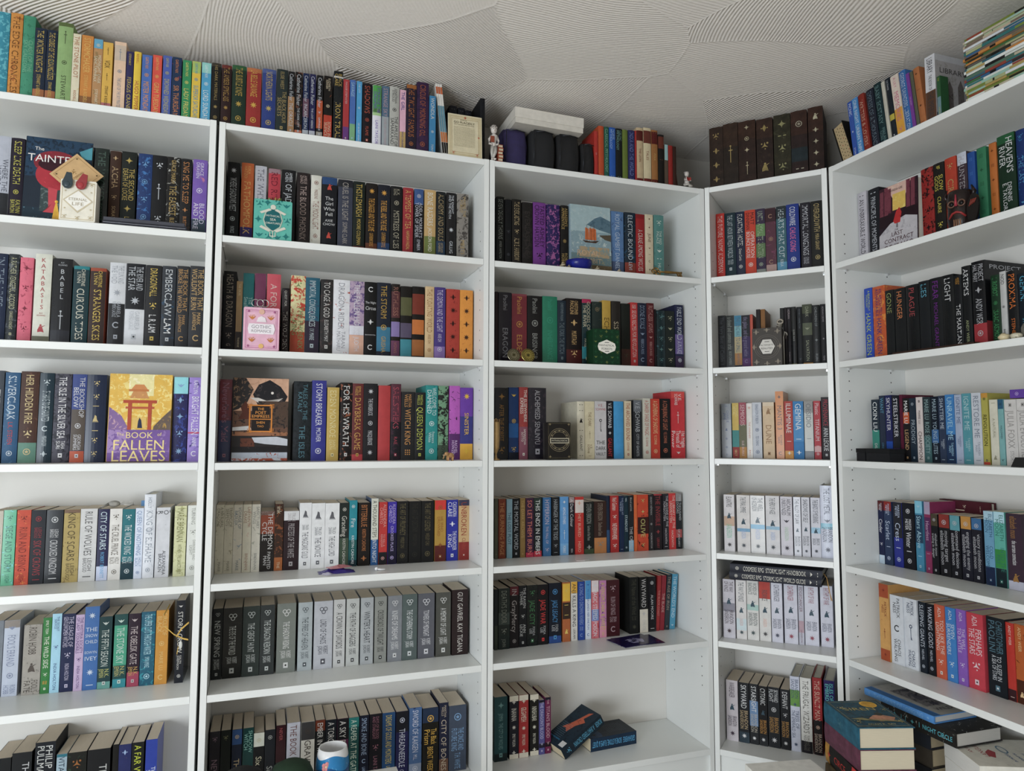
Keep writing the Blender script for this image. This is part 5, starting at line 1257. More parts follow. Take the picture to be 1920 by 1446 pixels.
RZ = lambda a: Matrix.Rotation(math.radians(a), 4, 'Z')
RX = lambda a: Matrix.Rotation(math.radians(a), 4, 'X')
RY = lambda a: Matrix.Rotation(math.radians(a), 4, 'Y')
def item(name, label, cat, M, group=None):
    r = link(name, None, M=M); return tag(r, label, cat, group)
def part(r, name, mb, m, smooth=False, kind=None):
    o = link(name, mb.mesh(name, m, smooth), r)
    if kind: o['kind'] = kind
    return o
def single(name, label, cat, mb, m, M, smooth=False, group=None):
    o = link(name, mb.mesh(name, m, smooth), None, M); return tag(o, label, cat, group)

# tan art card leaning above the cream deck, with two page clips and a yellow tassel
b = MB(); b.box(0, .092, 0, .0012, 0, .092, col=lin('d8b078', 0.86)); F = Flat(b, .092, .092, 0, .9); F.frame(.07, .01, 'a8824a')
F.em('f', .5, .62, .2, 'a07c44'); F.line('ETERNAL', .5, .46, .4, '9a7640', .06); F.line('LIFE', .5, .36, .25, '9a7640', .06)
for x, y in ((.13, .13), (.87, .87), (.13, .87), (.87, .13)): F.em('x', x, y, .09, '4a3a20')
single('art_card', 'tan square art card propped cornerwise above the cream deck', 'card', b, M_print, local('A', .484, .068, ZA('A', 1) + .116) @ Matrix.Rotation(math.radians(-10), 4, 'X') @ Matrix.Rotation(math.radians(-49), 4, 'Y') @ Matrix.Translation((-.046, 0, -.046 + .05)), )
for s, cc, lb in ((.441, '24363e', 'dark teal'), (.473, '9a1f28', 'dark red')):
    b = MB(); pr = [(.006, .030), (-.006, .030), (-.0095, .012), (-.0125, .002), (-.011, -.007), (-.005, -.013), (.003, -.014), (.010, -.009), (.0125, 0), (.0105, .012)]
    n = len(pr); v = [(x, y, z) for y in (0, .003) for x, z in pr]
    b.add(v, [tuple(range(n)), tuple(reversed(range(n, 2 * n)))] + [(i, (i + 1) % n, (i + 1) % n + n, i + n) for i in range(n)], col=lin(cc, 0.86))
    b.ball((0, -.0002, -.002), (.007, .0015, .008), 10, 6, col=lin(cc, 1.06))
    single('page_clip', lb + ' drop-shaped magnetic page clip hanging over the cream deck', 'bookmark', b, M_paint, local('A', s, .0075, ZA('A', 1) + .102) @ Matrix.Rotation(.12 if s < .45 else .3, 4, 'Y'), group='page clips')
b = MB()
for i in range(14):
    x = (i - 6.5) * .0009; b.tube([(x * .2, 0, .05), (x * .8, -.001, .03), (x * 1.5, .001 * (i % 3), .0)], .0006, 5, col=lin('d8a828', 1.02))
b.ball((0, 0, .053), .004, col=lin('d8a828', 1.02))
single('tassel', 'yellow tassel hanging left of the cream deck', 'tassel', b, M_fabric, local('A', .413, .03, ZA('A', 1) + .002))
# black tablet lying in front of the books
r = item('tablet', 'black tablet in a folded case lying at the shelf edge', 'tablet', local('A', .527, .006, ZA('A', 1) + .0003))
b = MB(); pr = [(0, .004), (.004, 0), (.2, 0), (.206, .004), (.206, .009), (.2, .0115), (.004, .0115), (0, .009)]
b.add([(x, y, z) for y in (0, .082) for x, z in pr], [tuple(range(8)), tuple(reversed(range(8, 16)))] + [(i, i + 8, (i + 1) % 8 + 8, (i + 1) % 8) for i in range(8)], col=lin('20222c', 0.86)); part(r, 'case', b, M_fabric)
b = MB(); b.box(.002, .2, .001, .08, .0118, .0205, col=lin('3c3e4a', 0.86)); part(r, 'screen_body', b, M_paint)
b = MB(); b.box(.002, .203, -.0007, .0002, .0055, .0065, col=lin('a0a4b0')); part(r, 'edge_seam', b, M_metal)

# little plant ornament above the turquoise deck
r = item('flower_ornament', 'small green and gold flower ornament behind the turquoise deck', 'ornament', local('B', .155, .082, ZA('B', 1) + .0006))
b = MB(); b.lathe([(.012, 0), (.009, .004), (.0035, .03), (.003, .12), (.006, .128)], 12, col=lin('6a5a30', 0.86)); part(r, 'stem', b, M_metal, True)
for k in range(11):
    a = k * 2.4; rr = .004 + .0012 * k; q = MB(); q.ball((0, 0, 0), (.0035, .0035, .012), 8, 6, col=lin(['7a9a48', '5a8a50', 'b8963c', 'a8402c'][k % 4], 0.86))
    o = part(r, 'petal', q, M_paint, True); o.matrix_basis = Matrix.Translation((rr * math.cos(a) * 1.4, rr * math.sin(a) * .8, .136)) @ Matrix.Rotation(a, 4, 'Z') @ Matrix.Rotation(.3 + .07 * k, 4, 'Y')
# silver triple moon behind the pink deck
r = item('moon_ornament', 'silver wire triple-moon ornament standing above the pink deck', 'ornament', local('B', .122, .078, ZA('B', 2) + .0006))
b = MB(); b.lathe([(.014, 0), (.014, .004), (.004, .008), (.0028, .12), (.0045, .126)], 12, col=lin('b0b0ac')); part(r, 'stand', b, M_metal, True)
for cx, a0, a1 in ((-.013, .9, 5.4), (.013, -2.25, 2.25), (0, 0, 6.283)):
    b = MB(); b.tube([(cx + (.0105 if cx else .009) * math.cos(a0 + (a1 - a0) * i / 18), 0, .148 + .0105 * math.sin(a0 + (a1 - a0) * i / 18)) for i in range(19)], .0013, 6, col=lin('c0c0bc')); part(r, 'crescent' if cx else 'full_moon', b, M_metal, True)
b = MB(); b.tube([(-.006, 0, .118), (-.009, 0, .13), (0, 0, .14), (.009, 0, .13), (.006, 0, .118)], .0011, 6, col=lin('b0b0ac')); part(r, 'scroll', b, M_metal, True)

# elephant
def elephant():
    r = item('elephant_figurine', 'tiny carved wooden elephant at the edge of the third shelf', 'figurine', local('B', .68, .012, ZA('B', 3)) @ Matrix.Rotation(.25, 4, 'Z'))
    c1 = lin('a87c48', 1.1); b = MB()
    b.ball((.003, 0, .0165), (.0125, .0075, .0085), 14, 10, col=c1); b.ball((-.0105, 0, .021), (.0062, .0052, .0062), 12, 8, col=c1)
    b.tube([(-.0155, 0, .0205), (-.0185, 0, .016), (-.019, 0, .0105), (-.0205, 0, .007), (-.023, 0, .0085)], [.0026, .0022, .0017, .0014, .0011], 8, col=c1)
    for x, y in ((-.005, .004), (-.005, -.004), (.010, .004), (.010, -.004)): b.tube([(x, y, .013), (x, y, .006), (x, y, 0)], [.0036, .0027, .0029], 9, col=c1)
    b.tube([(.0150, 0, .019), (.0170, 0, .014), (.0165, 0, .009)], [.0009, .0007, .0009], 6, col=c1)
    part(r, 'body', b, M_paint, True)
    for y in (-1, 1):
        q = MB(); q.ball((-.0075, y * .0056, .0205), (.0045, .0012, .006), 10, 6, col=lin('8a6436', 1.1)); part(r, 'ear', q, M_paint, True)
        q = MB(); q.tube([(-.0145, y * .003, .0175), (-.0185, y * .0042, .0165), (-.0205, y * .0042, .019)], [.0009, .0007, .0003], 6, col=lin('e8dcc0')); part(r, 'tusk', q, M_paint, True)
elephant()

# crumpled sweet wrapper and a white stick on the fourth shelf
r = item('sweet_wrapper', 'crumpled purple and pink foil wrapper lying on the fourth shelf', 'wrapper', local('B', .355, .07, ZA('B', 4)))
def crumple(L, W, Hh, col, seed, nx=9, ny=6):
    rng = np.random.RandomState(seed); b = MB(); v = []; f = []
    for i in range(nx):
        for j in range(ny):
            x = (i / (nx - 1) - .5) * L; y = (j / (ny - 1) - .5) * W * (1 - .5 * abs(i / (nx - 1) - .4)); e = max(0, 1 - (2 * i / (nx - 1) - 1) ** 2) * max(0.1, 1 - (2 * j / (ny - 1) - 1) ** 2)
            v.append((x, y, .0008 + Hh * e * (.55 + .6 * rng.rand())))
    for i in range(nx - 1):
        for j in range(ny - 1): a = i * ny + j; f.append((a, a + ny, a + ny + 1, a + 1))
    n = len(v); v += [(x, y, .0003) for x, y, z in v]
    f += [tuple(k + n for k in reversed(q)) for q in f]
    rim = [j for j in range(ny)] + [i * ny + ny - 1 for i in range(1, nx)] + [(nx - 1) * ny + j for j in range(ny - 2, -1, -1)] + [i * ny for i in range(nx - 2, 0, -1)]
    f += [(rim[k], rim[(k + 1) % len(rim)], rim[(k + 1) % len(rim)] + n, rim[k] + n) for k in range(len(rim))]
    b.add(v, f, col=col); return b
part(r, 'wrapper_body', crumple(.105, .06, .014, lin('3c3080'), 3), M_gloss)
o = part(r, 'wrapper_flap', crumple(.07, .045, .006, lin('c87880'), 5), M_gloss); o.matrix_basis = Matrix.Translation((.008, .004, .0135)) @ Matrix.Rotation(.35, 4, 'Z')
o = part(r, 'wrapper_end', crumple(.03, .04, .006, lin('c8c4dc'), 7, 5, 5), M_gloss); o.matrix_basis = Matrix.Translation((-.028, -.026, .0002)) @ Matrix.Rotation(.5, 4, 'Z')
r = item('earbud', 'small white earbud lying on the fourth shelf', 'earbud', local('B', .47, .055, ZA('B', 4)))
b = MB(); b.ball((0, 0, .0055), (.0055, .005, .0052), 12, 8, col=lin('e8e8ea')); part(r, 'bud', b, M_paint, True)
b = MB(); b.tube([(.004, 0, .004), (.014, -.002, .003), (.026, -.003, .003)], [.003, .0026, .0024], 8, col=lin('e8e8ea')); part(r, 'stalk', b, M_paint, True)
r = item('price_tag', 'small white folded tag lying at the shelf edge', 'tag', local('C', .323, .030, ZA('C', 4)) @ Matrix.Rotation(-.2, 4, 'Z'))
b = MB(); b.box(-.015, .013, -.012, .012, .0003, .0013, col=lin('e4e2e0')); part(r, 'card', b, M_paint)
b = MB(); b.tube([(.013, 0, .001), (.02, -.006, .0012), (.028, -.004, .0012)], .0009, 6, col=lin('c8c4be')); part(r, 'string', b, M_paint)

# picture cards lying flat
for k, (dx, rot, zz, cc) in enumerate(((0, .12, .0003, 'c8c8cc'), (.012, .02, .0016, '2c2a4a'), (-.004, .18, .0029, '241c50'))):
    b = MB(); b.box(-.075, .075, -.052, .052, 0, .001, col=lin(cc, 0.98), art=(*lin('10101c'), .35))
    b.add([(x * .6 + .01, y * .5, .00115) for x, y in ((-.05, -.05), (.02, -.06), (.05, .0), (.0, .05), (-.06, .03))], [(0, 1, 2, 3, 4)], col=lin(['b0b4c0', '5a58a0', '9a98b8'][k], 1.1), art=(*lin('2c2858'), .5))
    single('picture_card', ['pale bottom card of the purple card pile on the fifth shelf', 'dark middle card of the purple card pile on the fifth shelf', 'dark purple top card of the card pile on the fifth shelf'][k], 'card', b, M_gloss,
           local('C', .545 + dx, .078, ZA('C', 5) + zz) @ Matrix.Rotation(rot, 4, 'Z'), group='picture cards on the fifth shelf')

# ---------------------------------------------------------------- top of the second and third bookcases
zt = ZA('B', 0)
for k in range(3):
    b = MB(); w, h = .0065, .238; b.box(0, w, 0, .17, 0, h, col=lin('d8d4cc', 0.99))
    S = Spine(b, w, h, 0, 0, .9); S.band(.05, .2, lin('1c1a18')); S.band(.2, .34, lin('b86a30')); S.band(.34, .7, lin('5a8a9c', 0.92)); S.band(.86, .96, lin('c8602c', 0.86))
    single('magazine', ['first', 'second', 'third'][k] + ' white and blue magazine from left, leaning beside the framed verse', 'magazine', b, M_gloss,
           local('B', .655 + k * .0072, .03, zt + .0004) @ Matrix.Rotation(math.radians(-6.5), 4, 'Y'), group='leaning magazines')
def a_verse(F):
    F.frame(.03, .05, 'c8b890'); F.frame(.1, .01, 'b8a070'); F.em('x', .5, .93, .12, 'b85030'); F.em('x', .9, .5, .1, 'b85030'); F.em('f', .15, .08, .12, 'b85030'); F.em('f', .85, .08, .12, 'b85030')
    F.line('Desiderata', .45, .87, .2, '6a6048', .03); F.line('GO PLACIDLY', .47, .81, .62, '5a5440', .05); F.line('AMID THE NOISE AND THE HASTE', .47, .755, .6, '6a6048', .025)
    for i in range(15): F.line(['Speak your truth quietly and clearly and listen', 'to others even to the dull and the ignorant', 'they too have their story avoid loud and'][i % 3], .47, .70 - i * .032, .62, '8a8064', .022)
r = item('verse_plaque', 'cream plaque of printed verse headed GO PLACIDLY, standing on the bookcase top', 'plaque', local('B', .668, .012, zt + .0004) @ Matrix.Rotation(math.radians(-3), 4, 'X'))
b = MB(); b.box(0, .112, 0, .004, 0, .142, col=lin('e0d4b0', .85)); F = Flat(b, .112, .142, 0, .95); a_verse(F); part(r, 'board', b, M_print)
b = MB(); b.box(.04, .07, .0045, .03, 0, .004, col=lin('b0a080')); b.box(.05, .06, .0045, .0075, .004, .09, col=lin('b0a080')); part(r, 'stand', b, M_paint)
for k, (s, w, h) in enumerate(((.693, .026, .208), (.7225, .024, .205), (.7475, .022, .20))):
    bm, pm = book_meshes(w, h, .13, 'h', '15171e', '5a5a60', '!b|ATLAS|!b', .9)
    tag(place_book(bm, pm, local('B', s, .1, zt + .0004), 'hardback_book'), 'near-black hardback behind the verse plaque, %s of three' % ['left', 'middle', 'right'][k], 'book', 'black books behind the plaque')
r = item('photo_album', 'tall black album standing right of the verse plaque', 'album', local('B', .7835, .045, zt + .0004))
bm, pm = book_meshes(.0155, .222, .2, 'h', '14151a', '50505a', '', .9); part(r, 'cover', bm, M_cloth); part(r, 'page_block', pm, M_page)
b = MB(); b.box(.006, .008, .0012, .0016, .02, .19, col=lin('787c88')); part(r, 'spine_line', b, M_metal)

def chain(pts, rad, col, n=10):
    b = MB(); b.tube(pts, rad, n, col=col); return b
zc = ZA('C', 0)
# reading figurine beside its pile of books
r = item('reader_figurine', 'pale figurine of a standing girl holding a red-brown book beside a book pile', 'figurine', local('B', .8195, .012, zt + .0004))
sk = lin('c8c0b8', 0.99); cl = lin('b0aca4', 0.92)
b = MB()
b.tube([(.0, 0, .092), (.001, 0, .084), (-.001, 0, .072), (-.001, 0, .058), (.002, 0, .05)], [.004, .0115, .0105, .009, .0115], 12, col=sk)
b.ball((.0, 0, .104), (.0105, .0105, .013), 16, 12, col=sk)
b.tube([(-.004, 0, .05), (-.0065, -.001, .03), (-.005, 0, .008)], [.0078, .006, .0038], 10, col=cl); b.tube([(.006, 0, .05), (.004, -.002, .03), (-.004, -.004, .010)], [.0078, .006, .0038], 10, col=cl)
b.tube([(-.009, 0, .083), (-.0175, -.002, .07), (-.0165, -.004, .056), (-.008, -.008, .052)], [.0042, .0038, .0034, .003], 9, col=sk); b.tube([(.010, 0, .083), (.015, -.002, .068), (.012, -.008, .056), (.006, -.010, .052)], [.0042, .0038, .0034, .003], 9, col=sk)
b.tube([(-.004, 0, .0055), (-.008, -.008, .0035), (-.011, -.013, .003)], [.0045, .0038, .0025], 9, col=sk); b.tube([(-.003, -.004, .008), (.0, -.011, .0035), (.002, -.016, .003)], [.0042, .0036, .0025], 9, col=sk)
part(r, 'body', b, M_paint, True)
b = MB()
for k in range(16):
    a = k * .785 + (k // 8) * .4; zz = .112 + (k // 8) * .005; rr = .0095 - (k // 8) * .004; b.ball((rr * math.cos(a), .001 + rr * math.sin(a), zz), .0035, 7, 5, col=lin('a09890', 0.92))
part(r, 'hair', b, M_paint, True)
b = MB(); b.ball((-.004, -.0098, .106), .0012, 6, 4, col=lin('202020')); b.ball((.004, -.0098, .106), .0012, 6, 4, col=lin('202020')); b.ball((0, -.0112, .1025), (.0012, .0016, .002), 6, 4, col=sk); b.ball((0, -.0098, .0985), (.0025, .001, .0007), 6, 4, col=lin('a06050')); part(r, 'face', b, M_paint, True)
b = MB(); b.box(-.0155, -.003, -.0145, -.011, .058, .078, col=lin('8a3c20', 0.99)); part(r, 'held_book', b, M_paint)
for k in range(5):
    b = MB(); z0 = k * .0112 + .0004; j = (k % 2) * .0015; cc = lin(['8a3420', '9a4424'][k % 2], 0.99)
    b.box(.0112 + j, .0285 + j, -.008, .016, z0, z0 + .0018, col=cc); b.box(.0112 + j, .0285 + j, -.008, .016, z0 + .009, z0 + .0108, col=cc); b.box(.0112 + j, .0128 + j, -.008, .016, z0 + .0018, z0 + .009, col=cc); b.box(.0129 + j, .0275 + j, -.0072, .015, z0 + .0018, z0 + .009, col=lin('c8b898', 0.92))
    part(r, 'stacked_book', b, M_paint)
# purple and black bags with the white box on top
def bag(s, w, dd, h, col, label, name='soft_bag', lean=0, seed=1):
    r = item(name, label, 'bag', local('C', s, .012 + lean, zc + .0005), 'bags on top of the third bookcase')
    rng = np.random.RandomState(seed); b = MB(); v = []; f = []; nz, na = 9, 20
    for j in range(nz):
        t = j / (nz - 1); k = 1 - .12 * t ** 3 - .06 * (1 - t) ** 4
        for i in range(na):
            a = 2 * PI * i / na; ca, sa = math.cos(a), math.sin(a)
            x = math.copysign(abs(ca) ** .24, ca) * w / 2 * k; y = math.copysign(abs(sa) ** .24, sa) * dd / 2 * k
            q = 1 + .02 * (rng.rand() - .5) - .025 * math.sin(i * 2.2 + j * .5)
            v.append((w / 2 + x * q * .97, dd / 2 + y * q * .97, h * t * (1 - .03 * rng.rand() * (t > .9))))
    for j in range(nz - 1):
        for i in range(na): a = j * na + i; c2 = j * na + (i + 1) % na; f.append((a, c2, c2 + na, a + na))
    f += [tuple(reversed(range(na))), tuple(range((nz - 1) * na, nz * na))]
    b.add(v, f, col=lin(col, 0.99)); part(r, 'bag_body', b, M_fabric, True)
    b = MB(); b.tube([(w * .08, -.0005, h * .1), (w * .1, -.002, h * .5), (w * .12, .0, h * .9)], .0012, 6, col=lin('3a3c42')); b.tube([(w * .2, -.0005, h * .9), (w * .5, -.0012, h * .935), (w * .85, .0, h * .9)], .0014, 6, col=lin('3a3c42')); part(r, 'zip_seam', b, M_metal, True)
bag(.055, .09, .2, .134, '2c2450', 'dark purple soft bag beneath the white box, beside the figurine', lean=.018, seed=2)
bag(.1465, .092, .2, .135, '141518', 'black soft bag beneath the white box, right of the purple one', seed=3)
bag(.240, .088, .2, .134, '121214', 'black soft bag in the middle, under the right end of the white box', seed=4)
bag(.3295, .05, .19, .113, '101012', 'lower black soft bag beside the orange and green books', seed=5)
r = item('white_box', 'flat white cardboard box lying on top of the bags', 'box', local('C', .085, .0, zc + .139) @ Matrix.Rotation(.015, 4, 'Y'))
b = MB(); b.box(0, .245, .0, .235, .018, .052, col=lin('dcd6ca', 0.89)); part(r, 'lid', b, M_print)
b = MB(); b.box(.0015, .2435, .0015, .2335, .0, .0178, col=lin('d8d2c6', 0.86)); part(r, 'base', b, M_print)
# small seated figurine at the right end
r = item('seated_figurine', 'small pale figurine sitting cross-legged with a red book', 'figurine', local('C', .742, .014, zc + .0004))
b = MB(); b.tube([(0, .002, .042), (0, .003, .036), (0, .004, .022), (0, .004, .008)], [.003, .009, .0085, .0105], 12, col=sk); b.ball((-.002, .001, .051), (.0082, .0082, .0096), 14, 10, col=sk)
b.tube([(.006, .002, .009), (.016, -.006, .0085), (.006, -.013, .0045), (-.004, -.014, .0035)], [.0062, .0052, .0038, .0026], 9, col=cl); b.tube([(-.006, .002, .009), (-.016, -.006, .0085), (-.006, -.0125, .009), (.004, -.013, .008)], [.0062, .0052, .0038, .0026], 9, col=cl)
b.tube([(.008, .002, .036), (.0125, -.003, .027), (.004, -.009, .026)], [.0035, .003, .0024], 8, col=sk); b.tube([(-.008, .002, .036), (-.0125, -.003, .027), (-.005, -.009, .026)], [.0035, .003, .0024], 8, col=sk)
part(r, 'body', b, M_paint, True)
b = MB(); [b.ball((-.002 + .007 * math.cos(k * .9), .003 + .006 * math.sin(k * .9), .0575), .003, 7, 5, col=lin('8a8480', 0.92)) for k in range(7)]; part(r, 'hair', b, M_paint, True)
b = MB(); b.ball((-.005, -.0065, .0525), .0009, 6, 4, col=lin('202020')); b.ball((.001, -.0068, .0525), .0009, 6, 4, col=lin('202020')); b.ball((-.002, -.0075, .0495), (.0009, .0012, .0014), 6, 4, col=sk); b.ball((-.002, -.007, .0465), (.0018, .0008, .0005), 6, 4, col=lin('a06050')); part(r, 'face', b, M_paint, True)
b = MB(); b.add([(-.008, -.0115, .026), (0, -.009, .0235), (.008, -.0115, .026), (.008, -.0095, .038), (0, -.007, .0355), (-.008, -.0095, .038)] + [(-.008, -.0098, .026), (0, -.0073, .0235), (.008, -.0098, .026), (.008, -.0078, .038), (0, -.0053, .0355), (-.008, -.0078, .038)],
   [(0, 1, 4, 5), (1, 2, 3, 4), (7, 6, 11, 10), (8, 7, 10, 9), (0, 6, 7, 1), (1, 7, 8, 2), (2, 8, 9, 3), (3, 9, 10, 4), (4, 10, 11, 5), (5, 11, 6, 0)], col=lin('a02820', 0.86)); part(r, 'held_book', b, M_paint)
bm, pm = book_meshes(.009, .128, .1, 'h', '4a2c1c', '6a4a30', '', .9)
tag(place_book(bm, pm, local('C', .712, .04, zc + .0004) @ Matrix.Rotation(math.radians(-7), 4, 'Y'), 'hardback_book'), 'slim dark brown hardback leaning left, beside the seated figurine', 'book')

# ---------------------------------------------------------------- things on the middle shelves of the third bookcase
z1 = ZA('C', 1)
r = item('glazed_bowl', 'small cobalt blue glazed bowl in front of the ship cover', 'bowl', local('C', .330, .045, z1 + .0003))
b = MB(); b.lathe([(.026, 0), (.038, .008), (.044, .022), (.0445, .034), (.0425, .0345), (.0415, .022), (.035, .011), (.0001, .006)], 28, col=lin('141c78', 0.99), art=(*lin('1c2c98', 0.99), .3)); part(r, 'bowl_body', b, M_gloss, True)
b = MB(); b.lathe([(.024, .0), (.026, .0), (.0262, .0021), (.024, .0021)], 20, col=lin('3a3a40')); part(r, 'foot_ring', b, M_gloss)
for k, (s, d2, sz) in enumerate(((.262, .022, .013), (.283, .02, .008), (.392, .03, .012), (.47, .02, .009))):
    b = MB(); pts = []; rad = []
    for i in range(22):
        t = i / 21; a = t * 4.5 * PI; rr = sz * (1 - t) * .75; pts.append((rr * math.cos(a), rr * math.sin(a), sz * (.35 + 1.3 * t))); rad.append(sz * (.35 - .3 * t))
    b.tube(pts, rad, 8, col=lin('b8a888', 0.92), art=(*lin('6a5838', 0.86), .4))
    single('snail_shell', ['pale pointed shell left of the blue bowl', 'tiny shell touching the blue bowl on its left', 'brown shell right of the blue bowl', 'tiny brown shell before the slate blue spine'][k], 'shell', b, M_paint, local('C', s, d2, z1 + .0004), True, 'shells on the first shelf')
r = item('brass_key', 'ornate brass key lying at the right end of the first shelf', 'key', local('C', .618, .022, z1 + .0165) @ RX(58) @ Matrix.Rotation(.04, 4, 'Z'))
br = lin('8a6a34', 1.02)
b = MB(); [b.tube([(cx + .009 * math.cos(i * PI / 8), cy + .009 * math.sin(i * PI / 8), 0) for i in range(17)], .0028, 7, col=br) for cx, cy in ((0, .009), (0, -.007), (-.011, .001))]; b.ball((.006, 0, 0), .005, 8, 6, col=br); part(r, 'bow', b, M_metal, True)
b = MB(); b.tube([(.008, 0, 0), (.03, 0, 0), (.034, 0, 0), (.095, 0, 0), (.099, 0, 0)], [.003, .003, .005, .0032, .005], 10, col=br); part(r, 'shaft', b, M_metal, True)
b = MB(); b.box(.078, .083, -.018, 0, -.002, .002, col=br); b.box(.088, .095, -.02, 0, -.002, .002, col=br); b.box(.083, .088, -.016, -.012, -.002, .002, col=br); part(r, 'bit', b, M_metal)
z2 = ZA('C', 2)
for k, (s, R1, cc) in enumerate(((.089, .0215, '8a8468'), (.138, .0225, 'a89848'))):
    r = item('medallion', ['dull brass medallion leaning on the first spines of the second shelf', 'brighter gold medallion with a ring pattern, right of the dull one'][k], 'coin', local('C', s, .016, z2 + .0004) @ Matrix.Rotation(math.radians(-12), 4, 'X') @ Matrix.Translation((0, 0, R1)) @ Matrix.Rotation(PI / 2, 4, 'X'), 'medallions on the second shelf')
    b = MB(); b.lathe([(R1 - .001, -.0015), (R1, -.0008), (R1, .0008), (R1 - .001, .0015)], 32, col=lin(cc, 0.86)); part(r, 'disc', b, M_metal)
    b = MB()
    for r0, r1 in ((.84, .93), (.55, .6)):
        v, f = ring(r0 * R1, r1 * R1, n=28); b.add([(x, y, .0019) for x, y in v], f, col=lin('3a3420', 1.02))
    v, f = fan(star(6, .4 * R1, .14 * R1)); b.add([(x, y, .0019) for x, y in v], f, col=lin('4a4428', 1.02))
    for i in range(16):
        a = i * PI / 8; v, f = fan(circ(.07 * R1, 6), .72 * R1 * math.cos(a), .72 * R1 * math.sin(a)); b.add([(x, y, .0019) for x, y in v], f, col=lin('2c2818'))
    part(r, 'relief', b, M_metal)
# golden letter opener shape at the left of the third shelf
z3 = ZA('C', 3)
r = item('brass_ornament', 'tall rounded brass ornament at the left end of the third shelf', 'ornament', local('C', .034, .034, z3 + .0004))
gl = lin('b89660', 1.02)
b = MB(); b.lathe([(.014, 0), (.015, .002), (.006, .006), (.0045, .012), (.0035, .02), (.008, .03), (.0125, .045), (.0135, .07), (.0135, .105), (.0125, .118), (.0125, .122)], 22, col=gl); part(r, 'vessel', b, M_metal, True)
b = MB()
for k in range(8): a = k * PI / 4; b.box(.0112 * math.cos(a) - .0015, .0112 * math.cos(a) + .0015, .0112 * math.sin(a) - .0015, .0112 * math.sin(a) + .0015, .1225, .130, col=lin('8a6c48', 1.02))
b.ball((0, 0, .1300), .0035, 8, 6, col=gl); b.tube([(0, 0, .1215), (0, 0, .13)], .0015, 6, col=gl); part(r, 'crown', b, M_metal, False)

# two books lying at the bottom of the third bookcase
z6 = ZA('C', 6)
def a_flame(F):
    F.rect(0, 1, 0, 1, '1c2c38', ('141c24', .4)); F.poly([(.4, .6), (.6, .9), (.75, .95), (.62, .75), (.8, .7), (.6, .55), (.5, .35), (.35, .42), (.2, .4)], 'b8583a', ('8a3c28', .4))
    for i in range(9): F.line('whoever crosses the storm must carry the flame', .3, .52 - i * .04, .5, '7a98a8', .018)
    F.line('NOTHING SACRED', .35, .15, .5, '3a98c8', .04); F.rect(.72, .95, .05, .17, 'c8c8c4')
def a_storm(F):
    F.rect(0, 1, 0, 1, '20262e', ('181c22', .4)); F.rect(0, 1, 0, .3, '28405c', ('20262e', .5))
    for i in range(9): F.line('a kingdom of snow and a prince of ash', .5, .85 - i * .045, .55, '5a6468', .018)
def flat_book(M, w, h, dep, base, tc, spec, label, art=None, g=1.15, kind='h', page='d8c8a4', face='front', group=None, cm=None):
    """a book lying flat; M is the corner at its spine's left end, spine along local x facing -y"""
    bm, pm = book_meshes(w, h, dep, kind, base, tc, spec, g, page)
    if art: add_cover_art(bm, w, h, dep, art, g, face)
    if face == 'front': Rm = Matrix.Translation((h, 0, 0)) @ Matrix(((0, 0, -1, 0), (0, 1, 0, 0), (1, 0, 0, 0), (0, 0, 0, 1)))
    else: Rm = Matrix.Translation((0, 0, w)) @ Matrix(((0, 0, 1, 0), (0, 1, 0, 0), (-1, 0, 0, 0), (0, 0, 0, 1)))
    r = place_book(bm, pm, M @ Rm, 'hardback_book' if kind == 'h' else 'paperback_book', cover_mat=cm)
    return tag(r, label, 'book', group)
flat_book(local('C', .392, .105, z6 + .0004) @ RZ(4), .042, .178, .112, '1a2c40', '5ab0e0', 'GRISHAVERSE|BONE & STONE, FLAME & QUIET', 'dark blue paperback lying flat at the bottom, spine lettering upside down', a_storm, kind='p', face='back', group='books lying in the emptiest shelf')
flat_book(local('C', .291, .082, z6 + .0008) @ RZ(10) @ RY(-28), .036, .178, .112, '16222c', '58a8c8', 'ROKER|A SHATTERED CROWN|!f', 'dark paperback with orange flame art, leaning on the flat blue one', a_flame, kind='p', face='back', group='books lying in the emptiest shelf')

# grey tentacle rising behind the hexagon tin
r = item('tentacle_figurine', 'grey sucker-tipped tentacle figurine behind the hexagon tin', 'figurine', local('D', .226, .0885, ZA('D', 2) + .0004))
tg = lin('7a7468', 0.86); b = MB()
b.tube([(.0, 0, .0), (.0, 0, .03), (-.006, 0, .08), (-.004, 0, .12), (.004, -.001, .15), (.006, -.002, .162)], [.0115, .0105, .0095, .009, .0085, .006], 14, col=tg); part(r, 'arm', b, M_paint, True)
b = MB(); b.tube([(.006 + .009 * math.cos(a * PI / 7), -.008, .158 + .007 * math.sin(a * PI / 7)) for a in range(15)], .0032, 7, col=lin('9a9080', 1.02)); b.ball((.006, -.0065, .158), (.006, .002, .005), 8, 6, col=lin('1c1a18')); part(r, 'sucker', b, M_paint, True)
b = MB()
for k in range(7): b.tube([(-.005 + .0004 * k - .008, -.0085, .085 + k * .010), (-.005 + .0004 * k + .008, -.0085, .085 + k * .010)], .0016, 6, col=lin('9a9488', 1.02))
part(r, 'ridges', b, M_paint, True)
r = item('hook_ornament', 'small dark hook beside the right edge of the hexagon tin', 'ornament', local('D', .2465, .05, ZA('D', 2) + .0004))
b = MB(); b.tube([(0, 0, 0), (0, 0, .10), (.004, -.001, .118), (.010, -.001, .112), (.012, 0, .104)], [.002, .002, .003, .0026, .0012], 8, col=lin('8a8478')); part(r, 'hook', b, M_paint, True)
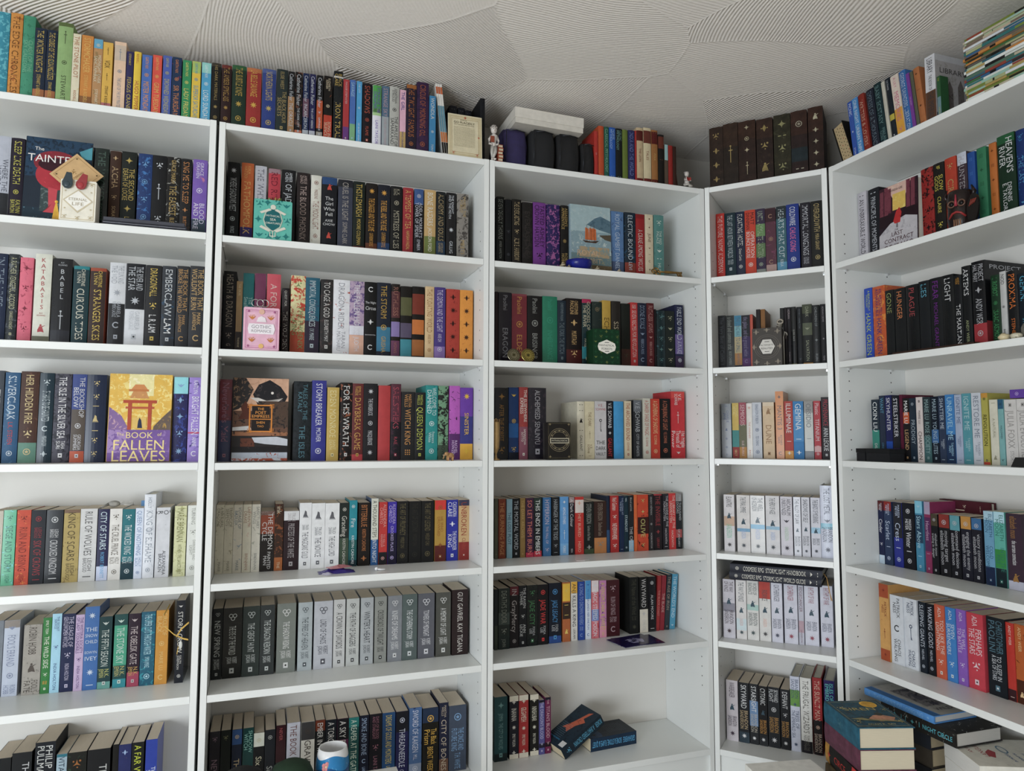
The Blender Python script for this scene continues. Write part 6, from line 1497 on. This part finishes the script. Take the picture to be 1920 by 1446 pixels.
# two roleplaying books lying on the white paperbacks
z5 = ZA('D', 5) + .2045
flat_book(local('D', .0505, .038, z5), .0255, .292, .215, '262832', 'd8d4c8', '!o|COSMERE RPG|STORMLIGHT WORLD GUIDE|!w|!b', 'dark slate book lying flat, lower of two, its spine reading WORLD GUIDE', page='c8c4bc', group='large books lying on the white paperbacks')
flat_book(local('D', .055, .030, z5 + .0262), .0275, .292, .215, '262832', 'd8d4c8', '!o|COSMERE RPG|STORMLIGHT HANDBOOK|!w|!b', 'dark slate book lying flat, upper of two, its spine reading HANDBOOK', page='c8c4bc', group='large books lying on the white paperbacks')
b = MB()
for k in range(2): b.tube([(.0, .0 + k * .004, .0), (.010, -.012 + k * .003, -.012), (.016, -.018, -.04 - k * .01), (.022 + k * .003, -.02, -.082)], .0011, 6, col=lin('c0924a', 1.02))
single('ribbon_bookmark', 'thin gold ribbon bookmark hanging from the flat slate books', 'bookmark', b, M_fabric, local('D', .3475, .07, z5 + .04), True)

# clutter on the paperbacks of the leftmost bookcase
r = item('felt_tassel', 'grey felt tassel draped over the paperbacks of the fourth shelf', 'tassel', local('A', .552, .185, ZA('A', 4) + .1995))
b = MB(); b.ball((0, 0, .008), (.016, .012, .009), 12, 8, col=lin('a09c94')); b.tube([(-.012, 0, .008), (-.02, -.015, .004), (-.026, -.028, .002)], [.005, .003, .0015], 8, col=lin('a09c94')); part(r, 'knot', b, M_fabric, True)
b = MB(); b.tube([(.012, 0, .008), (.024, -.004, .014), (.036, -.002, .011), (.046, 0, .013), (.05, -.004, .005), (.04, -.008, .004), (.026, -.01, .006)], .0018, 7, col=lin('b8b4ac')); part(r, 'cord', b, M_fabric, True)
b = MB(); b.box(0, .009, 0, .001, 0, .016, col=lin('4a80b0', 1.02))
single('page_marker', 'small blue page marker sticking up beside the tall pale book', 'bookmark', b, M_paint, local('A', .6185, .2, ZA('A', 4) + .1975))
r = item('ribbon_charm', 'gold ribbon with a pale charm draped over the black book at the shelf end', 'bookmark', local('A', .735, .1, ZA('A', 5) + .12))
gd = lin('c8a03c', 1.02)
for nm, pts in (('ribbon', [(-.024, .04, .095), (-.034, .0, .075), (-.03, -.006, .045), (-.006, -.008, .022), (.018, -.006, .008), (.03, -.004, .004)]), ('ribbon', [(.03, .0, .05), (.012, -.006, .035), (.0, -.010, .016), (.006, -.008, -.012), (.003, -.008, -.032)])):
    b = MB(); v = []; n = len(pts)
    for p in pts: v += [(p[0], p[1], p[2] + .0022), (p[0] + .0012, p[1] - .0006, p[2] - .0022)]
    b.add(v + [(x, y + .0007, z) for x, y, z in v], [(2 * i, 2 * i + 1, 2 * i + 3, 2 * i + 2) for i in range(n - 1)] + [(2 * n + 2 * i + 2, 2 * n + 2 * i + 3, 2 * n + 2 * i + 1, 2 * n + 2 * i) for i in range(n - 1)], col=gd); part(r, nm, b, M_fabric)
b = MB(); b.ball((.012, -.006, -.008), (.0045, .0015, .011), 10, 8, col=lin('c8c8c0')); part(r, 'charm', b, M_paint, True)

# ---------------------------------------------------------------- right-hand bookcase
ze = ZA('E', 0)
r = item('thumb_index_book', 'black-bound book with dotted tan thumb-index page edges facing out, leaning left', 'book', local('E', .041, .02, ze + .0006) @ RY(-17))
b = MB(); w, h, dp = .044, .138, .09; kc = lin('14120f', 0.99)
b.box(0, .0025, 0, dp, 0, h, col=kc); b.box(w - .0025, w, 0, dp, 0, h, col=kc); b.box(.0025, w - .0025, dp - .003, dp, 0, h, col=kc); part(r, 'cover', b, M_cloth)
b = MB(); b.box(.0028, w - .0028, .003, dp - .0035, .003, h - .003, col=lin('b09a70', 0.99)); part(r, 'page_block', b, M_page)
b = MB()
for j, x in enumerate((.009, .017, .027, .035)):
    for i in range(9):
        v, f = fan(circ(.0018, 8)); z = .012 + i * .0135 + (j % 2) * .005
        b.add([(x + p[0] + (i % 2) * .001, .0027, z + p[1]) for p in v], f, col=lin('8a2a1c' if (i * j) % 7 == 3 else '16120e', 1.2))
part(r, 'index_tabs', b, M_print)
rng = np.random.RandomState(4); zz = ze + .0005
MC = ['2a6a68', '8ab0a0', '6a6048', 'b0a890', '1c1c1c', '5a5650', 'c8ccc4', '3a6a3c', '6a7a2c', 'd0d4d0', 'c8ccd0', '2c5a80', 'b87830', 'a08848', '2a5a68', 'b0a088', '8a3a2c', '6a5a50', '9aa070', '2c2a24', 'a0b08c', '4a6a58']
for k in range(24):
    th = .0056 + .0022 * rng.rand(); cc = MC[(k * 5 + 3) % len(MC)]; c2 = MC[(k * 7 + 9) % len(MC)]; c3 = MC[(k * 3 + 1) % len(MC)]
    L = .297; Wd = .208; b = MB()
    b.box(0, L, 0, Wd, 0, .0005, col=lin(cc, 0.99)); b.box(0, L, 0, Wd, th - .0005, th, col=lin(cc, 0.99)); b.box(0, L, 0, .0007, .0005, th - .0005, col=lin(cc, 0.99))
    for a0, a1, c4 in ((.02, .14 + .06 * rng.rand(), c2), (.22 + .04 * rng.rand(), .26 + .06 * rng.rand(), cc if k % 3 else '161614'), (.36 + .1 * rng.rand(), .8, c3), (.86, .97, c2)):
        b.box(L * a0, L * a1, -.0003, 0, .0006, th - .0006, col=lin(c4, 0.99))
    r = item('magazine', 'magazine with %s spine in the pile on the right-hand bookcase, %s' % (cname(cc), 'topmost' if k == 23 else 'lowest' if k == 0 else '%s from bottom' % ORD[k] if k < 12 else '%s from top' % ORD[23 - k]), 'magazine',
             local('E', .478 + .006 * rng.rand(), .003 + .006 * rng.rand(), zz), 'magazines piled on the right-hand bookcase')
    part(r, 'cover', b, M_print)
    b = MB(); b.box(.0008, L - .0006, .0008, Wd - .001, .0006, th - .0006, col=lin('c8c0ac', 0.99)); part(r, 'page_block', b, M_page)
    zz += th + .0003
# black and red creature mug
r = item('creature_mug', 'black and red carved creature mug before the orange spine, first shelf', 'mug', local('E', .415, .054, ZA('E', 1) + .0003) @ RZ(20))
k1 = lin('241a18', 0.86); b = MB()
b.lathe([(.026, 0), (.030, .006), (.033, .03), (.031, .055), (.033, .085), (.030, .104), (.026, .108), (.025, .095), (.02, .01), (.0001, .008)], 24, col=k1, art=(*lin('5a2c20', 0.86), .25)); part(r, 'mug_body', b, M_gloss, True)
for sx in (-1, 1):
    b = MB(); b.tube([(sx * .012 + .0085 * math.cos(i * PI / 7), -.0315, .068 + .0085 * math.sin(i * PI / 7)) for i in range(15)], .0022, 7, col=lin('6a4a3a', 0.86)); b.ball((sx * .012, -.031, .068), (.005, .003, .005), 8, 6, col=lin('101010')); part(r, 'eye', b, M_gloss, True)
    b = MB(); b.tube([(sx * .028, -.004, .085), (sx * .036, -.006, .1), (sx * .03, -.006, .118)], [.007, .006, .002], 8, col=k1, art=(*lin('8a3020', 0.86), .3)); part(r, 'horn', b, M_gloss, True)
b = MB(); b.tube([(-.02, -.026, .03), (-.010, -.033, .041), (.0, -.035, .044), (.010, -.033, .041), (.02, -.026, .03)], .003, 8, col=lin('a02c2c', 0.86)); part(r, 'mouth', b, M_gloss, True)
b = MB(); b.tube([(0, -.035, .06), (0, -.036, .074), (0, -.034, .092)], [.004, .003, .002], 8, col=lin('a83040', 0.86)); part(r, 'nose', b, M_gloss, True)
b = MB(); [b.box(-.008 + q * .005, -.0055 + q * .005, -.0335, -.029, .006, .024, col=lin('8a5a34', 0.86)) for q in range(4)]; part(r, 'teeth', b, M_paint)
r = item('monster_shield', 'dark rounded shield with red claw marks leaning on the creature mug', 'ornament', local('E', .4495, .028, ZA('E', 1) + .0005) @ RX(-6))
b = MB(); pr = [(.016 + .016 * math.cos(a), .05 + (.036 if math.sin(a) > 0 else .05) * math.sin(a)) for a in [i * PI / 10 for i in range(20)]]
b.add([(x, y, z) for y in (0, .006) for x, z in pr], [tuple(range(20)), tuple(reversed(range(20, 40)))] + [(i, i + 20, (i + 1) % 20 + 20, (i + 1) % 20) for i in range(20)], col=lin('1a1513', 0.86)); part(r, 'plate', b, M_gloss)
b = MB(); [b.tube([(.006 + q * .0045, -.0008, .052 + q * .002), (.012 + q * .0045, -.0012, .070)], .0014, 6, col=lin('8a3020', 0.86)) for q in range(4)]; part(r, 'claw_marks', b, M_paint, True)

ze2 = ZA('E', 2)
b = MB(); b.box(0, .262, 0, .022, .0, .0135, col=lin('3a241a', 1.02), art=(*lin('5a3826', 1.02), .4))
single('wooden_strip', 'dark wooden strip lying in front of the black spines, second shelf', 'strip', b, M_paint, local('E', .166, .062, ze2 + .0003))
def rock(seed, rx, ry, rz, col, art):
    rng = np.random.RandomState(seed); b = MB(); b.ball((0, 0, rz * .9), (rx, ry, rz), 12, 8, col=col, art=art)
    v = b.v[0]; b.v[0] = v * (1 + .18 * (rng.rand(len(v), 1) - .5)); b.v[0][:, 2] = np.maximum(b.v[0][:, 2], 0); return b
for k, (s, d2, rx, rz, cc, a2, lb) in enumerate(((.540, .022, .013, .0095, 'c8b890', '9a8458', 'smooth cream pebble before the green spine, second shelf'), (.572, .02, .014, .008, 'c0b8a0', '7a7260', 'flat pale stone beside the cream pebble'), (.585, .045, .018, .022, '6a665c', '24221e', 'rough grey lava stone behind the flat pale stone'), (.618, .04, .02, .02, '8a867a', '2c2a26', 'speckled grey stone at the right edge of the second shelf'))):
    single('stone', lb, 'stone', rock(k + 10, rx, .013, rz, lin(cc, 1.06), (*lin(a2, 1.06), .4)), M_paint, local('E', s, d2, ze2 + .0003), True, 'stones on the second shelf')

ze3 = ZA('E', 3)
for k, (s, w) in enumerate(((.056, .036), (.0935, .089))):
    r = item('black_gift_box', ['small black lidded box at the left end of the third shelf', 'longer black lidded box right of the small one'][k], 'box', local('E', s, .018, ze3 + .0003), 'black boxes on the third shelf')
    b = MB(); b.box(0, w, 0, .06, .026, .039, col=lin('17181a')); part(r, 'lid', b, M_print)
    b = MB(); b.box(.0012, w - .0012, .0012, .0588, 0, .0257, col=lin('1c1d20')); part(r, 'base', b, M_print)
r = item('display_stand', 'black wedge-shaped stand at the right end of the third shelf', 'stand', local('E', .545, .015, ze3 + .0003))
b = MB(); v = [(0, 0, 0), (.07, 0, 0), (.07, .05, 0), (0, .05, 0), (.012, 0, .024), (.07, 0, .024), (.07, .05, .024), (.012, .05, .024)]
b.add(v, [(3, 2, 1, 0), (4, 5, 6, 7), (0, 1, 5, 4), (1, 2, 6, 5), (2, 3, 7, 6), (3, 0, 4, 7)], col=lin('141414')); part(r, 'stand_body', b, M_paint)
flat_book(local('E', .4905, .10, ze3 + HB + .0008), .0225, .2, .13, '5a3a90', 'b8a0d8', '!o|Julia M', 'purple paperback lying flat on top of white ones, third shelf', kind='p', g=1.1)
def a_maroon(F):
    F.rect(.1, .5, .86, .875, 'c8b8a0'); F.em('c', .22, .93, .18, 'd0c0a8'); F.em('s', .8, .9, .05, 'd0c0a8'); F.em('f', .5, .92, .08, 'd0c0a8')
tag(face_book('E', .150, .165, .212, .2465, ZA('E', 4), a_maroon, '4a1a24', '', .02, 1.1, 0), 'dark maroon hardback standing cover outwards behind the fourth-shelf paperbacks', 'book')

# lower right: books in and before the right-hand bookcase
zb = ZA('E', 6)
def a_grey(F):
    F.rect(0, 1, 0, 1, 'b4b0a8', ('a09c94', .3)); F.rect(.0, .16, 0, 1, '3468a0'); F.rect(.16, .18, 0, 1, '5a90c8'); F.rect(.3, .85, .25, .8, '8a8484', ('4a4850', .5)); F.em('k', .55, .55, .4, '5a5664'); F.em('w', .6, .75, .35, '4a4650'); F.em('x', .55, .3, .3, '5a5664')
    F.line('WILD', .5, .15, .4, '4a4650', .07)
lo = [(.042, '1c2430', 'navy'), (.05, '2a2622', 'dark brown'), (.046, '16181c', 'black'), (.05, '3a342c', 'brown'), (.0415, '20242c', 'charcoal')]
zz = zb + .0004
for k, (th, cc, nm) in enumerate(lo):
    flat_book(local('E', .095, .012 + .004 * (k % 2), zz), th, .188, .135, cc, '8a8478', '', '%s hardback lying in the shaded bottom pile, %s from the bottom' % (nm, ORD[k]), g=1.15, page='a89878', group='dark books piled in the bottom compartment'); zz += th + .0004
zp = zz
flat_book(local('E', .128, .006, zz) @ RZ(-1.5), .038, .245, .165, '22201e', '5ac0d0', '!b|!b|!x|!b|!b|!x|!b|.NIGHT CIRCLE|a=a8a8a0,.25', 'thick black and white patterned hardback under the blue one', g=1.15, page='c4c0b8'); zz += .0385
flat_book(local('E', .074, .0, zz), .0205, .236, .158, '4a88c8', '7ab0e0', '!o|THE COURT OF LONGING|!x', 'bright blue hardback lying on the patterned one, grey cover upwards', a_grey, g=1.15, page='c8c8c4')
def a_lang(F):
    F.rect(0, 1, 0, 1, 'd0ccc0', ('c4c0b0', .3)); F.line('AN INDIAN', .7, .88, .46, '8a2a30', .06); F.line('LANGUAGE', .62, .76, .6, '9a3038', .08); F.poly([(.3, .68), (.5, .6), (.6, .64), (.5, .72), (.36, .74)], '9a3038')
    F.line('IN MODEL', .32, .5, .3, '2c5a90', .05); F.line('STUDENT IN', .3, .4, .36, '2c5a90', .05); F.line('LANGUAGES', .3, .3, .36, '2c5a90', .05); F.disc(.6, .48, .14, '5a7a90', n=16, ry=.05); F.disc(.6, .48, .11, 'c8c8c0', n=16, ry=.035)
zz = zb + .0004; ang = -23.3
for k in range(5):
    th = (.046, .045, .047, .044, .045)[k]; dx = (0.0, .006, -.004, .004, 0)[k]
    top = k == 4
    flat_book(Matrix.Translation((1.708 + dx + .0, 1.322 - dx, zz)) @ RZ(ang + (0, 3, -2, 2, 0)[k]), th, .215, .165, ['c8c8c0', '6a8a5a', 'd0ccc4', 'dcdcd8', 'd8d4c8'][k], '5a6a6a', '' if not top else 'LANGUAGE', 
              ['pale paperback at the bottom of the white pile, lower right', 'green-edged white paperback second from the bottom of the white pile', 'white paperback in the middle of the white pile, lower right', 'white paperback just under the top one of the white pile', 'white paperback with red and blue title on top of the white pile'][k], a_lang if top else None, kind='p', g=1.15, page='dcdad4', group='white paperbacks piled at the lower right')
    zz += th + .0004
def a_siren(F):
    F.rect(0, 1, 0, 1, '1f4a5a', ('2a3a40', .45)); F.frame(.05, .01, '8a8458'); F.disc(.74, .84, .15, 'd8a820', n=20); F.disc(.74, .84, .12, 'c89418', n=20); F.line('SIREN', .46, .66, .6, 'b0a058', .1)
    F.poly([(.4, .3), (.55, .42), (.7, .44), (.9, .34), (.8, .22), (.55, .2)], 'c08868', ('a87058', .3)); F.disc(.68, .46, .07, '3a4038', n=12); F.poly([(.08, .3), (.3, .34), (.4, .28), (.95, .2), (.95, .17), (.3, .24)], '8a8458')
    F.line('ADAM R. BAY', .5, .1, .5, 'a89c5c', .05); F.em('f', .15, .7, .16, 'a89c5c'); F.em('f', .15, .2, .16, 'a89c5c'); F.em('f', .88, .2, .16, 'a89c5c'); F.em('f', .88, .62, .12, 'a89c5c')
SO = Matrix.Translation((1.537, 1.657, 0)) @ RZ(-107.7)
spec = [(.0525, '5a4a34', 'c0a468', 'ILIAD', 'brown hardback at the foot of the foreground stack'), (.052, '3a4a3a', 'b8a468', 'ODYSSEY', 'dark green hardback, second from the floor in the foreground stack'), (.0525, '4a2c2c', 'b8a468', 'TALES', 'dark red-brown hardback, third from the floor in the foreground stack'), (.0525, '5a4a30', 'c8a850', 'GALATEA', 'olive brown hardback, fourth from the floor in the foreground stack'),
        (.0545, '171412', 'c03028', '!x|CIRCE|!f|b=0,.14,b02824|b=.86,1,a87828', 'black and gold hardback with red title, third from the top of the foreground stack'),
        (.0545, '5a3040', '6a3a4c', '!f', 'dusky maroon hardback, second from the top of the foreground stack'), (.0555, '1f5468', '3a6a78', '!f', 'teal hardback with yellow seal on top of the foreground stack')]
zz = .0006
for k, (th, cc, tc, sp2, lb) in enumerate(spec):
    j = (k * 37 % 7 - 3) * .0025
    flat_book(Matrix.Translation((0, 0, zz)) @ SO @ Matrix.Translation((j if k < 6 else 0, -j * .6 if k < 6 else 0, 0)) @ RZ(j * 500 if k < 6 else 0), th, .186, .153, cc, tc, sp2, lb, a_siren if k == 6 else None, g=1.15, page='d4c8ac', group='hardbacks stacked on the floor before the corner', cm=M_cloth)
    zz += th + .0004
r = item('white_storage_box', 'white lidded box on the floor left of the foreground stack', 'box', Matrix.Translation((1.262, 1.545, .0003)) @ RZ(-11))
b = MB(); b.box(0, .195, 0, .15, .17, .225, col=lin('dcdad2', 1.1)); part(r, 'lid', b, M_print)
b = MB(); b.box(.003, .192, .003, .147, 0, .1697, col=lin('d4d2ca', 1.1)); part(r, 'base', b, M_print)

# low table just under the frame with the mug and two soft things
r = item('low_table', 'low white table standing before the second bookcase', 'table', local('B', .02, -.31, 0))
b = MB(); b.box(0, .5, 0, .27, .182, .2, col=lin('d8d6d0')); part(r, 'tabletop', b, M_print)
for x in (.01, .46):
    for y in (.01, .23): b = MB(); b.box(x, x + .03, y, y + .03, .0003, .1818, col=lin('d0cec8')); part(r, 'leg', b, M_print)
r = item('floral_mug', 'white mug with blue waves and a pink flower, cut off by the frame', 'mug', local('B', .338, -.10, .2003))
wv = lin('dedede'); b = MB()
b.lathe([(.03, 0), (.034, .002), (.042, .03), (.0435, .055), (.0405, .085), (.0365, .104), (.0345, .1045), (.033, .102), (.037, .084), (.0395, .055), (.037, .03), (.0001, .008)], 36, col=wv); part(r, 'mug_body', b, M_gloss, True)
def rad(z): return .0435 - (z - .055) * .06 if z < .085 else .0417 - (z - .085) * .25
for nm, z0, z1, cc, ph in (('wave_print', .045, .088, '1c78b0', 0), ('wave_print', .03, .06, '10487c', 1.2)):
    b = MB(); v = []; n = 48
    for i in range(n + 1):
        a = 2 * PI * i / n; zt2 = z1 + .006 * math.sin(3 * a + ph) ; zt2 = min(zt2, .097)
        for zc2 in np.linspace(z0, zt2, 5):
            rr = np.interp(zc2, [.03, .055, .085, .104], [.042, .0435, .0405, .0365]) + .0004 + .0002 * ph; v.append((rr * math.cos(a), rr * math.sin(a), zc2))
    b.add(v, [(i * 5 + j, (i + 1) * 5 + j, (i + 1) * 5 + j + 1, i * 5 + j + 1) for i in range(n) for j in range(4)], col=lin(cc), art=(*lin('5aa8d0'), .25)); part(r, nm, b, M_gloss, True)
b = MB()
for k in range(5): a = k * 2 * PI / 5; b.ball((-.020 + .007 * math.cos(a), -.0385, .070 + .007 * math.sin(a)), (.0055, .0012, .0055), 8, 6, col=lin('d88888'))
b.ball((-.02, -.0395, .07), (.003, .001, .003), 8, 6, col=lin('e8d0a0')); part(r, 'flower_print', b, M_gloss, True)
b = MB(); b.tube([(.0, .038, .085), (.004, .056, .082), (.006, .066, .06), (.004, .056, .035), (.0, .040, .028)], .0048, 9, col=wv); part(r, 'handle', b, M_gloss, True)
def cushion(r, w, d2, h, col, nm):
    b = MB(); prof = [(.0001, 0), (.6, .02), (.93, .15), (1.0, .4), (.96, .68), (.8, .88), (.45, .98), (.0001, 1)]
    b.lathe(prof, 24, col=col); v = b.v[0]; b.v[0] = v * (w / 2, d2 / 2, h) + (w / 2, d2 / 2, 0); part(r, nm, b, M_fabric, True)
r = item('black_pouch', 'black soft pouch on the low table, left of the green one', 'pouch', local('B', .055, -.2, .2003)); cushion(r, .115, .1, .102, lin('0c0c0e', 1.02), 'pouch_body')
b = MB(); b.tube([(.02, .012, .06), (.057, -.001, .075), (.095, .012, .06)], .0015, 6, col=lin('8a8e98')); part(r, 'zip', b, M_metal, True)
r = item('green_pouch', 'dark green rounded pouch on the low table beside the mug', 'pouch', local('B', .176, -.19, .2003)); cushion(r, .112, .1, .100, lin('0e2c14', 1.02), 'pouch_body')
b = MB(); b.tube([(.02, .012, .06), (.057, -.001, .072), (.095, .012, .06)], .0012, 6, col=lin('1c3c20')); part(r, 'seam', b, M_fabric, True)
